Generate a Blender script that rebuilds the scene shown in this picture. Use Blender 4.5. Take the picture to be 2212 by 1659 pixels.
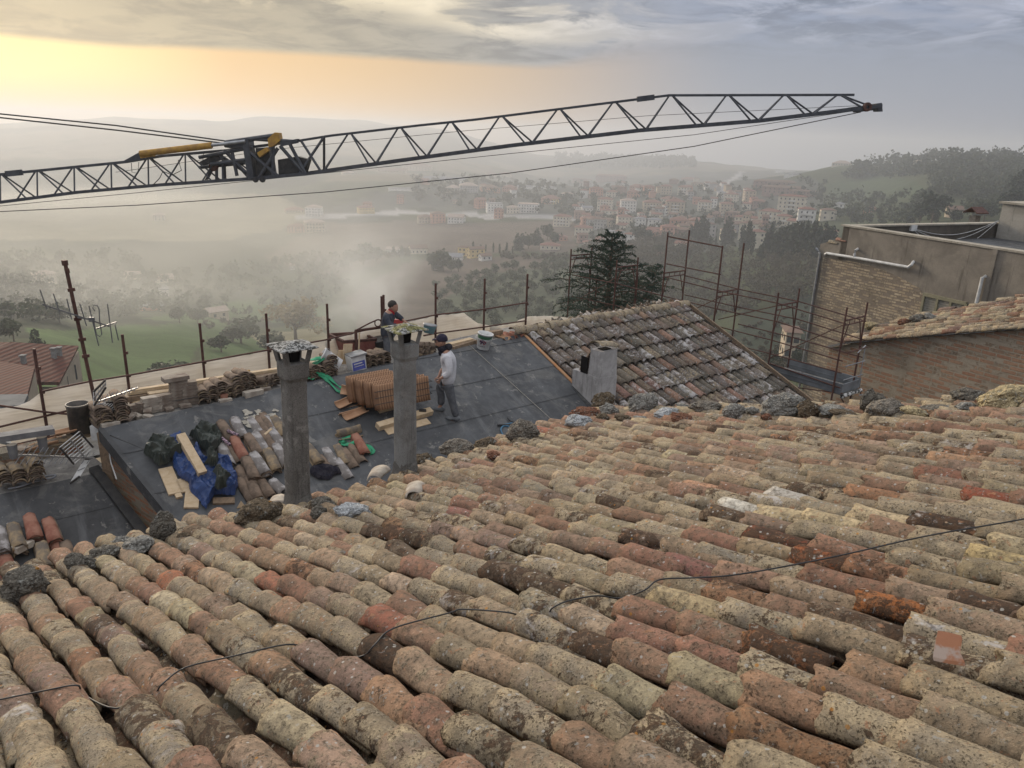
import bpy, math, random, bmesh
import numpy as np
from mathutils import Vector, Matrix, noise

for o in list(bpy.data.objects):
    bpy.data.objects.remove(o)
scene = bpy.context.scene
COL = scene.collection
R = math.radians
random.seed(7)

# ---------------------------------------------------------------- camera
W2, H2, FPX = 2212.0, 1659.0, 1661.0          # photo measured on a 2212 x 1659 copy
PITCH, ROLL = R(18.0), R(2.0)
FWD = Vector((0, math.cos(PITCH), -math.sin(PITCH)))
_r = Vector((1, 0, 0)); _u = _r.cross(FWD)
RGT = _r * math.cos(ROLL) + _u * math.sin(ROLL)
UPV = _u * math.cos(ROLL) - _r * math.sin(ROLL)
cam = bpy.data.cameras.new('camera')
cam.sensor_width = 36.0
cam.lens = 36.0 * FPX / W2
cam.clip_start = 0.05
cam.clip_end = 20000
cam_o = bpy.data.objects.new('camera', cam)
COL.objects.link(cam_o)
cam_o.matrix_world = Matrix(((RGT.x, UPV.x, -FWD.x, 0), (RGT.y, UPV.y, -FWD.y, 0), (RGT.z, UPV.z, -FWD.z, 0), (0, 0, 0, 1)))
scene.camera = cam_o

def ray(x, y):
    return (FWD * FPX + RGT * (x - W2 / 2) - UPV * (y - H2 / 2)).normalized()
def proj(P):
    P = Vector(P); z = P.dot(FWD)
    return (W2 / 2 + FPX * P.dot(RGT) / z, H2 / 2 - FPX * P.dot(UPV) / z, z)
def hit(x, y, n, d):
    r = ray(x, y); return r * (d / r.dot(n))
def dirv(az, el=0):
    a, e = R(az), R(el)
    return Vector((math.sin(a) * math.cos(e), math.cos(a) * math.cos(e), math.sin(e)))

# ---------------------------------------------------------------- light, sky, exposure
SUN_AZ, SUN_EL = -36.0, 14.0
sun = bpy.data.lights.new('sun', 'SUN')
sun.energy = 3.2; sun.angle = R(12); sun.color = (1.0, 0.85, 0.67)
sun_o = bpy.data.objects.new('sun', sun); COL.objects.link(sun_o)
sun_o.rotation_euler = dirv(SUN_AZ, SUN_EL).to_track_quat('Z', 'Y').to_euler()

scene.view_settings.view_transform = 'Standard'
scene.view_settings.look = 'None'
scene.view_settings.exposure = 0.12
scene.view_settings.gamma = 1.0
scene.render.engine = 'CYCLES'
scene.cycles.use_denoising = True
scene.cycles.max_bounces = 6
scene.cycles.volume_bounces = 1
scene.cycles.transparent_max_bounces = 16
scene.cycles.volume_step_rate = 1.0
scene.cycles.volume_max_steps = 128

class NT:
    """tiny helper for writing node trees"""
    def __init__(s, tree):
        s.t = tree; s.n = tree.nodes; s.l = tree.links
    def node(s, kind, **kw):
        n = s.n.new(kind)
        for k, v in kw.items():
            setattr(n, k, v)
        return n
    def put(s, sock, v):
        if v is None: return
        if isinstance(v, bpy.types.NodeSocket): s.l.new(v, sock)
        else:
            if sock.type == 'RGBA' and len(v) == 3: v = (*v, 1)
            sock.default_value = v
    def math(s, op, a, b=None, c=None, clamp=False):
        n = s.node('ShaderNodeMath', operation=op, use_clamp=clamp)
        s.put(n.inputs[0], a); s.put(n.inputs[1], b)
        if c is not None: s.put(n.inputs[2], c)
        return n.outputs[0]
    def vmath(s, op, a, b=None, scale=None):
        n = s.node('ShaderNodeVectorMath', operation=op)
        s.put(n.inputs[0], a); s.put(n.inputs[1], b)
        if scale is not None: s.put(n.inputs['Scale'], scale)
        return n.outputs['Value'] if op in ('DOT_PRODUCT', 'LENGTH') else n.outputs[0]
    def mix(s, f, a, b, blend='MIX'):
        n = s.node('ShaderNodeMix', data_type='RGBA', blend_type=blend)
        n.clamp_factor = True
        s.put(n.inputs[0], f); s.put(n.inputs[6], a); s.put(n.inputs[7], b)
        return n.outputs[2]
    def ramp(s, v, lo, hi, a=0.0, b=1.0, smooth=True):
        n = s.node('ShaderNodeMapRange')
        n.interpolation_type = 'SMOOTHSTEP' if smooth else 'LINEAR'
        n.clamp = True
        s.put(n.inputs[0], v); s.put(n.inputs[1], lo); s.put(n.inputs[2], hi); s.put(n.inputs[3], a); s.put(n.inputs[4], b)
        return n.outputs[0]
    def noise(s, vec, scale, detail=3, rough=0.55, dist=0.0, out=0):
        n = s.node('ShaderNodeTexNoise')
        s.put(n.inputs['Vector'], vec); s.put(n.inputs['Scale'], scale)
        s.put(n.inputs['Detail'], detail); s.put(n.inputs['Roughness'], rough); s.put(n.inputs['Distortion'], dist)
        return n.outputs[out]
    def voronoi(s, vec, scale, feature='F1', rnd=1.0, out='Distance'):
        n = s.node('ShaderNodeTexVoronoi', feature=feature)
        s.put(n.inputs['Vector'], vec); s.put(n.inputs['Scale'], scale); s.put(n.inputs['Randomness'], rnd)
        return n.outputs[out]
    def combine(s, x, y, z):
        n = s.node('ShaderNodeCombineXYZ')
        s.put(n.inputs[0], x); s.put(n.inputs[1], y); s.put(n.inputs[2], z); return n.outputs[0]
    def sep(s, v):
        n = s.node('ShaderNodeSeparateXYZ'); s.put(n.inputs[0], v); return n.outputs
    def attr(s, name, out='Color'):
        n = s.node('ShaderNodeAttribute'); n.attribute_name = name; return n.outputs[out]
    def tc(s, out='Object'):
        return s.node('ShaderNodeTexCoord').outputs[out]
    def bump(s, h, strength=0.5, dist=0.01):
        n = s.node('ShaderNodeBump'); s.put(n.inputs['Strength'], strength); s.put(n.inputs['Distance'], dist)
        s.put(n.inputs['Height'], h); return n.outputs[0]

ZENITH = (1.05, 1.05, 1.08)
def build_world():
    w = bpy.data.worlds.new('World'); scene.world = w; w.use_nodes = True
    for n in list(w.node_tree.nodes): w.node_tree.nodes.remove(n)
    t = NT(w.node_tree)
    out = t.node('ShaderNodeOutputWorld')
    bg = t.node('ShaderNodeBackground')
    sky = t.node('ShaderNodeTexSky', sky_type='NISHITA')
    sky.sun_disc = False; sky.sun_elevation = R(SUN_EL); sky.sun_rotation = R(SUN_AZ)
    d = t.tc('Generated')
    x, y, z = t.sep(d)
    sd = dirv(-36, 3.2)
    c = t.vmath('DOT_PRODUCT', d, tuple(sd))
    g1 = t.ramp(c, 0.62, 0.985)            # wide warm glow round the hidden sun
    g2 = t.ramp(c, 0.955, 1.0)             # close
    clear = t.mix(g1, (0.255, 0.28, 0.35), (0.72, 0.435, 0.165))
    clear = t.mix(t.math('MULTIPLY', g2, t.ramp(z, .0, .06)), clear, (0.92, 0.69, 0.27))
    # broken cloud deck, projected on a layer overhead
    zz = t.math('MAXIMUM', t.math('ADD', z, 0.11), 0.06)
    px = t.math('DIVIDE', x, zz); py = t.math('DIVIDE', y, zz)
    P = t.combine(px, py, 3.7)
    n1 = t.noise(P, 1.5, 7, 0.60, 0.5)
    n2 = t.noise(t.combine(x, y, 9.1), 3.0, 3, 0.55, 0.4)
    n3 = t.noise(t.vmath('ADD', P, (4, 1, 0)), 2.6, 6, 0.62, 0.4)
    el = t.math('ADD', z, t.math('MULTIPLY', t.math('SUBTRACT', n2, 0.5), 0.016))
    soft = t.ramp(g1, 0.0, 0.5, 0.07, 0.010)
    deck = t.ramp(el, 0.074, t.math('ADD', 0.074, soft))
    cover = t.ramp(n1, 0.56, 0.44)
    cover = t.math('MAXIMUM', cover, t.ramp(t.math('ADD', el, t.math('MULTIPLY', t.math('SUBTRACT', n3, .5), .03)), t.ramp(g1, .55, .95, .112, .150), t.ramp(g1, .55, .95, .098, .118)))
    tex = t.ramp(n3, .36, .62)
    grey = t.mix(g1, t.mix(tex, (0.165, 0.19, 0.26), (0.26, 0.30, 0.41)), t.mix(tex, (0.17, 0.155, 0.125), (0.31, 0.27, 0.19)))
    lit = t.mix(g1, (0.42, 0.45, 0.56), (0.95, 0.80, 0.52))
    lit = t.mix(tex, lit, t.vmath('SCALE', lit, scale=0.72))
    cloud = t.mix(cover, lit, grey)
    front = t.mix(t.math('MULTIPLY', deck, 0.95), clear, cloud)
    # brighter overhead, as an overcast sky is
    zen = t.ramp(z, 0.22, 0.75)
    full = t.mix(zen, front, ZENITH)
    ns = t.vmath('SCALE', sky.outputs[0], scale=0.008)
    allc = t.vmath('ADD', full, ns)
    below = t.ramp(z, -0.10, -0.01)
    allc = t.mix(below, (0.22, 0.21, 0.20), allc)
    t.put(bg.inputs[0], allc); bg.inputs[1].default_value = 1.0
    t.l.new(bg.outputs[0], out.inputs[0])
    w.cycles.sampling_method = 'MANUAL'; w.cycles.sample_map_resolution = 512
build_world()

# ---------------------------------------------------------------- helpers
def tag(o, label=None, cat=None, group=None, kind=None):
    if label: o['label'] = label
    if cat: o['category'] = cat
    if group: o['group'] = group
    if kind: o['kind'] = kind
    elif label: o['kind'] = 'thing'
    return o
def empty(name, loc, label=None, cat=None, group=None):
    o = bpy.data.objects.new(name, None); COL.objects.link(o)
    o.location = loc; o.empty_display_size = 0.2
    return tag(o, label, cat, group)
def link_copy(o, parent=None):
    c = o.copy(); COL.objects.link(c)
    if parent is not None: c.parent = parent
    return c
def copy_tree(o, parent=None):
    c = link_copy(o, parent)
    for ch in list(o.children):
        if ch.name.split('.')[0] != '': copy_tree(ch, c)
    return c

class MB:
    """collects geometry in world space, builds one mesh object"""
    def __init__(s):
        s.v = []; s.f = []; s.m = []; s.c = []; s.col = None; s.mi = 0
    def add(s, vs, fs, mi=None):
        o = len(s.v)
        s.v.extend([tuple(p) for p in vs]); s.f.extend([tuple(i + o for i in f) for f in fs])
        s.m.extend([s.mi if mi is None else mi] * len(fs))
        s.c.extend([s.col] * len(vs))
        return s
    def box(s, c, size, M=None, taper=1.0, jit=0.0):
        c = Vector(c); vs = []
        for dz in (-.5, .5):
            k = taper if dz > 0 else 1
            for dx, dy in ((-.5, -.5), (.5, -.5), (.5, .5), (-.5, .5)):
                p = Vector((dx * size[0] * k, dy * size[1] * k, dz * size[2]))
                if jit: p += Vector((random.uniform(-jit, jit) for _ in range(3)))
                vs.append(c + (M @ p if M else p))
        return s.add(vs, [(3, 2, 1, 0), (4, 5, 6, 7), (0, 1, 5, 4), (1, 2, 6, 5), (2, 3, 7, 6), (3, 0, 4, 7)])
    def bar(s, a, b, w, h=None, up=(0, 0, 1)):
        a, b = Vector(a), Vector(b); h = w if h is None else h
        d = b - a; L = d.length; d.normalize()
        up = Vector(up)
        if abs(d.dot(up)) > .98: up = Vector((0, 1, 0))
        x = d.cross(up).normalized(); z = x.cross(d)
        M = Matrix((x, d, z)).transposed()
        return s.box((a + b) / 2, (w, L, h), M)
    def tube(s, a, b, r, seg=8, r2=None, cap=True):
        a, b = Vector(a), Vector(b); r2 = r if r2 is None else r2
        d = (b - a).normalized(); up = Vector((0, 0, 1)) if abs(d.z) < .95 else Vector((0, 1, 0))
        x = d.cross(up).normalized(); y = x.cross(d)
        vs = []
        for p, rr in ((a, r), (b, r2)):
            for i in range(seg):
                t = 2 * math.pi * i / seg
                vs.append(p + x * math.cos(t) * rr + y * math.sin(t) * rr)
        fs = [(i, (i + 1) % seg, seg + (i + 1) % seg, seg + i) for i in range(seg)]
        if cap: fs += [tuple(range(seg))[::-1], tuple(range(seg, 2 * seg))]
        return s.add(vs, fs)
    def path(s, pts, r, seg=6):
        pts = [Vector(p) for p in pts]; vs = []; n = len(pts)
        for k, p in enumerate(pts):
            d = (pts[min(k + 1, n - 1)] - pts[max(k - 1, 0)]).normalized()
            up = Vector((0, 0, 1)) if abs(d.z) < .9 else Vector((0, 1, 0))
            x = d.cross(up).normalized(); y = x.cross(d)
            rr = r[k] if isinstance(r, (list, tuple)) else r
            for i in range(seg):
                t = 2 * math.pi * i / seg
                vs.append(p + x * math.cos(t) * rr + y * math.sin(t) * rr)
        fs = [(k * seg + i, k * seg + (i + 1) % seg, (k + 1) * seg + (i + 1) % seg, (k + 1) * seg + i) for k in range(n - 1) for i in range(seg)]
        fs += [tuple(range(seg))[::-1], tuple(range((n - 1) * seg, n * seg))]
        return s.add(vs, fs)
    def lathe(s, base, axis, prof, seg=20, x=None):
        """prof: list of (radius, height) along axis"""
        base = Vector(base); ax = Vector(axis).normalized()
        up = Vector((0, 0, 1)) if abs(ax.z) < .9 else Vector((0, 1, 0))
        x = ax.cross(up).normalized(); y = ax.cross(x)
        vs = [base + ax * h + (x * math.cos(2 * math.pi * i / seg) + y * math.sin(2 * math.pi * i / seg)) * r for r, h in prof for i in range(seg)]
        fs = [(k * seg + i, k * seg + (i + 1) % seg, (k + 1) * seg + (i + 1) % seg, (k + 1) * seg + i) for k in range(len(prof) - 1) for i in range(seg)]
        return s.add(vs, fs)
    def slab(s, pts, th, n=None):
        """polygon pts (world) extruded by -n*th"""
        pts = [Vector(p) for p in pts]
        if n is None: n = (pts[1] - pts[0]).cross(pts[2] - pts[0]).normalized()
        n = Vector(n); k = len(pts)
        if (pts[1] - pts[0]).cross(pts[2] - pts[0]).dot(n) < 0: pts = pts[::-1]
        vs = pts + [p - n * th for p in pts]
        fs = [tuple(range(k)), tuple(range(2 * k - 1, k - 1, -1))] + [(i, i + k, (i + 1) % k + k, (i + 1) % k) for i in range(k)]
        return s.add(vs, fs)
    def build(s, name, mat, parent=None, smooth=False, uvaxes=None, colname='tc'):
        me = bpy.data.meshes.new(name)
        off = Vector((0, 0, 0))
        if parent is not None:
            p = parent
            while p is not None:
                off += p.location; p = p.parent
        vs = [(a - off.x, b - off.y, c - off.z) for a, b, c in s.v]
        me.from_pydata(vs, [], s.f); me.update()
        mats = mat if isinstance(mat, (list, tuple)) else [mat]
        for m in mats: me.materials.append(m)
        if len(mats) > 1: me.polygons.foreach_set('material_index', s.m)
        if smooth: me.polygons.foreach_set('use_smooth', [True] * len(me.polygons))
        if uvaxes:
            A, B = Vector(uvaxes[0]), Vector(uvaxes[1])
            uv = me.uv_layers.new(name='uv')
            co = np.array(s.v, dtype=np.float32)
            li = np.empty(len(me.loops), dtype=np.int32); me.loops.foreach_get('vertex_index', li)
            u = np.stack([co @ np.array(A, dtype=np.float32), co @ np.array(B, dtype=np.float32)], 1)[li]
            uv.data.foreach_set('uv', u.ravel().astype(np.float32))
        if any(c is not None for c in s.c):
            at = me.attributes.new(colname, 'FLOAT_COLOR', 'POINT')
            at.data.foreach_set('color', [q for c in s.c for q in (c or (.5, .5, .5, 1))])
        o = bpy.data.objects.new(name, me); COL.objects.link(o)
        if parent is not None: o.parent = parent
        return o

def np_mesh(name, V, F, mat, parent=None, smooth=False, attrs=None):
    """V (n,3), F (m,4) numpy; attrs: name -> (n,4)"""
    me = bpy.data.meshes.new(name)
    off = np.zeros(3)
    p = parent
    while p is not None:
        off += np.array(p.location); p = p.parent
    V = (V - off).astype(np.float32)
    me.vertices.add(len(V)); me.vertices.foreach_set('co', V.ravel())
    k = F.shape[1]
    me.loops.add(F.size); me.loops.foreach_set('vertex_index', F.ravel().astype(np.int32))
    me.polygons.add(len(F)); me.polygons.foreach_set('loop_start', np.arange(0, F.size, k, dtype=np.int32))
    me.polygons.foreach_set('loop_total', np.full(len(F), k, dtype=np.int32))
    me.polygons.foreach_set('use_smooth', np.full(len(F), smooth, dtype=bool))
    me.update(calc_edges=True); me.validate()
    me.materials.append(mat)
    for nme, a in (attrs or {}).items():
        at = me.attributes.new(nme, 'FLOAT_COLOR', 'POINT')
        at.data.foreach_set('color', a.astype(np.float32).ravel())
    o = bpy.data.objects.new(name, me); COL.objects.link(o)
    if parent is not None: o.parent = parent
    return o
# ---------------------------------------------------------------- materials
def newmat(name):
    m = bpy.data.materials.new(name); m.use_nodes = True
    for n in list(m.node_tree.nodes): m.node_tree.nodes.remove(n)
    t = NT(m.node_tree)
    out = t.node('ShaderNodeOutputMaterial')
    b = t.node('ShaderNodeBsdfPrincipled')
    t.l.new(b.outputs[0], out.inputs[0])
    t.out = out; t.b = b
    return m, t
def fin(t, col, rough=0.8, metal=0.0, normal=None, spec=None):
    t.put(t.b.inputs['Base Color'], col); t.put(t.b.inputs['Roughness'], rough); t.put(t.b.inputs['Metallic'], metal)
    if normal is not None: t.put(t.b.inputs['Normal'], normal)
    if spec is not None: t.put(t.b.inputs['Specular IOR Level'], spec)

def m_simple(name, c1, c2, scale=6, rough=0.8, metal=0, bump=0.3, bscale=60, bd=0.004, spec=None, detail=4, lo=.35, hi=.65):
    m, t = newmat(name); P = t.tc()
    f = t.ramp(t.noise(P, scale, detail, .6), lo, hi)
    if spec is None and metal == 0 and rough >= .75: spec = .15
    fin(t, t.mix(f, c1, c2), rough, metal, t.bump(t.noise(P, bscale, 3), bump, bd), spec)
    return m

def m_tile():
    """old curved tiles: tc = clay colour, tp = (lichen, black crust, white bloom, seed)"""
    m, t = newmat('weathered_clay_tile')
    P0 = t.tc(); tp = t.attr('tp'); seed = t.attr('tp', 'Alpha')
    l, k, w = t.sep(tp)
    P = t.vmath('ADD', P0, t.combine(t.math('MULTIPLY', seed, 37.0), t.math('MULTIPLY', seed, 11.0), seed))
    n1 = t.noise(P, 7, 4, .6); n2 = t.noise(P, 26, 5, .65, .3); n3 = t.noise(P, 95, 4, .7); n4 = t.noise(P, 13, 5, .68, .6)
    base = t.attr('tc')
    base = t.mix(t.ramp(n1, .35, .7), base, t.vmath('SCALE', base, scale=.72))
    base = t.mix(t.ramp(n2, .42, .62, 0, .75), base, t.mix(.5, t.vmath('SCALE', base, scale=.6), (.20, .165, .12)))
    base = t.mix(t.ramp(n3, .48, .70, 0, .5), base, t.vmath('SCALE', base, scale=1.3))
    # grey green lichen film
    film = t.math('ADD', t.math('MULTIPLY', n4, .45), t.math('ADD', t.math('MULTIPLY', n2, .3), t.math('MULTIPLY', n3, .25)))
    f1 = t.ramp(t.math('ADD', film, t.math('MULTIPLY', t.math('SUBTRACT', l, .5), .42)), .47, .56)
    lich = t.mix(t.ramp(n1, .4, .62), (.40, .325, .215), (.28, .235, .172))
    lich = t.mix(t.ramp(n3, .5, .64), lich, t.vmath('SCALE', lich, scale=.62))
    col = t.mix(t.math('MULTIPLY', f1, .9), base, lich)
    # fine dark pits everywhere
    n7 = t.noise(P, 80, 5, .8)
    pit = t.ramp(t.math('ADD', t.math('MULTIPLY', n3, .35), t.math('ADD', t.math('MULTIPLY', n7, .45), t.math('MULTIPLY', n2, .2))), .52, .59)
    col = t.mix(t.math('MULTIPLY', pit, .85), col, t.vmath('SCALE', col, scale=.30))
    lt = t.ramp(t.noise(t.vmath('ADD', P, (2, 9, 4)), 70, 4, .75), .55, .62, 0, .55)
    col = t.mix(lt, col, t.vmath('SCALE', col, scale=1.5))
    # black crust in ragged patches, only where the tile has it
    n5 = t.noise(t.vmath('ADD', P, (5.3, 1.1, 2.2)), 12, 8, .78, .35)
    f2 = t.ramp(t.math('ADD', n5, t.math('MULTIPLY', t.math('SUBTRACT', k, .5), .40)), .565, .615)
    f2 = t.math('MULTIPLY', f2, t.ramp(t.math('ADD', n3, n7), .72, .95, .45, 1.0))
    col = t.mix(t.math('MULTIPLY', f2, .92), col, t.mix(t.ramp(n2, .4, .6), (.055, .040, .030), (.10, .060, .038)))
    # clay showing through where the film has flaked
    n8 = t.noise(t.vmath('ADD', P, (8.3, 3.1, 6.2)), 15, 6, .75, .3)
    col = t.mix(t.ramp(n8, .60, .64, 0, .75), col, (.33, .18, .105))
    n9 = t.noise(t.vmath('ADD', P, (1.3, 5.1, 9.2)), 19, 5, .7, .8)
    col = t.mix(t.ramp(n9, .61, .66, 0, .75), col, (.30, .295, .27))
    # white and orange spots of lichen
    vd = t.voronoi(P, 30); vc = t.voronoi(P, 30, out='Color')
    rs = t.sep(vc)
    spot = t.math('MULTIPLY', t.ramp(t.math('ADD', vd, t.math('MULTIPLY', n2, .5)), .52, .44), t.ramp(t.math('ADD', rs[0], t.math('MULTIPLY', w, .35)), .86, .88))
    col = t.mix(t.math('MULTIPLY', spot, .8), col, t.mix(t.ramp(rs[1], .86, .88), (.44, .43, .40), (.42, .20, .05)))
    # white bloom
    n6 = t.noise(t.vmath('ADD', P, (1.3, 7.1, 4.2)), 9, 5, .66, .4)
    f3 = t.ramp(t.math('ADD', n6, t.math('MULTIPLY', t.math('SUBTRACT', w, .5), .45)), .56, .72)
    col = t.mix(t.math('MULTIPLY', f3, .8), col, (.50, .48, .47))
    h = t.math('ADD', t.math('ADD', t.math('MULTIPLY', n7, .6), t.math('MULTIPLY', n2, .9)), t.math('SUBTRACT', t.math('MULTIPLY', t.math('ADD', f2, f1), .18), t.math('MULTIPLY', pit, .25)))
    fin(t, col, .92, 0, t.bump(h, 1.0, .016), .15)
    return m
TILE = m_tile()

def m_membrane(name='bitumen_membrane', c=(.036, .0385, .042)):
    m, t = newmat(name); P = t.tc()
    n1 = t.noise(P, .9, 5, .65, .6); n2 = t.noise(P, 5, 5, .7, .4); n3 = t.noise(P, 160, 2)
    col = t.mix(t.ramp(n1, .35, .7), c, tuple(q * 1.75 for q in c))
    # pale scuffs run down the slope
    V2 = dirv(-38)
    sx = t.vmath('DOT_PRODUCT', P, tuple(dirv(52) * 3.2)); sy = t.vmath('DOT_PRODUCT', P, tuple(V2 * .55))
    q = t.noise(t.combine(sx, sy, 0), 1.1, 6, .7, .5)
    col = t.mix(t.ramp(q, .50, .72, 0, .45), col, (.13, .135, .14))
    col = t.mix(t.ramp(t.noise(P, 2.2, 6, .75), .63, .70, 0, .6), col, (.30, .29, .26))
    sp = t.ramp(t.voronoi(P, 5.5), .07, .05)
    col = t.mix(t.math('MULTIPLY', sp, t.ramp(n2, .5, .6)), col, (.42, .42, .40))
    d1 = t.ramp(t.noise(P, 1.6, 6, .72, .8), .50, .64, 0, .45)
    col = t.mix(d1, col, (.14, .135, .125))
    foot = t.ramp(t.noise(P, 3.7, 4, .7, .3), .62, .66, 0, .5)
    col = t.mix(foot, col, (.22, .21, .19))
    bb = t.bump(t.noise(P, 1.1, 3, .5, .5), .6, .08)
    bn = t.node('ShaderNodeBump'); t.put(bn.inputs['Strength'], .3); t.put(bn.inputs['Distance'], .008); t.put(bn.inputs['Height'], t.math('ADD', n3, t.math('MULTIPLY', n2, 2))); t.put(bn.inputs['Normal'], bb)
    fin(t, col, t.ramp(n2, .3, .7, .45, .75), 0, bn.outputs[0], .45)
    return m
MEMB = m_membrane()
MEMB_D = m_membrane('old_dark_membrane', (.028, .029, .031))

def m_cement(name, c1, c2, dark=.45):
    m, t = newmat(name); P = t.tc()
    n1 = t.noise(P, 3.0, 6, .7, .5); n2 = t.noise(P, 85, 4, .75); n3 = t.noise(P, 160, 2)
    col = t.mix(t.ramp(n1, .38, .62), c1, c2)
    col = t.mix(t.ramp(n2, .50, .62, 0, dark), col, tuple(q * .22 for q in c1))
    st = t.noise(t.vmath('MULTIPLY', P, (9, 9, .9)), 1.0, 6, .75)
    col = t.mix(t.ramp(t.noise(P, 6, 6, .75), .56, .60, 0, .6), col, tuple(min(1, q * 1.5) for q in c2))
    col = t.mix(t.ramp(st, .52, .68, 0, .6), col, tuple(q * .35 for q in c1))
    fin(t, col, .93, 0, t.bump(t.math('ADD', n2, n3), .6, .006), .1)
    return m
CEM_A = m_cement('dark_speckled_cement', (.13, .123, .113), (.19, .182, .168), .5)
CEM_B = m_cement('pale_grey_cement', (.24, .245, .24), (.165, .16, .15), .35)
STUCCO = m_cement('grey_stucco', (.40, .385, .375), (.31, .30, .29), .12)

def m_lichen(name, moss=0.0):
    m, t = newmat(name); P = t.tc()
    n = t.noise(P, 26, 7, .72, .2); n1 = t.noise(P, 9, 4, .6)
    col = t.mix(t.ramp(n, .47, .53), (.04, .04, .038), (.33, .33, .315))
    if moss: col = t.mix(t.ramp(n1, .44, .52, 0, moss), col, t.mix(t.ramp(n, .4, .6), (.08, .08, .03), (.20, .185, .06)))
    fin(t, col, .95, 0, t.bump(n, .6, .006), .1)
    return m
LICH = m_lichen('black_white_lichen'); LICH_M = m_lichen('mossy_lichen', .85)

def m_rock():
    m, t = newmat('conglomerate_rock'); P0 = t.tc(); c = t.attr('tc')
    P = P0
    n = t.noise(P, 14, 6, .7, .5); n2 = t.noise(P, 60, 5, .7); v = t.voronoi(P, 42)
    c = t.vmath('SCALE', c, scale=1.95)
    col = t.mix(t.ramp(n, .4, .62), c, t.vmath('SCALE', c, scale=.5))
    col = t.mix(t.ramp(v, .30, .18, 0, .8), col, t.vmath('SCALE', c, scale=1.7))
    col = t.mix(t.ramp(n2, .54, .62, 0, .5), col, (.03, .027, .024))
    col = t.mix(t.ramp(t.noise(P, 13, 6, .78), .56, .62, 0, .7), col, (.36, .36, .33))
    col = t.mix(t.ramp(t.noise(t.vmath('ADD', P, (3, 3, 3)), 8, 4, .7), .66, .70, 0, .8), col, (.36, .17, .03))
    fin(t, col, .95, 0, t.bump(t.math('ADD', t.math('MULTIPLY', v, 1.3), t.math('ADD', n, n2)), 1.0, .02), .1)
    return m
ROCK = m_rock()

def m_brick(name, b1, b2, mort, smear=.5, sc=1.0, bw=.26, bh=.068, rot=0, dirt=(.20, .17, .13), plaster=None):
    m, t = newmat(name); uv = t.tc('UV')
    br = t.node('ShaderNodeTexBrick'); br.offset = .5
    wob = t.noise(uv, 3.2, 3, .6, out=1)
    uvw = t.vmath('ADD', uv, t.vmath('SCALE', t.vmath('SUBTRACT', wob, (.5, .5, .5)), scale=.022))
    t.put(br.inputs['Vector'], uvw); t.put(br.inputs['Scale'], 1.0)
    t.put(br.inputs['Color1'], (0, 0, 0)); t.put(br.inputs['Color2'], (1, 1, 1)); t.put(br.inputs['Mortar'], (.5, .5, .5))
    t.put(br.inputs['Mortar Size'], bh * .16); t.put(br.inputs['Mortar Smooth'], .3); t.put(br.inputs['Brick Width'], bw); t.put(br.inputs['Row Height'], bh)
    r = t.sep(br.outputs[0])[0]; mf = br.outputs[1]
    n1 = t.noise(uv, 1.3, 5, .65, .4); n2 = t.noise(uv, 14, 5, .7); n3 = t.noise(uv, 60, 3, .7)
    bc = t.mix(r, b1, b2)
    bc = t.mix(t.ramp(n2, .4, .7, 0, .6), bc, tuple(q * .6 for q in b1))
    sm = t.ramp(t.math('ADD', t.math('MULTIPLY', r, .35), t.math('ADD', t.math('MULTIPLY', n1, .35), t.math('MULTIPLY', n2, .42))), .62 - smear * .22, .72 - smear * .22)
    f = t.math('MAXIMUM', mf, sm)
    col = t.mix(f, bc, t.mix(t.ramp(n3, .3, .7), mort, tuple(q * .75 for q in mort)))
    col = t.mix(t.ramp(t.noise(uv, .7, 5, .7), .48, .66, 0, .5), col, dirt)
    if plaster is not None:
        # rough render smeared over the bricks in its own ragged patch
        u, v, _ = t.sep(uv)
        e = t.math('ADD', t.math('ADD', t.math('MULTIPLY', u, plaster[0]), t.math('MULTIPLY', v, plaster[1])), plaster[2])
        e = t.math('ADD', e, t.math('MULTIPLY', t.math('SUBTRACT', t.noise(uv, 3.0, 5, .7), .5), 1.5))
        pf = t.ramp(e, -.06, .06)
        pc = t.mix(t.ramp(t.noise(uv, 1.1, 6, .72, .6), .35, .65), (.235, .205, .170), (.165, .142, .118))
        pc = t.mix(t.ramp(t.noise(t.vmath('MULTIPLY', uv, (3, .5, 1)), 1.2, 5, .7), .56, .7, 0, .6), pc, (.085, .075, .065))
        col = t.mix(pf, col, pc)
    col = t.mix(t.math('MULTIPLY', t.ramp(r, .75, .9), t.math('SUBTRACT', 1.0, f)), col, t.vmath('SCALE', col, scale=.55))
    fin(t, col, .93, 0, t.bump(t.math('ADD', t.math('MULTIPLY', f, -1.2), n3), 1.0, .03), .1)
    return m
BRICK_Y = m_brick('yellow_brick_wall', (.34, .25, .155), (.42, .34, .22), (.215, .175, .135), .55, plaster=None)
BRICK_R = m_brick('patched_red_brick_wall', (.40, .225, .145), (.52, .37, .25), (.50, .42, .32), .20, bw=.36, bh=.105)
BRICK_G = m_brick('gable_brick_wall', (.34, .145, .08), (.36, .23, .15), (.30, .26, .20), .35)

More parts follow.
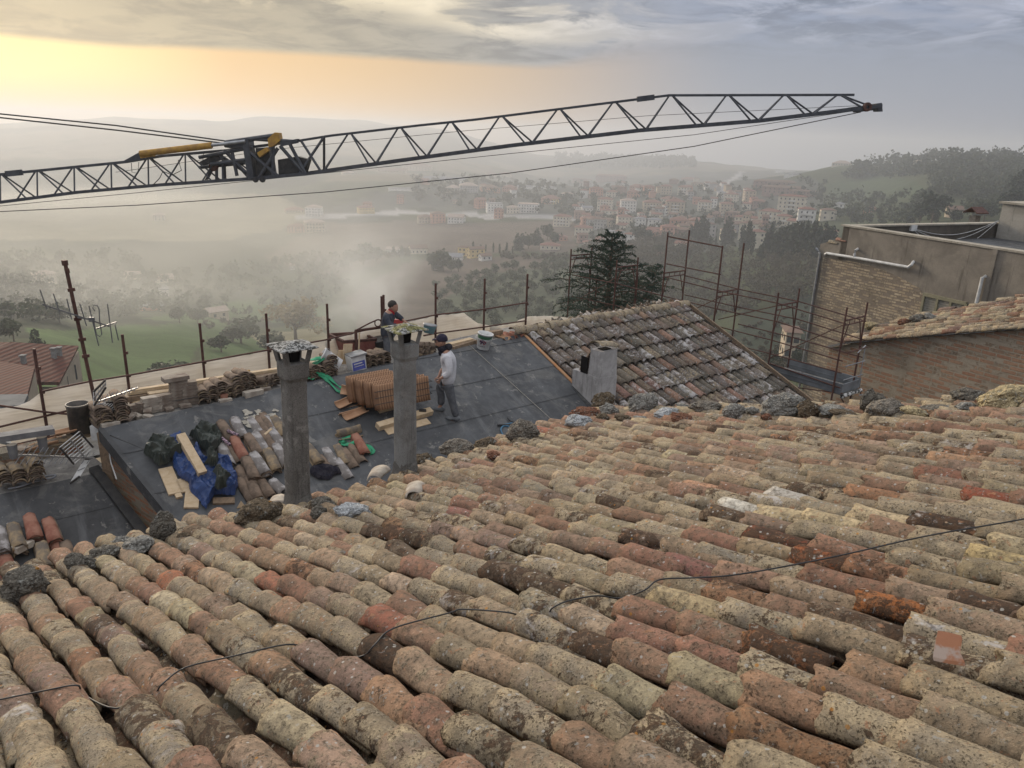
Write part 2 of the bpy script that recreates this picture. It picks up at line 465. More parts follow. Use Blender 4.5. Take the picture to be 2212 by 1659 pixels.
def m_plaster(name, c1, c2, streak=.6):
    m, t = newmat(name); uv = t.tc('UV')
    n = t.noise(uv, .9, 6, .7, .5); s = t.noise(t.vmath('MULTIPLY', uv, (4.5, .35, 1)), 1.0, 5, .7)
    col = t.mix(t.ramp(n, .35, .65), c1, c2)
    col = t.mix(t.ramp(s, .55, .70, 0, streak), col, tuple(q * .35 for q in c2))
    n2 = t.noise(uv, 30, 4, .7)
    fin(t, t.mix(t.ramp(n2, .45, .7, 0, .4), col, tuple(q * .6 for q in c1)), .94, 0, t.bump(n2, .5, .01), .1)
    return m
PLAST = m_plaster('dirty_grey_render', (.27, .24, .20), (.18, .16, .135))
PLAST_L = m_plaster('stained_pale_render', (.36, .34, .30), (.26, .245, .21), .9)

def m_wood(name, c1, c2):
    m, t = newmat(name); P = t.tc()
    w = t.noise(P, 9, 5, .6, 1.2); g = t.noise(t.vmath('MULTIPLY', P, (30, 30, 30)), 1, 3)
    fin(t, t.mix(t.ramp(w, .4, .62), c1, c2), .8, 0, t.bump(g, .2, .002), .2)
    return m
PINE = m_wood('pale_pine_wood', (.50, .39, .26), (.44, .33, .205))
PLANK = m_wood('grey_brown_plank', (.25, .18, .12), (.16, .12, .085))
PINE_O = m_wood('orange_batten', (.42, .20, .09), (.34, .23, .14))
RUST = m_simple('rusty_red_steel', (.055, .020, .016), (.095, .042, .030), 9, .75, .1, .4, 90)
STEEL = m_simple('dark_painted_steel', (.034, .038, .046), (.062, .068, .080), 5, .55, .2, .2)
GALV = m_simple('galvanised_steel', (.24, .25, .26), (.36, .37, .38), 7, .45, .7, .1)
ZINC = m_simple('grey_sheet_metal', (.15, .165, .18), (.22, .24, .26), 3, .5, .4, .1)
YELL = m_simple('faded_yellow_paint', (.42, .24, .03), (.26, .14, .03), 4, .6, 0, .2)
WHITE = m_simple('white_plastic', (.62, .62, .60), (.45, .45, .44), 4, .5, 0, .05)
BLACKP = m_simple('black_rubber', (.015, .015, .016), (.03, .03, .03), 8, .6, 0, .1)
BLACK = m_simple('black_painted_metal', (.018, .018, .02), (.04, .038, .036), 8, .5, .2, .1)
SOOT_DARK = m_simple('soot_dark_hollow', (.006, .005, .005), (.012, .01, .01), 8, .95, 0, .1)  # near-black stands for the sooty, shaded insides of flues and drum
NEWT2 = m_simple('fresh_clay_tile_dark', (.20, .115, .07), (.26, .15, .09), 5, .85, 0, .3, 80, .003)
NEWT = m_simple('fresh_clay_tile', (.42, .26, .16), (.35, .205, .12), 5, .85, 0, .3, 80, .003)
CLAY = m_simple('grimy_old_clay', (.115, .088, .068), (.21, .155, .115), 8, .93, 0, .7, 50, .008)
CLAYR = m_simple('red_brown_clay', (.22, .092, .065), (.30, .155, .11), 8, .93, 0, .6, 50, .006)
CLAYG = m_simple('grey_bloomed_clay', (.17, .155, .145), (.40, .38, .37), 7, .93, 0, .6, 50, .006, lo=.45, hi=.7)
CLAYO = m_simple('ochre_grey_clay', (.28, .21, .13), (.14, .12, .10), 9, .93, 0, .6, 50, .006)
BRICKL = m_simple('loose_grey_brick', (.27, .235, .195), (.16, .125, .10), 7, .93, 0, .6, 50, .006)
BRICKP = m_simple('pale_dusty_brick', (.42, .38, .32), (.28, .24, .20), 7, .93, 0, .6, 50, .006)
BLUE = m_simple('blue_tarpaulin', (.012, .036, .125), (.020, .055, .18), 6, .45, 0, .5, 25, .01)
DGREEN = m_simple('dark_green_tarpaulin', (.022, .030, .024), (.05, .06, .05), 6, .5, 0, .5, 25, .01)
GREEN = m_simple('green_webbing', (.015, .28, .13), (.02, .20, .10), 12, .6, 0, .3, 200, .002)
NAVYC = m_simple('dark_cloth', (.012, .012, .02), (.03, .028, .035), 12, .9, 0, .4, 90)
DRYD = m_simple('dry_mortar_mess', (.40, .37, .31), (.28, .26, .22), 14, .95, 0, .6)
def m_net():
    m, t = newmat('dusty_beige_debris_net'); P = t.tc('UV')
    wv = t.node('ShaderNodeTexWave'); wv.wave_type = 'BANDS'; wv.bands_direction = 'Y'
    t.put(wv.inputs['Vector'], P); t.put(wv.inputs['Scale'], 9.0); t.put(wv.inputs['Distortion'], 2.5); t.put(wv.inputs['Detail'], 2.0)
    n = t.noise(t.vmath('MULTIPLY', P, (1.5, 22, 1)), 1.4, 4, .6)
    n2 = t.noise(P, 1.6, 5, .65)
    col = t.mix(t.ramp(n, .35, .7), (.80, .765, .70), (.69, .65, .585))
    col = t.mix(t.ramp(n2, .5, .75, 0, .5), col, (.58, .53, .46))
    fin(t, col, .95, 0, t.bump(n, .4, .01), .1)
    tr = t.node('ShaderNodeBsdfTranslucent'); t.put(tr.inputs[0], col)
    mx = t.node('ShaderNodeMixShader'); mx.inputs[0].default_value = .5
    t.l.new(t.b.outputs[0], mx.inputs[1]); t.l.new(tr.outputs[0], mx.inputs[2]); t.l.new(mx.outputs[0], t.out.inputs[0])
    return m
NET = m_net()
ELEM = m_simple('weathered_aluminium', (.10, .105, .11), (.16, .165, .17), 7, .5, .3, .1)

def m_leaf(name, c1, c2, scale=1.5):
    m, t = newmat(name); P = t.tc()
    col = t.mix(t.ramp(t.noise(P, scale, 3, .6), .35, .65), c1, c2)
    c = t.attr('tc', 'Fac')
    fin(t, col, .7, 0, None, .2)
    tr = t.node('ShaderNodeBsdfTranslucent'); t.put(tr.inputs[0], col)
    mx = t.node('ShaderNodeMixShader'); mx.inputs[0].default_value = .25
    t.l.new(t.b.outputs[0], mx.inputs[1]); t.l.new(tr.outputs[0], mx.inputs[2]); t.l.new(mx.outputs[0], t.out.inputs[0])
    return m
LEAF_CEDAR = m_leaf('cedar_needles', (.020, .038, .030), (.055, .080, .058), 2.0)
LEAF_CYP = m_leaf('cypress_foliage', (.012, .022, .012), (.03, .045, .024), .6)
LEAF_OLIVE = m_leaf('olive_foliage', (.07, .085, .05), (.11, .12, .075), .5)
LEAF_DARK = m_leaf('dark_broadleaf', (.022, .034, .017), (.05, .062, .03), .35)
LEAF_AUT = m_leaf('autumn_foliage', (.17, .13, .06), (.25, .19, .09), .5)
LEAF_BRN = m_leaf('brown_scrub', (.055, .05, .032), (.085, .075, .05), .3)
BARK = m_simple('bark', (.07, .05, .035), (.12, .09, .065), 8, .9, 0, .6, 30, .02)

def m_roof_far(name, c1, c2):
    m, t = newmat(name); P = t.tc()
    v = t.noise(P, .6, 4, .6); g = t.noise(P, 6, 3, .6)
    fin(t, t.mix(t.ramp(g, .35, .7), t.mix(t.ramp(v, .35, .65), c1, c2), tuple(q * .6 for q in c1)), .9, spec=.1)
    return m
ROOF_RED = m_roof_far('red_tile_roof', (.25, .125, .095), (.21, .13, .105))
ROOF_BRN = m_roof_far('brown_tile_roof', (.21, .135, .10), (.17, .125, .10))
ROOF_PALE = m_roof_far('pale_tile_roof', (.42, .33, .27), (.34, .27, .23))
ROOF_GREY = m_roof_far('grey_flat_roof', (.27, .27, .28), (.22, .22, .23))
WALLS = {}
def wallmat(key, c):
    if key not in WALLS: WALLS[key] = m_simple(key + '_house_wall', c, tuple(q * .82 for q in c), .35, .9, 0, .1, 3, .02)
    return WALLS[key]
W_CREAM = wallmat('cream', (.62, .56, .45)); W_WHITE = wallmat('white', (.68, .66, .62)); W_YEL = wallmat('yellow', (.62, .47, .22))
W_PINK = wallmat('pink', (.50, .27, .20)); W_GREY = wallmat('grey', (.36, .35, .34)); W_BRICK = wallmat('brick', (.30, .20, .17)); W_TAN = wallmat('tan', (.48, .40, .30))
GLASS = m_simple('dark_window_glass', (.03, .035, .04), (.05, .055, .06), 2, .25, 0, .02)
LITW = m_simple('window_shutter', (.20, .19, .16), (.26, .24, .2), 2, .7, 0, .1)
# ---------------------------------------------------------------- terrain
# for bearings through these picture columns: ground distance -> picture row, turned into heights
_T = {
 -300: [(140, 780), (220, 720), (330, 680), (500, 600), (800, 520), (1300, 430), (2000, 330), (3000, 268), (3600, 250), (4300, 300)],
 0:    [(80, 880), (140, 790), (200, 728), (260, 695), (330, 672), (500, 600), (800, 530), (1300, 440), (2000, 340), (3000, 275), (3600, 258), (4300, 300)],
 300:  [(100, 920), (150, 850), (220, 765), (300, 697), (400, 662), (550, 610), (800, 530), (1300, 430), (2000, 330), (3000, 262), (3500, 249), (4300, 300)],
 600:  [(120, 880), (250, 765), (400, 690), (500, 640), (650, 580), (800, 520), (950, 470), (1200, 410), (1600, 360), (2500, 300), (3600, 251), (4300, 300)],
 900:  [(150, 830), (300, 705), (420, 640), (550, 585), (650, 550), (800, 500), (950, 465), (1100, 430), (1300, 385), (1450, 366), (1700, 382), (2500, 330), (3600, 262), (4300, 300)],
 1200: [(150, 860), (300, 700), (400, 640), (500, 590), (600, 555), (700, 522), (850, 480), (1000, 445), (1200, 408), (1400, 392), (1700, 425), (2600, 372), (3500, 330), (4300, 370)],
 1500: [(120, 900), (250, 760), (400, 640), (520, 570), (650, 520), (800, 482), (950, 450), (1150, 415), (1350, 393), (1600, 412), (2400, 365), (3000, 345), (4000, 380)],
 1800: [(100, 920), (200, 770), (300, 650), (400, 560), (500, 505), (600, 478), (800, 440), (950, 402), (1100, 374), (1250, 360), (1500, 385), (2500, 370), (4000, 380)],
 2050: [(100, 900), (200, 720), (300, 585), (380, 500), (450, 462), (550, 440), (700, 398), (850, 356), (950, 338), (1200, 350), (2500, 360), (4000, 370)],
 2350: [(100, 900), (200, 680), (300, 545), (380, 470), (450, 440), (550, 408), (700, 370), (850, 340), (950, 330), (1200, 340), (2500, 350), (4000, 360)],
}
_LD = np.linspace(math.log(10), math.log(4600), 160)
_AZ = []; _ZT = []
for px_ in sorted(_T):
    ds, zs = [10, 30, 60], [-14, -19, -25.0]
    az = None
    for d, y in _T[px_]:
        r = ray(px_, y); a = math.degrees(math.atan2(r.x, r.y)); el = r.z / math.hypot(r.x, r.y)
        ds.append(d); zs.append(d * el); az = a
    _AZ.append(math.degrees(math.atan2(ray(px_, 560).x, ray(px_, 560).y)))
    _ZT.append(np.interp(_LD, np.log(ds), zs))
_AZ = np.array(_AZ); _ZT = np.array(_ZT)
_k = np.array([1, 2, 3, 2, 1.]); _k /= _k.sum()
_ZT = np.stack([np.convolve(np.pad(z, 2, mode='edge'), _k, 'valid') for z in _ZT])
def _vn(x, y, s, seed):
    """smooth value noise, numpy"""
    rs = np.random.RandomState(seed); G = rs.rand(64, 64)
    x = np.asarray(x) / s; y = np.asarray(y) / s
    xi = np.floor(x).astype(int); yi = np.floor(y).astype(int); fx = x - xi; fy = y - yi
    fx = fx * fx * (3 - 2 * fx); fy = fy * fy * (3 - 2 * fy)
    g = lambda i, j: G[i % 64, j % 64]
    return (g(xi, yi) * (1 - fx) + g(xi + 1, yi) * fx) * (1 - fy) + (g(xi, yi + 1) * (1 - fx) + g(xi + 1, yi + 1) * fx) * fy
def terr(x, y):
    x = np.asarray(x, float); y = np.asarray(y, float)
    d = np.hypot(x, y); a = np.degrees(np.arctan2(x, y))
    ld = np.log(np.clip(d, 10, 4600)); fi = np.clip((ld - _LD[0]) / (_LD[1] - _LD[0]), 0, len(_LD) - 1.001); i = fi.astype(int); f = fi - i
    aj = np.clip(np.searchsorted(_AZ, a) - 1, 0, len(_AZ) - 2)
    t = np.clip((a - _AZ[aj]) / (_AZ[aj + 1] - _AZ[aj]), 0, 1); t = t * t * (3 - 2 * t)
    z = (_ZT[aj, i] * (1 - f) + _ZT[aj, i + 1] * f) * (1 - t) + (_ZT[aj + 1, i] * (1 - f) + _ZT[aj + 1, i + 1] * f) * t
    amp = np.clip((d - 60) / 900, 0, 1.6)
    z = z + amp * (9 * (_vn(x, y, 170, 1) - .5) + 5 * (_vn(x, y, 60, 2) - .5)) + np.clip((d - 1600) / 1500, 0, 1) * 26 * (_vn(x, y, 420, 3) - .5)
    return z
def ground_at(px, py, dmin=60, dmax=4200):
    """where the ray through a picture point meets the terrain"""
    r = ray(px, py); h = math.hypot(r.x, r.y)
    ds = np.exp(np.linspace(math.log(dmin), math.log(dmax), 500))
    x = r.x / h * ds; y = r.y / h * ds; z = r.z / h * ds
    below = z < terr(x, y)
    k = int(np.argmax(below)) if below.any() else len(ds) - 1
    d = ds[k]
    return Vector((r.x / h * d, r.y / h * d, float(terr(r.x / h * d, r.y / h * d)))), d / h * r.dot(FWD)

def inpoly(px, py, poly):
    c = np.zeros(px.shape, bool); n = len(poly)
    for i in range(n):
        x1, y1 = poly[i]; x2, y2 = poly[(i + 1) % n]
        if y1 == y2: continue
        cond = ((y1 > py) != (y2 > py)) & (px < (x2 - x1) * (py - y1) / (y2 - y1) + x1)
        c ^= cond
    return c
GREEN_F, BROWN_F, WOOD_F, OLIVE_F, ROAD_F, DRY_F, TOWN_F = (.075, .118, .042), (.125, .10, .078), (.038, .045, .027), (.085, .095, .060), (.34, .33, .32), (.20, .18, .11), (.085, .09, .075)
# what grows where: outlines of real fields, first match wins
FIELDS = [
 (ROAD_F, [(640, 475), (860, 462), (1060, 470), (1250, 478), (1250, 471), (1060, 462), (860, 455), (640, 468)]),
 (ROAD_F, [(1560, 425), (1572, 400), (1610, 372), (1600, 370), (1558, 400), (1548, 430)]),
 (DRY_F, [(540, 720), (700, 700), (760, 730), (700, 760), (560, 745)]),
 (BROWN_F, [(740, 640), (880, 570), (1010, 552), (1140, 560), (1250, 565), (1235, 575), (1080, 588), (1020, 610), (950, 650), (930, 700), (800, 720)]),
 (BROWN_F, [(560, 560), (700, 480), (900, 478), (1250, 480), (1240, 545), (900, 545), (700, 600)]),
 (OLIVE_F, [(930, 655), (960, 612), (1080, 590), (1210, 560), (1260, 600), (1220, 700), (940, 760)]),
 (GREEN_F, [(60, 700), (300, 697), (440, 700), (420, 780), (300, 840), (60, 860)]),
 (GREEN_F, [(440, 700), (560, 712), (620, 760), (430, 810)]),
 (GREEN_F, [(300, 690), (560, 650), (700, 660), (700, 700), (440, 702)]),
 (DRY_F, [(-300, 520), (500, 520), (700, 470), (600, 420), (-300, 420)]),
 ((.060, .080, .040), [(1780, 400), (1850, 375), (1960, 385), (2010, 420), (1900, 440), (1800, 440)]),
 ((.060, .080, .040), [(1950, 340), (2212, 335), (2350, 345), (2212, 362), (2020, 372)]),
 ((.034, .043, .030), [(1520, 740), (1700, 640), (1790, 640), (1760, 800), (1600, 800)]),
 (TOWN_F, [(640, 470), (900, 400), (1230, 380), (1560, 380), (1760, 385), (1780, 440), (1740, 500), (1600, 530), (1400, 560), (1250, 540), (1240, 470), (900, 450), (700, 500)]),
]
def land():
    az = np.concatenate([np.arange(-80, -40, 2.0), np.arange(-40, 40, .22), np.arange(40, 81, 2.0)])
    ds = np.exp(np.linspace(math.log(10), math.log(4550), 300))
    A, D = np.meshgrid(np.radians(az), ds, indexing='ij')
    X, Y = np.sin(A) * D, np.cos(A) * D; Z = terr(X, Y)
    Fw, Rg, Up = (np.array(v) for v in (FWD, RGT, UPV))
    P = np.stack([X, Y, Z], -1); zc = np.maximum(P @ Fw, 1)
    px = W2 / 2 + FPX * (P @ Rg) / zc; py = H2 / 2 - FPX * (P @ Up) / zc
    wob = np.clip(D / 900, .2, 1.2)
    px = px + (_vn(X, Y, 40, 5) - .5) * 16 / wob; py = py + (_vn(X, Y, 40, 6) - .5) * 8 / wob
    g = _vn(X, Y, 230, 7) * .5 + _vn(X, Y, 90, 8) * .3 + _vn(X, Y, 30, 9) * .2
    col = np.empty(X.shape + (3,)); col[:] = WOOD_F
    col[g > .47] = (.065, .075, .038)
    col[(g > .53) & (D > 1300)] = (.14, .12, .075)
    done = np.zeros(X.shape, bool)
    for c, poly in FIELDS:
        m = inpoly(px, py, poly) & ~done
        col[m] = c; done |= m
    col *= (0.82 + .36 * _vn(X, Y, 22, 11))[..., None]
    m, t = newmat('countryside_ground')
    c = t.attr('tc'); Pn = t.tc(); n = t.noise(Pn, .12, 5, .7); n2 = t.noise(Pn, 1.2, 5, .7)
    cc = t.mix(t.ramp(n, .35, .7, 0, .6), c, t.vmath('SCALE', c, scale=.6)); cc = t.mix(t.ramp(n2, .4, .7, 0, .5), cc, t.vmath('SCALE', cc, scale=.65))
    fin(t, cc, .95, 0, t.bump(t.math('ADD', n2, n), .6, .8), .05)
    na, nd = X.shape
    idx = np.arange(na * nd).reshape(na, nd)
    F = np.stack([idx[:-1, :-1], idx[1:, :-1], idx[1:, 1:], idx[:-1, 1:]], -1).reshape(-1, 4)[:, ::-1]
    o = np_mesh('ground', P.reshape(-1, 3), F, m, smooth=True, attrs={'tc': np.concatenate([col.reshape(-1, 3), np.ones((na * nd, 1))], 1)})
    tag(o, kind='structure')
land()

# air
HZ0, HZ1 = -215.0, 48.0
def air():
    m = bpy.data.materials.new('hazy_air'); m.use_nodes = True
    for n in list(m.node_tree.nodes): m.node_tree.nodes.remove(n)
    t = NT(m.node_tree); out = t.node('ShaderNodeOutputMaterial')
    v = t.node('ShaderNodeVolumePrincipled')
    v.inputs['Color'].default_value = (.68, .71, .755, 1); v.inputs['Density'].default_value = HAZE_D
    v.inputs['Anisotropy'].default_value = .42
    t.l.new(v.outputs[0], out.inputs['Volume'])
    b = MB(); b.box((0, 1900, (HZ0 + HZ1) / 2), (9600, 6200, HZ1 - HZ0))
    o = b.build('haze', m); tag(o, kind='stuff')
HAZE_D = 0.00050
air()

# ---------------------------------------------------------------- trees
def leaf_cloud(centres, radii, n, size, squash=.8, seed=0):
    """small leaf-cluster quads through ellipsoids, numpy"""
    rs = np.random.RandomState(seed); V = []
    c = np.array(centres); r = np.array(radii)
    w = r ** 2; k = rs.choice(len(c), n, p=w / w.sum())
    d = rs.normal(size=(n, 3)); d /= np.linalg.norm(d, axis=1)[:, None]
    rad = r[k] * (0.62 + .42 * rs.rand(n))
    p = c[k] + d * rad[:, None] * np.array([1, 1, squash])
    a = rs.normal(size=(n, 3)); a /= np.linalg.norm(a, axis=1)[:, None]
    b = np.cross(a, rs.normal(size=(n, 3))); b /= np.linalg.norm(b, axis=1)[:, None]
    s = size * (.6 + .8 * rs.rand(n))[:, None]
    V = np.stack([p - a * s - b * s * .6, p + a * s - b * s * .5, p + a * s * .9 + b * s * .6, p - a * s * .8 + b * s * .6], 1).reshape(-1, 3)
    return V, np.arange(4 * n).reshape(-1, 4)
def make_tree(name, kind, h, w, mat, n, size, seed):
    """prototype at the origin: crown + trunk"""
    rs = random.Random(seed)
    root = bpy.data.objects.new(name, None); COL.objects.link(root)
    if kind == 'cypress':
        cs = [(rs.uniform(-.1, .1) * w, rs.uniform(-.1, .1) * w, h * (.12 + .8 * i / 9)) for i in range(10)]
        rr = [w * .5 * (math.sin(math.pi * (.18 + .8 * i / 10)) ** .7) for i in range(10)]; sq = 1.5
    elif kind == 'pine':
        cs = [(rs.uniform(-.3, .3) * w, rs.uniform(-.3, .3) * w, h * rs.uniform(.45, .9)) for i in range(10)]
        rr = [w * rs.uniform(.16, .3) for i in range(10)]; sq = .7
    elif kind == 'conifer':
        cs = [(rs.uniform(-.08, .08) * w * (1.2 - i / 9), rs.uniform(-.08, .08) * w, h * (.12 + .85 * i / 9)) for i in range(10)]
        rr = [w * .52 * (1.06 - i / 9.5) for i in range(10)]; sq = .55
    else:
        cs = [(rs.uniform(-.3, .3) * w, rs.uniform(-.3, .3) * w, h * rs.uniform(.35, .82)) for i in range(11)]
        rr = [w * rs.uniform(.17, .28) for i in range(11)]; sq = .85
    V, F = leaf_cloud(cs, rr, n, size, sq, seed)
    np_mesh('crown', V, F, mat, root)
    t = MB(); t.path([(0, 0, -.6), (w * .02, 0, h * .3), (-w * .02, w * .01, h * .72)], [h * .03 + .05, h * .02 + .04, .03], 6)
    if kind in ('round', 'pine'):
        for i in range(4):
            c = cs[i]; t.path([(0, 0, h * .25), (c[0] * .6, c[1] * .6, c[2] * .7), c], [.09, .06, .02], 4)
    t.build('trunk', BARK, root)
    return root
PROTO = {}
def proto(key):
    if key not in PROTO:
        s = dict(
            cypress=('cypress_tree', 'cypress', 12, 2.6, LEAF_CYP, 420, .42, 1),
            cypress2=('cypress_tree', 'cypress', 10, 3.4, LEAF_CYP, 420, .45, 2),
            round=('broadleaf_tree', 'round', 8, 8, LEAF_DARK, 620, .42, 3),
            round2=('broadleaf_tree', 'round', 10, 11, LEAF_DARK, 700, .5, 4),
            brown=('bare_brown_tree', 'round', 8, 8, LEAF_BRN, 480, .4, 5),
            olive=('olive_tree', 'round', 4.2, 5.4, LEAF_OLIVE, 360, .30, 6),
            olive2=('olive_tree', 'round', 3.6, 4.6, LEAF_OLIVE, 320, .30, 7),
            pine=('pine_tree', 'pine', 11, 10, LEAF_CYP, 650, .5, 8),
            conifer=('conifer_tree', 'conifer', 12, 7, LEAF_CYP, 620, .45, 9),
            autumn=('autumn_tree', 'round', 9, 9, LEAF_AUT, 1500, .26, 10),
        )[key]
        PROTO[key] = [make_tree(*s), False]
    return PROTO[key]
_labels_used = {}
def tree(key, px, py, hpx, label, group=None, wid=1.0, cat='tree', dmin=60):
    """a tree whose foot is seen at px, py and whose height covers hpx picture rows"""
    base, depth = ground_at(px, py, dmin)
    p = proto(key)
    root = p[0] if not p[1] else copy_tree(p[0])
    p[1] = True
    H = {'cypress': 12, 'cypress2': 10, 'round': 8, 'round2': 10, 'brown': 8, 'olive': 4.2, 'olive2': 3.6, 'pine': 11, 'conifer': 12, 'autumn': 9}[key]
    s = hpx * depth / FPX / H / .95
    root.location = base; root.scale = (s * wid, s * wid, s); root.rotation_euler = (0, 0, random.uniform(0, 6.28))
    for k in ('label', 'category', 'group', 'kind'):
        if k in root: del root[k]
    tag(root, label, cat, group)
    return root

# nearer named trees
tree('conifer', 82, 772, 68, 'dark bushy conifer behind the ridge of the red-roofed house', cat='conifer')
tree('round', 30, 738, 50, 'dim round tree at the left picture edge beyond the red-roofed house')
tree('round2', 130, 700, 42, 'wide dim tree on the left field edge behind the aerial mast', wid=1.3)
tree('round', 388, 699, 34, 'left of two round trees standing at the top of the green field')
tree('round2', 428, 700, 36, 'right and wider of two round trees at the top of the green field', wid=1.1)
tree('autumn', 640, 742, 96, 'large pale ochre autumn tree half lost in the dust plume', wid=1.25, cat='autumn tree')
tree('round2', 520, 742, 52, 'dark spreading tree left of the ochre autumn tree', wid=1.5)
tree('round', 585, 762, 44, 'low dark tree at the foot of the ochre autumn tree', wid=1.5)
tree('round', 478, 762, 34, 'bushy dark tree above the safety net, left of the spreading tree', wid=1.5)
tree('round', 355, 815, 34, 'bright green shrub showing over the safety net beside the mast', wid=2.2, cat='shrub')
tree('round', 400, 806, 22, 'low green shrub over the safety net, right of the bright shrub', wid=2.2, cat='shrub')
tree('round2', 785, 573, 44, 'largest dark tree in the clump on the edge of the brown field', wid=1.1)
tree('round', 760, 575, 34, 'left tree of the dark clump on the edge of the brown field')
tree('round', 812, 568, 32, 'right tree of the dark clump on the edge of the brown field')
tree('cypress2', 850, 555, 20, 'lone cypress beside the white cottage on the brown field', cat='cypress')
tree('cypress2', 868, 553, 20, 'short cypress just right of the lone cottage cypress', cat='cypress')
for i, (x, y, h) in enumerate([(933, 583, 34), (945, 585, 42), (958, 587, 46), (975, 588, 30), (990, 588, 26)]):
    tree(['round', 'conifer', 'round2', 'round', 'round'][i], x, y, h, 'dark tree in the clump left of the yellow farmhouses', 'dark trees left of the yellow farmhouses')
for i in range(9):
    tree('cypress', 1010 + i * 14 + random.uniform(-3, 3), 547 + random.uniform(-3, 3), random.uniform(13, 24), 'thin cypress in the row behind the yellow farmhouses', 'thin cypresses behind the yellow farmhouses', cat='cypress')
for x, y, h, k, lb in [(1118, 541, 40, 'conifer', 'pointed conifer, left end of the clump above the olive grove'), (1142, 538, 34, 'round2', 'broad dark tree in the clump above the olive grove'),
                       (1160, 530, 40, 'conifer', 'tall conifer in the middle of the clump above the olive grove'), (1182, 520, 34, 'round', 'round tree at the right of the clump above the olive grove'), (1200, 530, 28, 'round', 'low tree next to the tile-roofed farmhouse'),
                       (1386, 532, 42, 'pine', 'dark rounded pine in front of the town, left of the cypress wood'), (1420, 560, 30, 'round', 'low bushy tree behind the left end of the scaffold')]:
    tree(k, x, y, h, lb)
# cypress wood in front of the town
cyp = [(1500, 527, 52), (1512, 530, 60), (1524, 529, 50), (1490, 528, 40), (1562, 532, 46), (1570, 528, 56), (1580, 532, 34), (1545, 536, 24), (1600, 548, 58), (1612, 550, 70), (1622, 552, 50), (1650, 560, 56), (1660, 556, 66), (1668, 565, 60), (1680, 562, 66), (1692, 563, 72), (1700, 560, 66), (1710, 562, 76), (1722, 565, 82), (1735, 563, 78), (1750, 568, 88), (1762, 570, 80), (1775, 565, 78), (1790, 560, 66), (1532, 540, 30), (1640, 572, 40)]
for x, y, h in cyp:
    tree('cypress' if random.random() < .6 else 'cypress2', x, y, h, 'tall dark cypress in the wood between the town and the big rendered building', 'dark cypresses below the town', cat='cypress')
for x, y, h, k, lb in [(2010, 488, 66, 'pine', 'biggest dark pine rising over the terrace parapet'), (1965, 484, 30, 'conifer', 'pointed conifer left of the biggest pine above the parapet'), (1985, 484, 40, 'pine', 'medium pine touching the biggest pine above the parapet'),
                       (1900, 480, 20, 'round', 'small bush above the left end of the terrace parapet'), (2060, 484, 28, 'round', 'round dark tree right of the biggest pine'), (2125, 480, 46, 'round2', 'wide dark tree behind the small chimney hood'), (2182, 470, 60, 'pine', 'ragged pine just left of the tall pale parapet'), (2210, 445, 70, 'pine', 'dark pine at the right picture edge'),
                       (2180, 335, 17, 'round', 'lone small tree on the skyline at far right'), (1850, 490, 26, 'round', 'pale bush at the corner of the terrace')]:
    tree(k, x, y, h, lb)
# olive grove
oi = 0
for r_ in range(9):
    for c_ in range(13):
        y = 602 + r_ * 13.5 + random.uniform(-3, 3) - (c_ - 4) * 5.5
        x = 945 + c_ * (21 + r_ * 1.2) + random.uniform(-6, 6) + (r_ % 2) * 9
        if x > 1255 or y < 568 + max(0, 1080 - x) * .22 or x < 940 or y > 725: continue
        if random.random() < .12: continue
        tree(random.choice(['olive', 'olive2']), x, y, random.uniform(14, 20) * (1 + r_ * .05), 'grey green olive tree in the grove behind the scaffold posts', 'olive trees in the grove', cat='olive tree')

# woods read as one mass
def wood(name, n, pts_fn, mat, seed, hr=(5, 9), leaves=26, size=.9):
    rs = np.random.RandomState(seed); VV = []; FF = []; o = 0
    P = pts_fn(rs, n)
    for (x, y, s) in P:
        z = float(terr(x, y)); h = rs.uniform(*hr) * s; w = h * rs.uniform(.8, 1.3)
        cs = [(x + rs.uniform(-.25, .25) * w, y + rs.uniform(-.25, .25) * w, z + h * rs.uniform(.35, .75)) for _ in range(5)]
        V, F = leaf_cloud(cs, [w * rs.uniform(.22, .34) for _ in range(5)], leaves, size * s, .9, rs.randint(1 << 30))
        VV.append(V); FF.append(F + o); o += len(V)
    ob = np_mesh(name, np.concatenate(VV), np.concatenate(FF), mat)
    tag(ob, kind='stuff'); return ob
def region(polys, dmax=4000, dens=None):
    def fn(rs, n):
        out = []
        while len(out) < n:
            poly = polys[rs.randint(len(polys))]
            xs = [p[0] for p in poly]; ys = [p[1] for p in poly]
            x, y = rs.uniform(min(xs), max(xs)), rs.uniform(min(ys), max(ys))
            if not inpoly(np.array([x]), np.array([y]), poly)[0]: continue
            g, dd = ground_at(x, y)
            if dd > dmax: continue
            out.append((g.x, g.y, max(.8, min(2.2, dd / 500))))
        return out
    return fn
wood('wood', 900, region([[(1250, 560), (1500, 545), (1780, 555), (1790, 640), (1700, 660), (1500, 700), (1250, 690)], [(1250, 545), (1480, 520), (1500, 560), (1260, 600)]]), LEAF_BRN, 3, (5, 9), 60, .55)
wood('wood', 700, region([[(1780, 440), (2212, 400), (2350, 400), (2350, 470), (1900, 490), (1790, 480)], [(1800, 395), (1900, 352), (2212, 340), (2212, 372), (1980, 385)], [(2000, 380), (2212, 360), (2212, 430), (2030, 430)]]), LEAF_DARK, 4, (6, 10), 40, .9)
wood('wood', 620, region([[(1240, 480), (1560, 470), (1780, 500), (1700, 540), (1260, 560)], [(880, 380), (1240, 395), (1240, 470), (900, 440)], [(1240, 395), (1780, 395), (1780, 500), (1240, 480)]]), LEAF_DARK, 5, (3, 5.5), 34, .7)
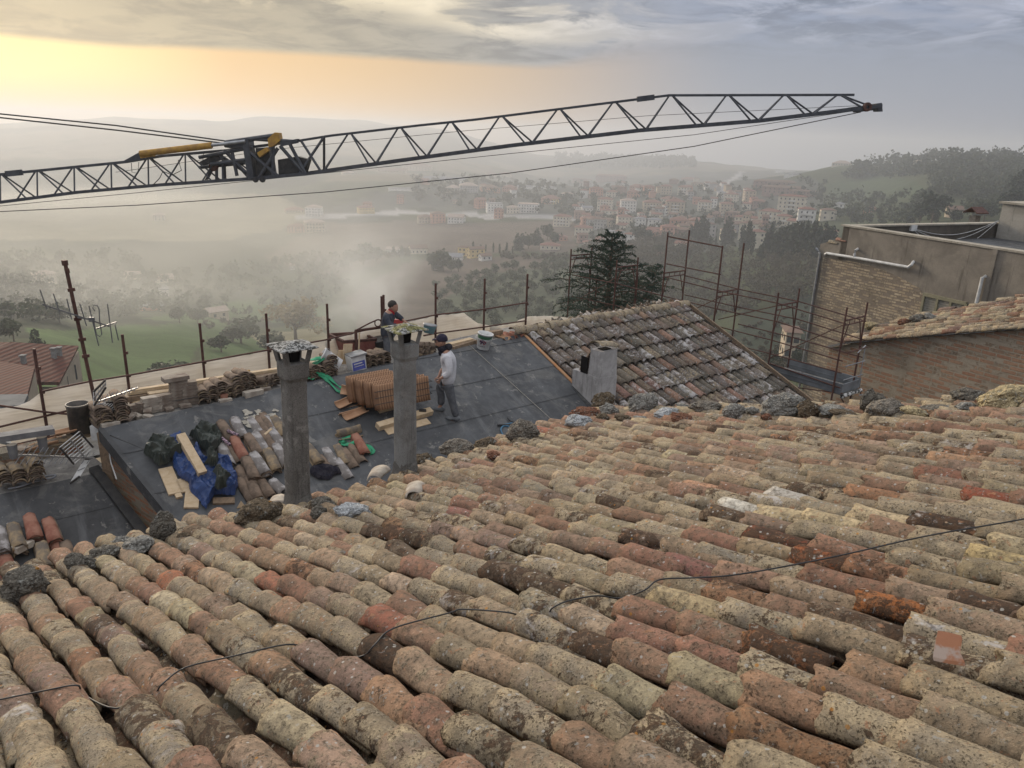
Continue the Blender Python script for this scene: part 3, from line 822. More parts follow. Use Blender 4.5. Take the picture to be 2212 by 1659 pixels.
wood('wood', 500, region([[(-100, 640), (300, 640), (300, 690), (-100, 700)], [(300, 600), (760, 560), (760, 640), (560, 690), (300, 680)], [(-100, 560), (300, 560), (300, 640), (-100, 640)]]), LEAF_DARK, 6, (5, 9), 50, .7)
wood('wood', 500, region([[(1200, 335), (1500, 340), (1500, 365), (1200, 365)]]), LEAF_DARK, 8, (7, 11), 20, 1.5)
wood('hedge', 160, region([[(640, 550), (900, 548), (900, 556), (640, 570)], [(1080, 552), (1250, 556), (1250, 566), (1080, 562)], [(430, 700), (700, 690), (700, 700), (430, 712)]]), LEAF_BRN, 9, (2, 4), 40, .5)
wood('scrub', 260, region([[(1500, 745), (1790, 650), (1790, 820), (1560, 820)], [(1200, 700), (1260, 600), (1480, 640), (1480, 700)]]), LEAF_BRN, 10, (1.5, 3), 60, .35)
# ---------------------------------------------------------------- far houses
_winme = None
def win_mesh():
    global _winme
    if _winme is None:
        b = MB(); b.box((0, 0, 0), (1, .16, 1)); o = b.build('window', GLASS); _winme = o.data
        bpy.data.objects.remove(o)
    return _winme
def house(px, py, wpx, floors, wall, roof, label, yaw=0, deep=.8, kind='hip', name='house', cat='house', group=None, wins=True, hfac=1.0, dmin=60, balc=False):
    """px, py: foot of the front wall; wpx: width in picture columns"""
    base, depth = ground_at(px, py, dmin)
    w = wpx * depth / FPX; h = max(3.5 * floors, 3.4) * hfac; d = max(w * deep, 7)
    az = math.atan2(base.x, base.y)
    th = -az + R(yaw)                                     # facing the viewer, turned by yaw
    Mx = Matrix.Rotation(th, 3, 'Z'); ax, ay = Mx @ Vector((1, 0, 0)), Mx @ Vector((0, 1, 0))
    c = base + ay * d / 2; c.z = base.z
    root = empty(name, c, label, cat, group)
    b = MB(); b.box(c + Vector((0, 0, h / 2 - 2)), (w, d, h + 4), Mx)
    if kind == 'gable':
        for s in (-1, 1):
            q = [c + ax * s * (w / 2 - .1) + ay * dy + Vector((0, 0, z)) for dy, z in ((-d / 2, h), (d / 2, h), (0, h + d * .22))]
            b.slab(q, .2)
    b.build('wall', wall, root)
    e = .5; r = MB(); top = c + Vector((0, 0, h + .003))
    if kind == 'flat':
        r.box(top + Vector((0, 0, .2)), (w + .4, d + .4, .4), Mx)
    elif kind == 'gable':
        rh = d * .22
        for s in (-1, 1):
            r.slab([top + ax * sx * (w / 2 + e) + ay * yy + Vector((0, 0, z + .25)) for sx, yy, z in ((-1, s * (d / 2 + e), -.15), (1, s * (d / 2 + e), -.15), (1, 0, rh), (-1, 0, rh))], .25, (ay * s * .4 + Vector((0, 0, 1))).normalized())
    else:
        rh = min(w, d) * .2; k = max(0, (w - d) / 2)
        A = [top + ax * sx * (w / 2 + e) + ay * sy * (d / 2 + e) for sx, sy in ((-1, -1), (1, -1), (1, 1), (-1, 1))]
        T = [top - ax * k + Vector((0, 0, rh)), top + ax * k + Vector((0, 0, rh))]
        r.add(A + T, [(0, 1, 5, 4), (2, 3, 4, 5), (1, 2, 5), (3, 0, 4), (3, 2, 1, 0)])
    ro = r.build('roof', roof, root)
    if wins:
        n = int(max(2, min(9, w / 3.4)))
        wm = win_mesh()
        for f in range(int(floors)):
            for i in range(n):
                o = bpy.data.objects.new('window', wm); COL.objects.link(o); o.parent = root
                o.location = -ay * (d / 2 + .0) + ax * ((i + .5) / n - .5) * w * .94 + Vector((0, 0, 3.3 * hfac * f + 1.9))
                o.rotation_euler = (0, 0, th); o.scale = (1.0 if n > 2 else 1.2, 1, 1.4)
        for f in range(int(floors)):
            for sgn in ([1] if yaw < 0 else [-1]):
                for j in range(2):
                    o = bpy.data.objects.new('window', wm); COL.objects.link(o); o.parent = root
                    o.location = ax * sgn * (w / 2) + ay * d * (j - .5) * .45 + Vector((0, 0, 3.3 * hfac * f + 1.9))
                    o.rotation_euler = (0, 0, th + math.pi / 2); o.scale = (1.1, 1, 1.4)
    if balc:
        for f in range(1, int(floors)):
            for i in range(max(1, int(w / 12))):
                bb = MB(); cx = ((i + .5) / max(1, int(w / 12)) - .5) * w * .9
                p = c - ay * (d / 2 + .65) + ax * cx + Vector((0, 0, 3.3 * f))
                bb.box(p, (7, 1.3, .2), Mx); bb.box(p - ay * .6 + Vector((0, 0, .5)), (7, .08, 1.0), Mx)
                bb.build('balcony', W_WHITE, root)
    return root
def r2(x, y): return (1000 + x / 1.8433) / 1.8228, (300 + y / 1.8433) / 1.8228
def r3(x, y): return (2100 + x / 1.4747) / 1.8228, (300 + y / 1.4747) / 1.8228
C_, W_, Y_, K_, G_, B_, T_ = W_CREAM, W_WHITE, W_YEL, W_PINK, W_GREY, W_BRICK, W_TAN
H = house
# valley and left slope
H(*r2(305, 1140), 36, 2, K_, ROOF_RED, 'pink house in the smoke on the left slope, left of the tan house', -12)
H(*r2(448, 1140), 42, 3, T_, ROOF_PALE, 'tan three-storey house in the smoke beside the pink house', 8)
H(*r2(430, 1025), 34, 3, W_, ROOF_PALE, 'white balconied house standing above the tan house in the smoke', -10)
H(*r2(820, 1000), 34, 2, Y_, ROOF_RED, 'ochre yellow house beside the valley road', 10)
H(*r2(300, 1000), 40, 1, T_, ROOF_RED, 'low red-roofed house fading in the haze left of the white balconied house', 5)
H(*r2(280, 1410), 10, 1, W_, ROOF_PALE, 'tiny pale shed alone in the smoky field', 0, kind='gable', wins=False, name='shed', cat='shed')
H(*r2(1000, 1305), 26, 1, W_, ROOF_PALE, 'white cottage with pale roof on the brown field, left of the cypresses', -15, kind='gable', hfac=1.3)
H(*r2(1200, 1295), 36, 1, C_, ROOF_BRN, 'low cream farm building on the brown field right of the cypresses', 12, kind='gable', hfac=1.3)
H(*r2(1510, 1310), 20, 2, Y_, ROOF_BRN, 'smaller square yellow farmhouse left of the large yellow farmhouse', -20)
H(*r2(1622, 1325), 34, 2, Y_, ROOF_BRN, 'large yellow farmhouse with brown roof above the olive grove', 22, kind='gable', deep=.6)
H(*r2(1690, 1340), 24, 1, W_, ROOF_BRN, 'low pale annex at the right of the large yellow farmhouse', 22, kind='gable')
H(*r2(1448, 1345), 36, 1, W_, ROOF_GREY, 'low building with broad pale roof below the yellow farmhouses', -8, kind='gable', hfac=.9)
H(*r2(1250, 1070), 34, 2, T_, ROOF_BRN, 'tan house at the left of the walled valley cottages', 5)
H(*r2(1340, 1070), 30, 3, K_, ROOF_BRN, 'tall pinkish house in the middle of the valley cottages', 10)
H(*r2(1460, 1075), 34, 2, W_, ROOF_PALE, 'white gabled house at the right of the valley cottages', -14, kind='gable')
H(*r2(1750, 990), 34, 3, W_, ROOF_GREY, 'white balconied apartment block on the valley road, left one of two', 8, kind='flat', balc=True, name='apartment_block', cat='apartment block')
H(*r2(1985, 1000), 44, 3, W_, ROOF_PALE, 'white balconied apartment block on the valley road, right one of two', -6, kind='flat', balc=True, name='apartment_block', cat='apartment block')
H(*r2(1880, 1000), 28, 2, C_, ROOF_PALE, 'cream middle house between the two balconied valley blocks', 0)
H(*r2(1720, 850), 40, 2, K_, ROOF_BRN, 'salmon house under the left hill crest', 8)
H(*r2(1850, 850), 30, 2, K_, ROOF_RED, 'orange-pink house right of the salmon house under the crest', -8)
H(*r2(1560, 850), 40, 3, G_, ROOF_PALE, 'grey block left of the salmon house under the crest', 4)
H(*r2(1440, 850), 34, 2, G_, ROOF_PALE, 'dim grey house at the foot of the left wooded crest', -10)
H(*r2(2160, 935), 44, 2, K_, ROOF_RED, 'long salmon house with red roof right of the valley blocks', 5, name='house')
H(*r2(1380, 770), 90, 1, W_, ROOF_GREY, 'long pale industrial shed below the wooded crest', -6, kind='gable', wins=False, name='industrial_shed', cat='shed', deep=.3)
H(*r2(1080, 845), 60, 1, W_, ROOF_GREY, 'pair of pale low sheds above the valley road', 4, kind='flat', wins=False, name='industrial_shed', cat='shed', deep=.3)
H(*r2(2010, 820), 110, 1, W_, ROOF_GREY, 'long white factory roof at the left end of the town', 0, kind='flat', wins=False, name='factory', cat='factory', deep=.25)
H(*r2(1180, 690), 62, 3, T_, ROOF_BRN, 'large villa crowning the left wooded hill', -5, name='villa', cat='villa')
H(*r2(1000, 700), 60, 1, T_, ROOF_BRN, 'low wing left of the hilltop villa', -5, deep=.4, kind='gable')
H(*r2(690, 715), 26, 1, C_, ROOF_PALE, 'small cream house fading on the ridge left of the villa', 10)
H(*r2(1730, 735), 24, 2, T_, ROOF_BRN, 'tan house on the crest right of the villa trees', 10)
H(*r2(1820, 735), 24, 2, T_, ROOF_RED, 'red-roofed house on the crest right of the tan one', -10)
# left foreground slope
H(100, 612, 42, 1, C_, ROOF_PALE, 'pale hip-roofed house seen left of the aerial mast top', 10, hfac=1.3)
H(285, 605, 28, 1, C_, ROOF_PALE, 'small bright gabled cottage in the haze right of the mast', -20, kind='gable')
H(358, 612, 34, 1, C_, ROOF_PALE, 'small pale house just right of the bright gabled cottage', 10, kind='gable')
H(355, 640, 20, 1, W_, ROOF_GREY, 'little white-roofed hut below the haze cottages', 0, kind='flat', wins=False, name='hut', cat='hut')
H(328, 672, 46, 1, K_, ROOF_GREY, 'low building with pale flat roof above the green field', 0, kind='flat', wins=False, name='barn', cat='barn', hfac=.5, deep=.6)
H(475, 690, 42, 1, T_, ROOF_PALE, 'pale gabled barn right of the two round trees', 25, kind='gable', name='barn', cat='barn')
H(345, 478, 24, 2, C_, ROOF_PALE, 'bright pale house high in the golden haze under the crane jib', 0)
# town, measured on an enlarged detail
town = [
 (450, 620, 150, 4, B_, ROOF_RED, 'long brick apartment row on the town skyline', 0, 'slab'),
 (270, 625, 70, 3, B_, ROOF_BRN, 'brick apartment block at the left end of the skyline row', 0, 'slab'),
 (365, 700, 46, 3, K_, ROOF_RED, 'pink apartment house below the left end of the skyline row', 6, ''),
 (455, 705, 40, 2, C_, ROOF_RED, 'cream red-roofed house right of the pink apartment house', -6, ''),
 (110, 750, 44, 2, Y_, ROOF_RED, 'ochre balconied house at the left edge of the town', 0, 'b'),
 (200, 720, 40, 2, G_, ROOF_PALE, 'grey house behind the ochre balconied house', 8, ''),
 (410, 790, 50, 4, C_, ROOF_RED, 'tall cream block with red roof left of the town centre', -8, 'b'),
 (315, 805, 36, 2, W_, ROOF_GREY, 'white house with grey gable roof below the tall cream block', 20, 'g'),
 (425, 820, 40, 2, C_, ROOF_RED, 'low cream house stepping down in front of the tall cream block', 0, 'b'),
 (550, 800, 52, 4, W_, ROOF_PALE, 'white tall block between the tall cream block and the arcade building', 5, ''),
 (520, 820, 40, 2, W_, ROOF_RED, 'white balconied house at the foot of the white tall block', 0, 'b'),
 (690, 790, 90, 3, T_, ROOF_RED, 'left wing of the long balconied apartment building in the town centre', 6, 'b'),
 (820, 810, 90, 4, T_, ROOF_RED, 'right wing of the long balconied apartment building in the town centre', 6, 'b'),
 (790, 735, 90, 1, C_, ROOF_RED, 'red roof and upper floor behind the long apartment building', 0, ''),
 (580, 710, 44, 2, K_, ROOF_RED, 'salmon house above the white tall block', 0, ''),
 (600, 670, 50, 2, K_, ROOF_RED, 'red-roofed house under the middle of the skyline row', -5, ''),
 (670, 690, 36, 3, K_, ROOF_RED, 'narrow pink house with balconies left of the pale square house', 5, 'b'),
 (770, 690, 38, 3, T_, ROOF_RED, 'brownish square house under the right end of the skyline row', 0, ''),
 (870, 695, 40, 3, C_, ROOF_RED, 'pale square house with red roof right of the brownish one', -5, 'b'),
 (905, 610, 80, 1, B_, ROOF_RED, 'long low red building on the crest right of the skyline row', 0, ''),
 (990, 640, 120, 1, T_, ROOF_BRN, 'long low brown row below the crest beside the climbing road', 4, ''),
 (1140, 740, 44, 3, C_, ROOF_RED, 'cream house with red hip roof below the climbing road', -12, ''),
 (1095, 715, 30, 2, W_, ROOF_GREY, 'small white house left of the cream hip-roofed house', 10, ''),
 (1255, 745, 38, 4, T_, ROOF_RED, 'tall tan tower block with red roof', 20, ''),
 (1310, 770, 44, 2, B_, ROOF_RED, 'red-roofed house right of the tall tan block', 0, ''),
 (990, 790, 46, 3, C_, ROOF_RED, 'cream balconied house right of the long apartment building', 0, 'b'),
 (1120, 800, 44, 3, T_, ROOF_RED, 'tan house in the hollow below the cream hip-roofed house', 8, ''),
 (1050, 815, 40, 1, K_, ROOF_RED, 'low pink house beside the tan house in the hollow', 0, ''),
 (1490, 800, 128, 4, C_, ROOF_RED, 'wide cream apartment block with rows of balconies at the right of the town', -8, 'b'),
 (1400, 650, 200, 2, B_, ROOF_BRN, 'upper terrace of long brick flats on the slope', -3, 'slab'),
 (1450, 685, 200, 2, B_, ROOF_BRN, 'middle terrace of long brick flats on the slope', -3, 'slab'),
 (1560, 710, 130, 2, B_, ROOF_BRN, 'lower terrace of long brick flats on the slope', -3, 'slab'),
 (1460, 560, 90, 1, W_, ROOF_GREY, 'pale flat-roofed school building on the crest', 0, 'flat'),
 (1500, 585, 70, 1, W_, ROOF_GREY, 'white low hall just below the crest school', 0, 'flat'),
 (1660, 525, 60, 1, C_, ROOF_PALE, 'small pale house on the crest left of the right hill', 0, ''),
 (1790, 522, 90, 1, C_, ROOF_PALE, 'long pale row of houses on the crest left of the right hill', 0, ''),
 (1355, 865, 64, 3, C_, ROOF_RED, 'cream block with balconies, left of three at the lower right of the town', -15, 'b'),
 (1450, 870, 70, 2, C_, ROOF_RED, 'cream block, middle of three at the lower right of the town', -5, 'b'),
 (1580, 865, 80, 3, W_, ROOF_RED, 'white block with stepped roof, right of three at the lower right of the town', 8, 'b'),
 (1710, 840, 70, 2, C_, ROOF_BRN, 'cream house standing alone on the wooded slope right of the blocks', 12, ''),
 (1770, 765, 34, 1, W_, ROOF_GREY, 'small bright white house in the dark wood on the right', 0, ''),
 (1950, 795, 44, 1, K_, ROOF_RED, 'pink villa among trees below the right hill', 0, ''),
 (1200, 865, 40, 2, C_, ROOF_RED, 'cream house above the left cypress group', 0, ''),
 (160, 880, 56, 3, C_, ROOF_RED, 'cream three-storey villa at the lower left of the town', -10, 'b'),
 (330, 870, 56, 2, K_, ROOF_RED, 'salmon house right of the lower left villa', 10, ''),
 (430, 880, 56, 2, T_, ROOF_BRN, 'tan house in the lower town, right of the salmon house', 0, ''),
 (530, 880, 50, 3, C_, ROOF_RED, 'cream house in the lower town, left of the smaller white one', 8, ''),
 (700, 880, 44, 2, W_, ROOF_GREY, 'white house in the lower town with a grey roof', 0, ''),
 (620, 870, 36, 2, W_, ROOF_GREY, 'narrow white house between cream and grey-roofed ones in the lower town', 5, ''),
 (840, 880, 60, 2, K_, ROOF_RED, 'pink double house in the lower town', -4, ''),
 (960, 885, 90, 2, K_, ROOF_RED, 'broad pink house with long red roof above the dark cypresses', 6, ''),
 (290, 925, 60, 2, C_, ROOF_RED, 'cream house just above the cedar top', 0, ''),
 (480, 930, 60, 1, W_, ROOF_GREY, 'low white garage row above the cedar', 0, 'flat'),
 (700, 925, 60, 1, W_, ROOF_RED, 'house with bright red gable roof above the tall scaffold frame', -20, 'g'),
 (790, 925, 56, 2, K_, ROOF_RED, 'salmon house beside the bright red gable roof', 10, ''),
 (520, 960, 44, 1, W_, ROOF_PALE, 'small white house with pinkish roof left of the dark pine', 0, ''),
 (150, 960, 56, 1, K_, ROOF_RED, 'low pinkish house left of the cedar top', 5, ''),
 (95, 1010, 66, 1, C_, ROOF_RED, 'long farmhouse with pale red roof left of the cedar', -4, ''),
 (330, 995, 50, 1, C_, ROOF_RED, 'cream house partly hidden by the cedar top', 0, ''),
 (600, 1020, 50, 1, C_, ROOF_BRN, 'gabled tan cottage to the right of the cedar top', 20, 'g'),
 (845, 1035, 40, 2, C_, ROOF_RED, 'narrow cream cottage with pink roof inside the tall scaffold frame', -25, 'g'),
 (735, 1075, 30, 1, K_, ROOF_RED, 'pinkish small cottage next to the tall scaffold post', 0, 'g'),
 (1130, 945, 70, 2, C_, ROOF_BRN, 'cream farmhouse between the two cypress groups', 6, ''),
 (1240, 940, 60, 3, C_, ROOF_BRN, 'taller cream villa between the cypresses', -6, ''),
 (1300, 1000, 50, 3, C_, ROOF_RED, 'tall tan villa standing in front of the cypress wood', 15, ''),
 (1720, 940, 46, 1, C_, ROOF_RED, 'low reddish house touching the corner of the terrace parapet', 0, ''),
]
for X, Y, wz, fl, wl, rf, lb, yw, opt in town:
    H(*r3(X, Y), wz / 1.4747 / 1.8228 * (1.72 if wz < 70 else 1.2), fl, wl, rf, lb, yw + random.uniform(-3, 3), kind={'g': 'gable', 'flat': 'flat', 'slab': 'hip'}.get(opt, 'hip'), deep=.22 if opt == 'slab' or wz > 110 else .7,
      balc=opt == 'b', name='apartment_block' if opt in ('slab',) or fl >= 4 else 'house', cat='apartment block' if opt == 'slab' or fl >= 4 else 'house', wins=opt != 'flat')
H(1940, 345, 36, 2, G_, ROOF_GREY, 'grey building among the trees on the right skyline', 0, kind='flat')
H(1982, 362, 20, 2, T_, ROOF_PALE, 'small pale house below the right skyline', 0)
H(2196, 356, 14, 1, W_, ROOF_GREY, 'tiny white hut near the top of the right hill', 0, wins=False, name='hut', cat='hut')
H(2065, 470, 26, 1, W_TAN, ROOF_BRN, 'dim house among pines right above the terrace', 20, kind='gable')
H(1706, 782, 30, 2, W_TAN, ROOF_BRN, 'small tan house seen through the scaffold below the deck', 10, dmin=40)
tree('conifer', 1672, 795, 44, 'small dark conifer seen through the scaffold left of the tan house', cat='conifer')
tree('conifer', 1718, 792, 50, 'dark conifer seen through the scaffold in front of the tan house', cat='conifer')

# the rest of the town, packed between the named houses
_rt = random.Random(21)
TP = [[(640, 470), (900, 400), (1230, 385), (1560, 385), (1600, 500), (1400, 545), (1250, 535), (1240, 480)], [(1240, 400), (1560, 390), (1740, 480), (1600, 520), (1260, 530)], [(1240, 400), (1560, 390), (1740, 480), (1600, 520), (1260, 530)]]
_kinds = [(W_CREAM, ROOF_RED, 'cream house with red roof'), (W_TAN, ROOF_BRN, 'tan house with brown roof'), (W_PINK, ROOF_RED, 'pink house with red roof'), (W_GREY, ROOF_BRN, 'grey house with brown roof'), (W_WHITE, ROOF_RED, 'white house with red roof'), (W_BRICK, ROOF_BRN, 'brick house with brown roof')]
_n = 0
while _n < 95:
    po = TP[_rt.randrange(3)]; xs = [p[0] for p in po]; ys = [p[1] for p in po]
    x, y = _rt.uniform(min(xs), max(xs)), _rt.uniform(min(ys), max(ys))
    if not inpoly(np.array([x]), np.array([y]), po)[0]: continue
    wl, rf, lb = _rt.choice(_kinds); _n += 1; fl = _rt.choice((1, 2, 2, 3))
    H(x, y, _rt.uniform(13, 26) * (.7 + .3 * (y - 385) / 140), fl, wl, rf, 'small %s-storey %s packed in the hazy town' % (['one', 'two', 'three'][fl - 1], lb), _rt.uniform(-30, 30), kind=_rt.choice(('hip', 'gable')), deep=_rt.uniform(.6, 1), group='small %d-storey %ss' % (fl, lb), wins=y > 430)
# ---------------------------------------------------------------- frames of the roofs
# near roof: falls away from the viewer to the left
V1 = ray(-300, 900); _a1 = math.degrees(math.atan2(V1.x, V1.y))
U1 = dirv(_a1 + 92); N1 = V1.cross(U1).normalized()
if N1.z < 0: N1 = -N1
D1 = -1.75 * N1.z
def P1(x, y, up=0.0): return hit(x, y, N1, D1 + up)
O1 = Vector((0, 0, -1.75))
# far roof: falls towards the viewer
U2 = dirv(51); _v2 = ray(-427, -904); N2 = U2.cross(_v2).normalized()
FOOT = ray(985, 905) * 14.7; D2 = FOOT.dot(N2); W2D = N2.cross(U2).normalized()      # W2D points up the slope
def P2(x, y, up=0.0): return hit(x, y, N2, D2 + up)
def uw(P): return (P - FOOT).dot(U2), (P - FOOT).dot(W2D)
def at2(u, w, up=0.0): return FOOT + U2 * u + W2D * w + N2 * up
ZV = Vector((0, 0, 1))

PAL_NEAR = [((.310, .235, .150), 22, .56, .36, .05), ((.270, .215, .145), 18, .66, .42, .12), ((.320, .180, .115), 16, .28, .38, .02), ((.275, .135, .088), 10, .14, .36, .0),
            ((.350, .250, .160), 14, .34, .30, .02), ((.29, .135, .065), 4, .14, .58, .1), ((.15, .10, .07), 4, .28, .72, .25), ((.46, .37, .235), 8, .18, .20, .0), ((.25, .23, .19), 9, .72, .52, .40), ((.25, .16, .12), 8, .25, .42, .1), ((.26, .21, .145), 9, .6, .64, .35)]
PAL_FAR = [((.135, .115, .100), 22, .35, .40, .50), ((.175, .148, .125), 20, .3, .38, .56), ((.26, .15, .11), 6, .1, .30, .50), ((.17, .13, .10), 18, .4, .42, .36), ((.30, .19, .13), 3, .1, .3, .4), ((.21, .185, .16), 12, .3, .36, .68), ((.11, .097, .085), 10, .3, .5, .4)]
def pick(pal, rs):
    w = np.array([p[1] for p in pal], float); p = pal[rs.choice(len(pal), p=w / w.sum())]
    f = rs.uniform(.86, 1.16); c = np.array(p[0]) * f * rs.uniform(.94, 1.06, 3); c = c * .88 + c.mean() * .12
    return c, (p[2] + rs.uniform(-.15, .15), p[3] + rs.uniform(-.1, .14), p[4] + rs.uniform(-.15, .2), rs.uniform(0, 1))
NTH, NS = 15, 8
def tile_shell(rs, O, X, Dn, N, L, r0, r1, th=.014, hk=.95, wob=.005, chip=.012, concave=False, n_th=NTH, n_s=NS):
    """one curved tile; O lower end centre, X across, Dn downslope, N up; r0 lower radius, r1 upper radius"""
    ths = np.linspace(-.04, math.pi + .04, n_th)
    s = np.linspace(0, 1, n_s)
    ph = rs.uniform(0, 6.28, 6)
    S, T = np.meshgrid(s, ths, indexing='ij')
    r = r0 + (r1 - r0) * S
    w = wob * (np.sin(S * 5 + ph[0] + T) + .8 * np.sin(T * 3 + ph[1] + S * 4) + .5 * np.sin(T * 6 + S * 11 + ph[2])) + wob * .35 * rs.normal(size=S.shape)
    r = r + w
    x = r * np.cos(T); z = r * np.sin(T) * hk
    y = -S * L
    ch = chip * (np.sin(T * 2.3 + ph[3]) + .7 * np.sin(T * 5.1 + ph[4])) + chip * .35 * rs.normal(size=S.shape)
    if rs.rand() < .07: ch = ch - 4.5 * chip * np.exp(-((T - rs.uniform(.3, 2.8)) / .35) ** 2)
    y = y + ch * ((S < .01) | (S > .99))
    z = z + .004 * np.sin(S * 3.1 + ph[5])
    z = z * (1 if concave else rs.uniform(.84, 1.04)) + (0 if concave else rs.uniform(-.010, .012)) * 4 * S * (1 - S)
    if concave: z = -z
    outer = np.stack([x, y, z], -1)
    k = (r - th) / r
    inner = np.stack([x * k, y, z * k], -1)
    B = np.stack([np.array(X), np.array(Dn), np.array(N)])      # rows
    Vo = outer.reshape(-1, 3) @ B + np.array(O); Vi = inner.reshape(-1, 3) @ B + np.array(O)
    V = np.concatenate([Vo, Vi])
    idx = np.arange(n_s * n_th).reshape(n_s, n_th); m = n_s * n_th
    def grid(a): return np.stack([a[:-1, :-1], a[1:, :-1], a[1:, 1:], a[:-1, 1:]], -1).reshape(-1, 4)
    F = [grid(idx), grid(idx + m)[:, ::-1]]
    e0 = idx[0]; F.append(np.stack([e0[:-1], e0[1:], e0[1:] + m, e0[:-1] + m], -1))
    e1 = idx[-1]; F.append(np.stack([e1[1:], e1[:-1], e1[:-1] + m, e1[1:] + m], -1))
    a = idx[:, 0]; F.append(np.stack([a[1:], a[:-1], a[:-1] + m, a[1:] + m], -1))
    a = idx[:, -1]; F.append(np.stack([a[:-1], a[1:], a[1:] + m, a[:-1] + m], -1))
    F = np.concatenate(F)
    if concave: F = F[:, ::-1]
    return V, F
class TileSet:
    def __init__(s): s.V = []; s.F = []; s.c = []; s.p = []; s.n = 0
    def add(s, V, F, c, p):
        s.V.append(V); s.F.append(F + s.n); s.n += len(V)
        s.c.append(np.tile(np.append(c, 1.0), (len(V), 1))); s.p.append(np.tile(np.array(p), (len(V), 1)))
    def build(s, name, parent=None):
        return np_mesh(name, np.concatenate(s.V), np.concatenate(s.F), TILE, parent, True, {'tc': np.concatenate(s.c), 'tp': np.concatenate(s.p)})

def tile_field(name, parent, pal, seed, O, U, Dn, N, us, vlo, vhi, expo, L, r0, r1, sag=.02, base=.03, lift=.034, jit=1.0, special=None, nth=NTH, ns=NS, pans=True):
    """columns at us; vlo(u), vhi(u): lower (eave) and upper end measured along Dn (lower end is larger)"""
    rs = np.random.RandomState(seed); T = TileSet(); Pn = TileSet()
    U = np.array(U); D_ = np.array(Dn); Nn = np.array(N); O = np.array(O)
    for ci, u in enumerate(us):
        ve = vlo(u) + rs.uniform(-.06, .06) * jit; v = ve; vt = vhi(u)
        cw = rs.uniform(-.012, .012) * jit; ph = rs.uniform(0, 6.28)
        while v > vt:
            e = rs.uniform(*expo); Lh = L * rs.uniform(.92, 1.06)
            du = cw + .013 * math.sin(v * 1.3 + ph) * jit + rs.uniform(-.007, .007) * jit
            a = rs.normal() * .035 * jit; tw = rs.normal() * .06 * jit
            if jit > .9 and rs.rand() < .05: a *= 2.5; du *= 1.6; Lh *= rs.uniform(.6, .9)
            dn = D_ * math.cos(a) + U * math.sin(a); x = U * math.cos(a) - D_ * math.sin(a)
            # lower end rests on the tile below, so the tile is a little flatter than the roof
            lf = (lift + rs.uniform(-.004, .010) * jit)
            k = lf / Lh; dn2 = dn + Nn * k; dn2 /= np.linalg.norm(dn2); n2 = Nn - dn * k; n2 /= np.linalg.norm(n2)
            x2 = x * math.cos(tw) + n2 * math.sin(tw); n3 = n2 * math.cos(tw) - x * math.sin(tw)
            sg = sag * (math.sin(u * .9 + 1.0) * math.cos(v * .7) + .6 * math.sin(v * 1.7 + u * .5))
            p = O + U * (u + du) + D_ * v + Nn * (base + sg + lf)
            q = rs.uniform(.90, 1.09); c, pr = pick(pal, rs)
            if special:
                sp = special(u, v)
                if sp: c, pr = np.array(sp[0]), (sp[1], sp[2], sp[3], rs.uniform())
            V, F = tile_shell(rs, p, x2, dn2, n3, Lh, r0 * q, r1 * q, wob=.0035 * (.5 + .5 * jit), chip=.009 * jit + .002, n_th=nth, n_s=ns)
            T.add(V, F, c * .78 + np.array((.31, .235, .15)) * .22 if pal is PAL_NEAR and not (special and sp) else c, pr)
            v -= e
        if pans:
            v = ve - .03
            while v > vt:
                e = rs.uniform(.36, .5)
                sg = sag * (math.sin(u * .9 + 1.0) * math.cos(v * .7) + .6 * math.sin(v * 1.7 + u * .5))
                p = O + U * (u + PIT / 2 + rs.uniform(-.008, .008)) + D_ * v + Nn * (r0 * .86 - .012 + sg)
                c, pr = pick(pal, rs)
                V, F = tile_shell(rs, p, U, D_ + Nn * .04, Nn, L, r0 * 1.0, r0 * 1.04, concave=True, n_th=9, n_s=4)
                Pn.add(V, F, c * .34, (pr[0], pr[1] + .15, pr[2], pr[3]))  # pan colour darkened: grime, plus painted shade to deepen the gaps
                v -= e
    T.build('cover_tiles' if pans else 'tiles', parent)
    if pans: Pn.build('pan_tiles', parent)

# ---------------------------------------------------------------- near roof
PIT = .207
_e = [P1(x, y + 4) for x, y in ((-260, 1330), (-120, 1290), (30, 1248), (130, 1225), (250, 1195), (350, 1160), (400, 1132), (500, 1112), (640, 1100), (760, 1066), (880, 1036), (1000, 985), (1100, 945), (1200, 912), (1290, 890))]
EU = [(p - O1).dot(U1) for p in _e]; EV = [(p - O1).dot(V1) for p in _e]
VERGE = [((P1(x, y) - O1).dot(V1), (P1(x, y) - O1).dot(U1)) for x, y in ((1290, 889), (1450, 886), (1700, 882), (1900, 878), (2060, 872), (2212, 866), (2420, 866))]
def eave(u):
    lo = float(np.interp(u, EU, EV)); lo = .35 * lo + .65 * (EV[0] + (EV[-1] - EV[0]) * (u - EU[0]) / (EU[-1] - EU[0])) if u < 2.2 or u > 9 else lo
    # beyond the corner only the verge limits the column
    vv = [a for a, b in VERGE][::-1]; uu = [b for a, b in VERGE][::-1]
    if u > uu[-1] - .02: lo = min(lo, float(np.interp(u, uu[::-1] if uu[0] < uu[-1] else sorted(uu), sorted(vv, reverse=True))))
    return lo
near = empty('tiled_roof', O1, 'large weathered tan and terracotta tiled roof filling the foreground', 'roof')
UMAX = max(b for a, b in VERGE)
SPEC = []
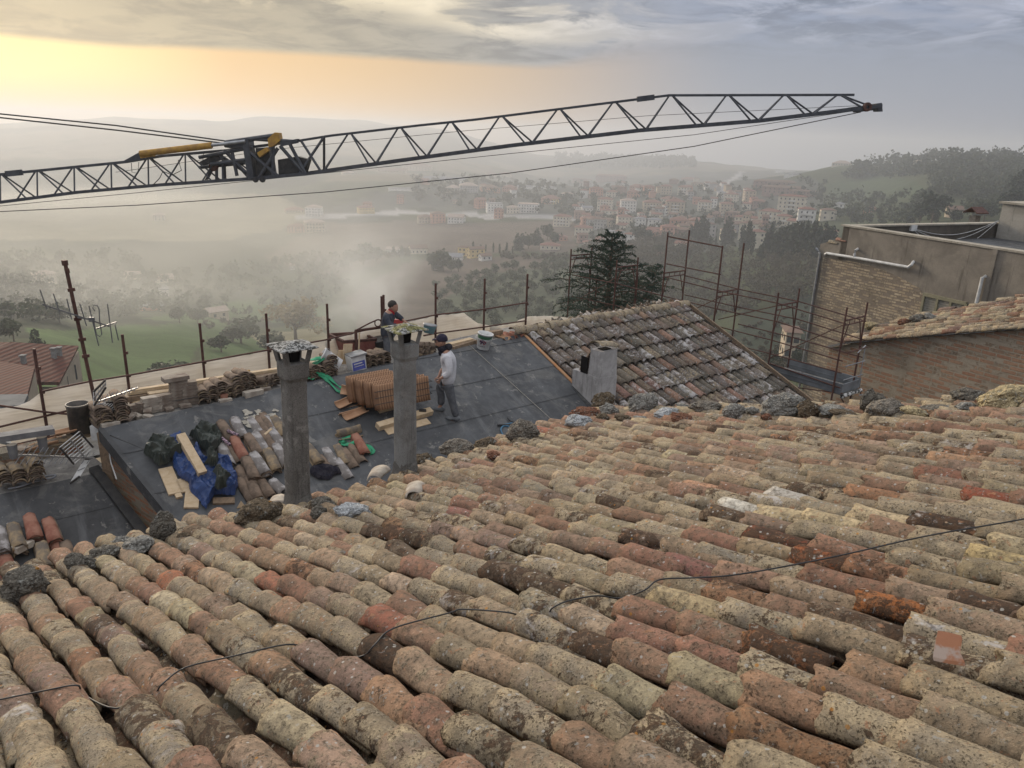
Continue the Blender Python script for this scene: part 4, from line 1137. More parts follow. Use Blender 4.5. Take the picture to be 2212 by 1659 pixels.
for px_, py_, s_ in [(1575, 1083, ((.60, .57, .50), -.2, .0, .2)), (1640, 1066, ((.50, .47, .42), -.1, .0, .5)), (1500, 1045, ((.52, .30, .19), -.2, .0, .3)), (1640, 1100, ((.52, .42, .26), -.2, .05, .1)), (1790, 1103, ((.55, .44, .27), -.3, .05, .0)), (1850, 1104, ((.55, .44, .28), -.3, .05, .0)),
                     (2060, 1062, ((.26, .085, .052), -.5, .0, .0)), (2000, 1105, ((.055, .038, .03), .1, 1.0, .5)), (1500, 1275, ((.44, .35, .21), -.3, .1, .0)), (2100, 1165, ((.46, .36, .19), -.1, .2, .0)), (1620, 1150, ((.20, .075, .045), -.2, .8, .2)),
                     (1690, 1180, ((.25, .09, .04), -.3, .75, .1)), (1510, 1205, ((.24, .12, .10), -.3, .1, .1)), (900, 1380, ((.07, .048, .032), -.2, .9, .3)), (880, 1310, ((.29, .125, .085), -.3, .15, .1)), (440, 1225, ((.36, .15, .085), -.3, .1, .0)), (610, 1240, ((.32, .14, .09), -.4, .1, .0)),
                     (1000, 1090, ((.25, .12, .10), -.2, .1, .1)), (620, 1120, ((.28, .2, .13), .3, .3, .3)), (1180, 925, ((.36, .15, .10), -.4, .0, .0)), (870, 1140, ((.33, .17, .1), .0, .8, .2)), (1760, 1370, ((.22, .10, .05), -.2, .8, .3)), (1960, 1300, ((.33, .13, .05), -.2, .7, .2)), (2040, 990, ((.42, .26, .16), -.2, .1, .0)), (2040, 1015, ((.26, .13, .09), .0, .5, .1))]:
    q = P1(px_, py_, .10) - O1; SPEC.append((q.dot(U1), q.dot(V1), s_))
_usedsp = set()
def spec_near(u, v):
    for i, (a, b, s) in enumerate(SPEC):
        if i in _usedsp: continue
        if abs(a - u) < PIT * .55 and -.06 < v - b < .34:
            _usedsp.add(i); return s
    return None
us = np.arange(-1.75, UMAX, PIT)
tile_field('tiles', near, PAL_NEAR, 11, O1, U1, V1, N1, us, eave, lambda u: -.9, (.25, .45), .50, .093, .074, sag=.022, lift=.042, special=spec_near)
b = MB()     # rough boarding and mortar under the tiles
_q = [O1 + U1 * u + V1 * (eave(u) - .10) - N1 * .07 for u in np.linspace(-1.9, UMAX - .1, 24)]
for i in range(23):
    a_, c_ = _q[i], _q[i + 1]
    ta = O1 + U1 * (a_ - O1).dot(U1) - V1 * .9 - N1 * .07; tc_ = O1 + U1 * (c_ - O1).dot(U1) - V1 * .9 - N1 * .07
    b.add([a_, c_, tc_, ta], [(0, 1, 2, 3)]); b.add([a_ - ZV * .25, c_ - ZV * .25, tc_ - ZV * .25, ta - ZV * .25], [(3, 2, 1, 0)]); b.add([a_, c_, c_ - ZV * .25, a_ - ZV * .25], [(3, 2, 1, 0)])
MORT = m_simple('dark_mortar_bed', (.05, .045, .038), (.09, .08, .065), 9, .95, 0, .8, 40, .01)
b.build('roof_deck', MORT, near)
w_ = MB()
_q2 = [p - V1 * .25 - ZV * .2 for p in _q]
for i in range(23):
    w_.add([_q2[i], _q2[i + 1], _q2[i + 1] - ZV * 9, _q2[i] - ZV * 9], [(3, 2, 1, 0)])
w_.build('wall', BRICK_R, near, uvaxes=(U1, ZV))

# ---------------------------------------------------------------- far roof: membrane + tiled end
RU0, RW = uw(P2(1130, 722)); RU1 = uw(P2(1478, 660))[0]
RIDGE_W = RW; print('ridge', RW, uw(P2(1478, 660)), uw(P2(219, 927.5)))
far = empty('membrane_roof', FOOT, 'dark grey felt-covered roof the two workers are busy on', 'roof')
LT = P2(219, 927.5); LB_ = P2(400, 1150); lu0, lw0 = uw(LT); lu1, lw1 = uw(LB_)
def leftu(w): return lu0 + (lu1 - lu0) * (w - lw0) / (lw1 - lw0)
bands = [RIDGE_W + .02, 1.90, .90, -.06, -1.02, -1.95, -2.9]
def ridge_w(u): return RIDGE_W if u > 3 else RIDGE_W + (lw0 - RIDGE_W) * (u - 3.4) / (lu0 - 3.4)
for i in range(len(bands) - 1):
    hi, lo = bands[i], bands[i + 1] - .05
    mb = MB(); up = .004 * (len(bands) - i)
    if i == 0:
        pts = [at2(RU0 - .05, RIDGE_W, up), at2(-2, ridge_w(-2), up), at2(leftu(lw0), lw0, up), at2(leftu(min(lo, lw0)) if lo < lw0 else lu0, min(lo, lw0), up), at2(RU0 - .05, lo, up)]
        if lo > lw0:
            k = (lo - RIDGE_W) / (lw0 - RIDGE_W); pts = [at2(RU0 - .05, RIDGE_W, up), at2(3.4 + (lu0 - 3.4) * k, lo, up), at2(RU0 - .05, lo, up)]
    else:
        hiw = min(hi, 9)
        if hi > lw0:
            k = (hi - RIDGE_W) / (lw0 - RIDGE_W)
            pts = [at2(RU0 + .1, hi, up), at2(3.4 + (lu0 - 3.4) * k, hi, up), at2(lu0, lw0, up), at2(leftu(lo), lo, up), at2(RU0 + .1, lo, up)]
        else:
            pts = [at2(RU0 + .1, hi, up), at2(leftu(hi), hi, up), at2(leftu(lo), lo, up), at2(RU0 + .1, lo, up)]
    mb.slab(pts, .006 + up, N2)
    mb.build('membrane_sheet', MEMB, far)
for lo in bands[1:-1]:
    mb = MB(); mb.path([at2(leftu(lo) if lo < lw0 else 3.4 + (lu0 - 3.4) * (lo - RIDGE_W) / (lw0 - RIDGE_W), lo - .045, .034)] + [at2(u, lo - .045 + random.uniform(-.006, .006), .034) for u in np.arange(-5, RU0, .45)] + [at2(RU0, lo - .045, .034)], .0028, 5); mb.build('seam_bead', MEMB_D, far)
mb = MB(); ca, cc_ = hit(994, 727, N2, D2 + .036), hit(1240, 950, N2, D2 + .036); sdv = (cc_ - ca).cross(N2).normalized() * .004
mb.slab([ca - sdv, ca + sdv, cc_ + sdv, cc_ - sdv], 0.004, N2); mb.build('chalk_line', DRYD, far)
# folded edges: left verge strip and ridge lip
mb = MB()
ev = [at2(leftu(w) - .02, w, .03) for w in (lw0, .6, -.6, -2.9)]
for i in range(3):
    a_, c_ = ev[i], ev[i + 1]
    mb.add([a_ + U2 * .05, c_ + U2 * .05, c_ - U2 * .03, a_ - U2 * .03, c_ - U2 * .03 - ZV * .22, a_ - U2 * .03 - ZV * .22], [(0, 1, 2, 3), (3, 2, 4, 5)])
mb.build('membrane_edge', MEMB_D, far)
mb = MB(); mb.slab([at2(leftu(w) + .02, w, -.03) for w in (lw0, -2.9)] + [at2(RU1, -2.9, -.03), at2(RU1, RIDGE_W, -.03), at2(3.4, RIDGE_W, -.03)], .22, N2)
mb.build('roof_deck', MORT, far)
# gable wall under the left edge, back wall under the ridge, right gable
mb = MB()
g0, g1 = at2(lu0 + .03, lw0, -.26), at2(leftu(-2.9) + .03, -2.9, -.26)
mb.add([g0, g1, g1 - ZV * 7, g0 - ZV * 8], [(0, 1, 2, 3)])
mb.build('gable_wall', BRICK_G, far, uvaxes=((g1 - g0).normalized() * Vector((1, 1, 0)), ZV))
mb = MB(); q = [at2(lu0 + .03, lw0, -.1), at2(3.4, RIDGE_W, -.1), at2(RU1, RIDGE_W, -.1)]
for a_, c_ in ((q[0], q[1]), (q[1], q[2])): mb.add([a_, c_, c_ - ZV * 9, a_ - ZV * 9], [(0, 1, 2, 3)])
mb.add([at2(RU1, RIDGE_W, -.1), at2(RU1, -2.9, -.1), at2(RU1, -2.9, -.1) - ZV * 8, at2(RU1, RIDGE_W, -.1) - ZV * 9], [(0, 1, 2, 3)])
mb.build('wall', BRICK_Y, far, uvaxes=(U2, ZV))

tr = empty('tiled_roof', at2((RU0 + RU1) / 2, 0), 'grey white-bloomed tiled roof at the right of the dark felt roof', 'roof')
PIT = .245
us = np.arange(RU0 + .16, RU1 - .05, PIT)
tile_field('tiles', tr, PAL_FAR, 23, FOOT, U2, -W2D, N2, us, lambda u: 3.1, lambda u: -RIDGE_W + .1, (.47, .50), .56, .118, .096, sag=.006, base=.035, lift=.036, jit=.38, nth=11, ns=5)
b = MB(); b.slab([at2(RU0 + .02, RIDGE_W, .028), at2(RU0 + .02, -3.1, .028), at2(RU1 + .06, -3.1, .028), at2(RU1 + .06, RIDGE_W, .028)], .05, N2); b.build('under_board', MORT, tr)
# ridge and verge rows
rs_ = np.random.RandomState(5); T = TileSet()
for k in range(int((RU1 - RU0) / .36) + 1):
    u = RU1 - k * .36; c, pr = pick(PAL_FAR[3:], rs_)
    V, F = tile_shell(rs_, at2(u - .42, RIDGE_W + .02, .10 + rs_.uniform(-.012, .012)), -W2D, -U2, (N2 + U2 * .03).normalized(), .45, .125, .10)
    T.add(V, F, c * 1.1, (pr[0] + .3, pr[1], pr[2] - .2, pr[3]))
T.build('ridge_tiles', tr)
b = MB(); b.bar(at2(RU0 - .02, RIDGE_W - .02, .035), at2(RU0 + .0, -.42, .035), .07, .025, N2); b.build('batten', PINE_O, tr)
b = MB(); b.bar(at2(RU1 + .08, RIDGE_W + .1, .05), at2(RU1 + .08, -3.1, .05), .05, .14, N2); b.build('verge_board', PLANK, tr)

# ---------------------------------------------------------------- lower roof at the left
D3 = D2 - .80 * N2.z
def P3(x, y, up=0.0): return hit(x, y, N2, D3 + up)
low = empty('membrane_roof', P3(100, 1150), 'lower black felt roof at the left edge below the brick gable', 'roof')
a_, b_ = P3(-260, 1125), P3(203, 1023)
mid_n = N2
pts = [b_, a_, a_ - W2D * 3.2, P3(340, 1160)]
mb = MB(); mb.slab([b_ + U2 * .02, a_, a_ - W2D * .75, P3(258, 1090)], .02, N2); mb.build('membrane_sheet', MEMB_D, low)
mb = MB(); k1 = P3(254, 1086, -.006); mb.slab([k1, a_ - W2D * .70 - N2 * .006, a_ - W2D * 3.2 - N2 * .006, P3(430, 1310, -.006), P3(325, 1172, -.006)], .02, N2); mb.build('membrane_sheet', MEMB_D, low)
mb = MB(); mb.bar(P3(203, 1012, .03), P3(430, 1310, .03), .15, .10, N2); mb.build('flashing', BLACK, low)
# level strip behind the black felt
Wh = dirv(51 - 90)
st = [b_ - W2D * .02 + U2 * .25, a_, a_ + Wh * 1.25 + ZV * .03, b_ + Wh * 1.15 + ZV * .03 + U2 * .05]
CONC = m_cement('dusty_concrete', (.19, .18, .17), (.26, .25, .23), .25)
mb = MB(); mb.slab([p - ZV * .004 for p in st], .25, ZV); mb.build('ledge', CONC, low)
b = MB(); w0, w1 = st[3], st[2]
b.bar(w0 + ZV * .08, w1 + ZV * .04, .3, .30); b.build('parapet', BRICK_G, low, uvaxes=(U2, ZV))

# ---------------------------------------------------------------- chimneys
def rrect(hw, hd, r, n=4):
    pts = []
    for cx, cy, a0 in ((hw - r, hd - r, 0), (-hw + r, hd - r, 90), (-hw + r, -hd + r, 180), (hw - r, -hd + r, 270)):
        for i in range(n + 1):
            a = R(a0 + 90 * i / n); pts.append((cx + r * math.cos(a), cy + r * math.sin(a)))
    return pts
def loft(mb, rings):
    n = len(rings[0]); vs = [p for rg in rings for p in rg]
    fs = [(k * n + i, k * n + (i + 1) % n, (k + 1) * n + (i + 1) % n, (k + 1) * n + i) for k in range(len(rings) - 1) for i in range(n)]
    fs += [tuple(range(n))[::-1], tuple(range((len(rings) - 1) * n, len(rings) * n))]
    mb.add(vs, fs)
def flue(px, py, w, h, yaw, lean, mat, capmat, label, seed):
    base = P1(px, py, .02); rs = random.Random(seed)
    root = empty('chimney_pipe', base, label, 'chimney')
    M = Matrix.Rotation(R(yaw), 3, 'Z'); ax = Vector((lean[0], lean[1], 1)).normalized()
    def ring(hw, z, r=.03): return [base + M @ Vector((x, y, 0)) + ax * z for x, y in rrect(hw, hw, r)]
    hw = w / 2
    b = MB(); loft(b, [ring(hw + rs.uniform(-.002, .002), z, .045) for z in np.linspace(-.3, h, 12)]); b.build('shaft', mat, root, smooth=False)
    b = MB(); loft(b, [ring(hw + .004, h - .16, .045), ring(hw + .020, h - .12, .045), ring(hw + .022, h + .02, .045), ring(hw + .004, h + .03, .04)]); b.build('collar', mat, root)
    b = MB(); loft(b, [ring(hw - .05, h + .02, .03), ring(hw - .04, h + .15, .03)]); b.build('flue_opening', SOOT_DARK, root)  # solid near-black block, painted stand-in for the dark under the cap
    for sx, sy in ((-1, -1), (1, -1), (1, 1), (-1, 1)):
        b = MB(); p0 = base + M @ Vector((sx * (hw - .005), sy * (hw - .005), 0)) + ax * (h + .02); p1 = base + M @ Vector((sx * (hw + .022), sy * (hw + .022), 0)) + ax * (h + .17)
        b.bar(p0, p1, .048, .036); b.build('cap_leg', mat, root)
    b = MB(); cw = hw + .082; zc = h + .17
    top = []; n = 9
    rings = []
    for f, z in ((1.0, 0), (1.0, .012), (.55, .035), (.05, .055)):
        rg = []
        for i in range(4):
            for j in range(5):
                a, c = [(-1, -1), (1, -1), (1, 1), (-1, 1)][i], [(1, -1), (1, 1), (-1, 1), (-1, -1)][i]
                x = a[0] + (c[0] - a[0]) * j / 5; y = a[1] + (c[1] - a[1]) * j / 5
                jt = rs.uniform(-.006, .006) if f == 1 else 0
                rg.append(base + M @ Vector((x * cw * f + jt, y * cw * f + jt, 0)) + ax * (zc + z + jt * .5))
        rings.append(rg)
    loft(b, rings); b.build('cap', capmat, root)
    # rough mortar collar at the foot
    b = MB(); rg = []
    for k, (f, z) in enumerate(((1.65, -.06), (1.5, .05), (1.22, .10), (1.05, .20), (.98, .24))):
        rg.append([base + M @ Vector((x * f * rs.uniform(.93, 1.07), y * f * rs.uniform(.93, 1.07), 0)) + ax * (z + rs.uniform(-.03, .03) * (k < 4)) + V1 * 0 for x, y in rrect(hw, hw, .05)])
    loft(b, rg); b.build('mortar_foot', CEM_A, root)
    return root
flue(645, 1104, .212, 1.60, 39, (.018, 0), CEM_A, LICH, 'left of two tall cement flue pipes, dark speckled, under a black and white lichen cap', 1)
flue(876, 1036, .206, 1.60, 39, (.004, 0), CEM_B, LICH_M, 'right of two tall cement flue pipes, paler grey, under a mossy cap', 2)

# stuccoed chimney on the tiled roof
cb = P2(1303, 885, 0)
u0, w0_ = uw(cb)
root = empty('stucco_chimney', at2(u0, w0_), 'grey stuccoed stepped chimney with a tile lid on the tiled roof', 'chimney')
Xc, Yc = U2, dirv(-39)
def cbx(mb, x0, x1, y0, y1, z0, z1, taper=0, ch=0):
    o = at2(u0, w0_)
    q = lambda x, y, z: o + Xc * x + Yc * y + ZV * z
    if ch:
        def ring(z, t): return [q(x0 + ch + t, y0 + t, z), q(x1 - ch - t, y0 + t, z), q(x1 - t, y0 + ch + t, z), q(x1 - t, y1 - ch - t, z), q(x1 - ch - t, y1 - t, z), q(x0 + ch + t, y1 - t, z), q(x0 + t, y1 - ch - t, z), q(x0 + t, y0 + ch + t, z)]
    else:
        def ring(z, t): return [q(x0 + t, y0 + t, z), q(x1 - t, y0 + t, z), q(x1 - t, y1 - t, z), q(x0 + t, y1 - t, z)]
    loft(mb, [ring(z0, 0), ring(z1, taper)])
b = MB(); cbx(b, -.19, .32, -.02, .80, -.5, .72); cbx(b, -.183, .313, -.013, .34, .70, 1.28, .02); b.build('stack', STUCCO, root)
b = MB(); cbx(b, -.05, .18, .08, .24, 1.265, 1.30); b.build('flue_opening', SOOT_DARK, root); b = MB(); cbx(b, -.196, -.17, .36, .56, .725, 1.08); b.build('side_opening', SOOT_DARK, root)
b = MB(); o_ = at2(u0, w0_)
b.slab([o_ + Xc * -.12 + Yc * .36 + ZV * 1.22, o_ + Xc * -.12 + Yc * .66 + ZV * .73, o_ + Xc * -.10 + Yc * .70 + ZV * .73, o_ + Xc * -.10 + Yc * .40 + ZV * 1.24], .40, -Xc); b.build('broken_side_tile', CLAY, root)
T = TileSet(); V, F = tile_shell(rs_, o_ + Xc * .30 + Yc * .14 + ZV * 1.335, Yc, Xc + ZV * -.16, ZV, .54, .17, .15, hk=.5); T.add(V, F, np.array((.22, .20, .15)), (.7, .5, .5, .3)); T.build('tile_lid', root)
b = MB(); b.slab([P2(1235, 835, .03), P2(1253, 828, .03), P2(1300, 878, .03), P2(1292, 905, .03)], .02, N2); b.build('flashing', MEMB_D, root)
# ---------------------------------------------------------------- buildings at the right
AZB = -24.0
HB = dirv(AZB); NB = dirv(AZB + 90)            # wall runs along HB, faces -NB (to the left)
cB = ray(1788, 545); cB = cB * (30.0 / cB.dot(FWD))
DB = cB.dot(NB)
def PB(x, y, out=0.0): return hit(x, y, NB, DB - out)
bld = empty('brick_building', cB, 'tall building at right, bare yellow brick under grey render with a walled roof terrace', 'building')
tl, tm, tr_ = PB(1822, 492), PB(2165, 541), PB(2420, 580)
top_z = tm.z; tl.z = top_z; tr_.z = top_z
def wallq(mb, pts, th=.35): mb.slab(pts, th, -NB)
bl_, br_ = PB(1778, 540), tr_.copy()
# stepped shoulder: the rendered top starts a little right of the downpipe
mb = MB(); eL = PB(1772, 527); wallq(mb, [Vector((tl.x, tl.y, top_z)), tr_, Vector((tr_.x, tr_.y, -7.5)), Vector((eL.x, eL.y, -7.5)), eL, Vector((tl.x, tl.y, eL.z + .35))])
sp = PB(1960, 575).z
mb.build('rendered_wall', PLAST, bld, uvaxes=(HB, ZV))
mb = MB(); a_ = PB(1776, 548, .02); zA = PB(1800, 566).z
rag = [(2050, 620), (2045, 650), (2030, 690), (2010, 760)]
pts = [PB(1778, 556, .006), PB(1850, 566, .006), PB(1905, 582, .006), PB(1945, 600, .006), PB(1985, 622, .006), PB(2003, 650, .006), PB(2010, 680, .006), PB(2012, 760, .006)]
bt = [Vector((pts[-1].x, pts[-1].y, -12)), Vector((pts[0].x, pts[0].y, -12))]
mb.slab([p.copy() for p in pts + bt], .012, -NB)
BRICK_YP = m_brick('yellow_brick_patch', (.40, .32, .225), (.66, .56, .41), (.30, .25, .20), .22, bw=.30, bh=.10)
mb.build('bare_brickwork', BRICK_YP, bld, uvaxes=(HB, ZV))
# far side walls and terrace
depthU = NB
far1 = Vector((tl.x, tl.y, top_z)) + NB * 16
mb = MB(); mb.slab([tl, far1, far1 - ZV * 9, tl - ZV * 9], .3, HB); mb.slab([tl - HB * .3 - ZV * 0.0, far1 - HB * .3, far1 - HB * .3 - ZV * .9, tl - HB * .3 - ZV * .9], .01, -HB)
mb.build('terrace_parapet', PLAST, bld, uvaxes=(NB, ZV))
mb = MB(); mb.slab([tl - HB * .35 + NB * .3 - ZV * .55, far1 - HB * .35 - ZV * .55, far1 - HB * 14 - ZV * .55, tl - HB * 14 + NB * .3 - ZV * .55], .2, ZV); mb.build('terrace_floor', MEMB, bld)
cap = m_cement('pale_coping', (.40, .37, .31), (.30, .27, .22), .3)
mb = MB(); o_ = ZV * .03 - NB * .05
mb.bar(tl + o_ + NB * .22 + HB * .1, tr_ + o_ + NB * .22, .42, .06); mb.build('coping', cap, bld)
mb = MB(); mb.bar(tl + ZV * .03 - HB * .15 + NB * .4, far1 + ZV * .03 - HB * .15, .40, .058); mb.build('coping', cap, bld)
# tall stair block at the far right
sb = tl + NB * 9.2 - HB * .4
q = ray(2166, 440); s_ = q * ((sb.dot(HB)) / q.dot(HB)); hz = (s_.z - top_z)
mb = MB(); pA = Vector((s_.x, s_.y, top_z - .9))
M_ = Matrix((NB, HB, ZV)).transposed()
mb.box(pA + NB * 3.0 - HB * 2.0 + ZV * ((s_.z - top_z + .9) / 2), (6.0, 3.98, s_.z - top_z + .9), M_); mb.build('stair_tower', PLAST_L, bld, uvaxes=(NB + HB * .7, ZV))
mb = MB(); mb.box(pA + NB * 3.0 - HB * 2.0 + ZV * (s_.z - top_z + .95), (6.2, 4.2, .08), M_); mb.build('coping', cap, bld)
# pilaster joint at right
mb = MB(); p = PB(2150, 545, .03); mb.bar(p + ZV * .1, Vector((p.x, p.y, -7.4)), .16, .06, NB); mb.build('pilaster', PLAST, bld, uvaxes=(HB, ZV))
# shoulder tiles
T = TileSet()
for i in range(2):
    p = PB(1786 + i * 16, 524 - i * 5, .08); c, pr = pick(PAL_NEAR, rs_)
    V, F = tile_shell(rs_, p + NB * .15, NB, (-HB * 0 - HB * -1).normalized(), ZV, .5, .11, .09); T.add(V, F, c, pr)
T.build('shoulder_tiles', bld)
# window
mb = MB(); z1 = PB(1990, 640).z; xs = [PB(x, 650, .02) for x in (1995, 2026, 2056, 2090)]
zt = PB(2000, 636).z
FRAME = m_simple('olive_window_frame', (.17, .16, .10), (.22, .20, .13), 6, .7)
win = empty('window', (xs[0] + xs[3]) / 2 - Vector((0, 0, 0)) + ZV * 0)
win.parent = bld; win.location = win.location - bld.location
for i in range(4):
    mb.bar(Vector((xs[i].x, xs[i].y, zt)), Vector((xs[i].x, xs[i].y, zt - 1.3)), .08, .10, NB)
mb.bar(Vector((xs[0].x, xs[0].y, zt)) + HB * .04, Vector((xs[3].x, xs[3].y, zt)), .11, .104, NB)
mb.build('frame', FRAME, win)
for i in range(3):
    mb = MB(); a_, c_ = Vector((xs[i].x, xs[i].y, zt - .06)), Vector((xs[i + 1].x, xs[i + 1].y, zt - .06))
    for k in range(16):
        mb.slab([a_ - ZV * (k * .08), c_ - ZV * (k * .08), c_ - ZV * (k * .08 + .068), a_ - ZV * (k * .08 + .068)], .015, -NB)
    mb.build('shutter', LITW, win)
# white pipes
def pipe(pts, r, lab, parent):
    mb = MB(); mb.path(pts, r, 10); return mb.build(lab, WHITE, parent)
pipe([PB(1785, 552, -.1), PB(1783, 549, .09), PB(1786, 547, .12), PB(1860, 559, .12), PB(1950, 575, .12), PB(1962, 577, .12), PB(1969, 572, .12), PB(1973, 566, .05), PB(1974, 565, -.1)], .052, 'drain_pipe', bld)
pipe([PB(1845, 557, .12), PB(1846, 549, .12), PB(1848, 541, .11), PB(1853, 538, .0), PB(1854, 538, -.1)], .052, 'drain_pipe', bld)
pipe([PB(2130, 596, -.1), PB(2128, 597, .08), PB(2122, 600, .12), PB(2117, 622, .12), PB(2109, 655, .12)], .052, 'drain_pipe', bld)
# corner downpipe
mb = MB(); a_ = PB(1776, 548, .06) + HB * .1; mb.path([a_ + ZV * .15 + HB * .25, a_, a_ - ZV * 4.0, a_ - ZV * 9], .055, 8); mb.build('downpipe', GALV, bld)
# cables over the terrace + little box, hood chimney
mb = MB(); p0 = pA + HB * .02 + ZV * (s_.z - top_z + .2); p1 = tl + NB * 3.3 - HB * .32 - ZV * .1
for sagk in (.5, .75, 1.3):
    mb.path([p0 + (p1 - p0) * t - ZV * sagk * math.sin(math.pi * t) * .8 for t in np.linspace(0, 1, 12)], .014, 5)
mb.build('cable', WHITE, bld)
mb = MB(); mb.box(p1 + ZV * .02 - HB * .02, (.3, .12, .22), M_); mb.build('junction_box', WHITE, bld)
hc = far1.lerp(tl, .47); q = ray(2106, 470); hc = q * (tl.dot(HB) / q.dot(HB) * 1.05)
ch = empty('chimney_cowl', Vector((hc.x, hc.y, top_z)), 'small rusty gabled chimney hood standing behind the terrace parapet', 'chimney')
mb = MB(); mb.box(Vector((hc.x, hc.y, top_z - .15)), (.30, .30, .7), M_); mb.build('stack', CEM_A, ch)
mb = MB(); t0 = Vector((hc.x, hc.y, top_z + .34))
for s in (-1, 1): mb.slab([t0 + NB * -.34 + ZV * .24, t0 + NB * .34 + ZV * .24, t0 + NB * .38 + HB * s * .34, t0 - NB * .38 + HB * s * .34], .04, (HB * s * .5 + ZV).normalized())
mb.build('hood', RUST, ch)

# second building, nearer: patched brick wall with a tiled top
AZC = -30.0
HC = dirv(AZC); NC = dirv(AZC + 90)
cC = ray(1800, 745); cC = cC * (22.5 / cC.dot(FWD)); DC = cC.dot(NC)
def PC(x, y, out=0.0): return hit(x, y, NC, DC - out)
b2 = empty('brick_outbuilding', cC, 'nearer building at right, patched red brick wall under a rough tan tiled roof', 'building')
eave_px = [(1792, 752), (1840, 742), (1950, 731), (2080, 722), (2212, 712), (2400, 700)]
ep = [PC(x, y) for x, y in eave_px]
mb = MB(); bt = [Vector((p.x, p.y, p.z - 7)) for p in ep]
mb.slab([p.copy() for p in ep] + bt[::-1], .4, -NC); mb.build('wall', BRICK_R, b2, uvaxes=(HC, ZV))
mb = MB()
for i in range(len(ep) - 1):
    a_, c_ = ep[i], ep[i + 1]; n = 5
    for k in range(n):
        s0 = a_.lerp(c_, (k + .02) / n); s1 = a_.lerp(c_, (k + .98) / n)
        mb.bar(s0 - NC * .06 + ZV * (.05 + random.uniform(-.008, .008)), s1 - NC * .06 + ZV * (.05 + random.uniform(-.008, .008)), .22, .055)
mb.build('stone_cornice', CONC, b2)
# roof plane behind the cornice
R0 = PC(1835, 730, .1); R1 = PC(2230, 700, .1)
E_ = (ep[-1] - ep[1]).normalized()
q = ray(1872, 702)
# slope upwards away from the wall
upC = (NC * math.cos(R(15)) + ZV * math.sin(R(15)))
NR = E_.cross(upC).normalized(); NR = NR if NR.z > 0 else -NR
T = TileSet(); rs2 = np.random.RandomState(77)
DR = (ep[1] + ZV * .12).dot(NR)
tv = E_; tw_ = NR.cross(tv).normalized(); tw_ = tw_ if tw_.dot(NC) > 0 else -tw_
rt = hit(2212, 640, NR, DR); rl = hit(1860, 706, NR, DR)
Lr = (ep[-1] - ep[1]).length
e0 = ep[1] + ZV * .12
wmax_at = lambda s: np.interp(s, [(rl - e0).dot(tv), (rt - e0).dot(tv), Lr], [(rl - e0).dot(tw_), (rt - e0).dot(tw_), (rt - e0).dot(tw_) + .4])
w = -.1
while w < 5.5:
    s = -.2
    while s < Lr + .2:
        if w < wmax_at(s) + .05 and (w < .35 or s > .1):
            c, pr = pick(PAL_NEAR, rs2); p = e0 + tv * s + tw_ * w
            x = tw_; V, F = tile_shell(rs2, p + NR * rs2.uniform(-.01, .015), tw_, -tv + NR * -.04 * 0, NR, .46, .10, .085, n_th=9, n_s=4)
            T.add(V, F, c * .70, pr)
        s += rs2.uniform(.26, .40)
    w += .21
T.build('tiles', b2)
mb = MB(); mb.slab([e0 + tv * -.1, e0 + tv * (Lr + .1), e0 + tv * (Lr + .1) + tw_ * wmax_at(Lr), rt, rl], .2, NR); mb.build('roof_deck', MORT, b2)
# ---------------------------------------------------------------- scaffold along the ridge, with net
RO = 1.15
VE = P2(1140, 715); WH = dirv(51 - 90); DS = VE.dot(WH) + RO
def PS(x, y, out=0.0): return hit(x, y, WH, DS + out)
sroot = empty('edge_scaffold', PS(700, 780), 'rusty red guard-rail scaffold of posts and rails along the far roof edge', 'scaffold')
posts = [(75, 753, 107, 968), (267, 722, 281, 880), (432, 698, 441, 812), (576, 677, 581, 796), (709, 656, 709, 790), (829, 637, 830, 760), (941, 612, 941, 705), (1047, 602, 1045, 715), (1138, 592, 1137, 700)]
pp = []
for k, (x0, y0, x1, y1) in enumerate(posts):
    a_ = PS(x0, y0); c_ = PS(x1, y1); b = MB(); dn = (c_ - a_); dn.z = min(dn.z, -.5)
    base = Vector((a_.x * .5 + c_.x * .5, a_.y * .5 + c_.y * .5, a_.z - 2.6))
    b.tube(Vector((base.x, base.y, a_.z)), base, .026, 8)
    for zz in (-.42, -.95): b.box(Vector((base.x + .03, base.y, a_.z + zz * .8)), (.05, .04, .05))
    b.build('post', RUST, sroot); pp.append((base, a_.z))
b = MB(); b.tube(Vector(PS(824, 640, .1)), PS(824, 640, .1) - ZV * 2, .026, 8); b.build('post', RUST, sroot)
def rail(pts, r=.018):
    b = MB(); b.path(pts, r, 6); b.build('rail', RUST, sroot)
rail([PS(x, y, -.04) for x, y in ((92, 845), (188, 825), (276, 811), (438, 781.5), (579, 756), (711, 733))])
rail([PS(x, y, -.04) for x, y in ((700, 735), (825, 704), (942, 680), (1046, 668), (1140, 653.5))])
rail([PS(x, y, -.04) for x, y in ((-60, 935), (0, 922), (96, 899), (152, 886))])
rail([PS(x, y, -.04) for x, y in ((915, 725), (942, 720), (1045, 706.5), (1134, 693))])
rail([PS(x, y, -.06) for x, y in ((-60, 866), (0, 876), (89, 889), (150, 895))])
rail([PS(x, y, -.04) for x, y in ((-20, 972), (23, 963), (106, 944), (135, 938))])
# working deck beyond the roof edge
b = MB(); d0, d1 = PS(150, 900), PS(1230, 760)
zd = VE.z - 1.0
A_ = Vector((d0.x, d0.y, zd)); B_2 = Vector((d1.x, d1.y, zd))
b.slab([A_ - WH * .05, B_2 - WH * .05, B_2 - WH * .95, A_ - WH * .95], .05, ZV); b.build('deck', GALV, sroot)

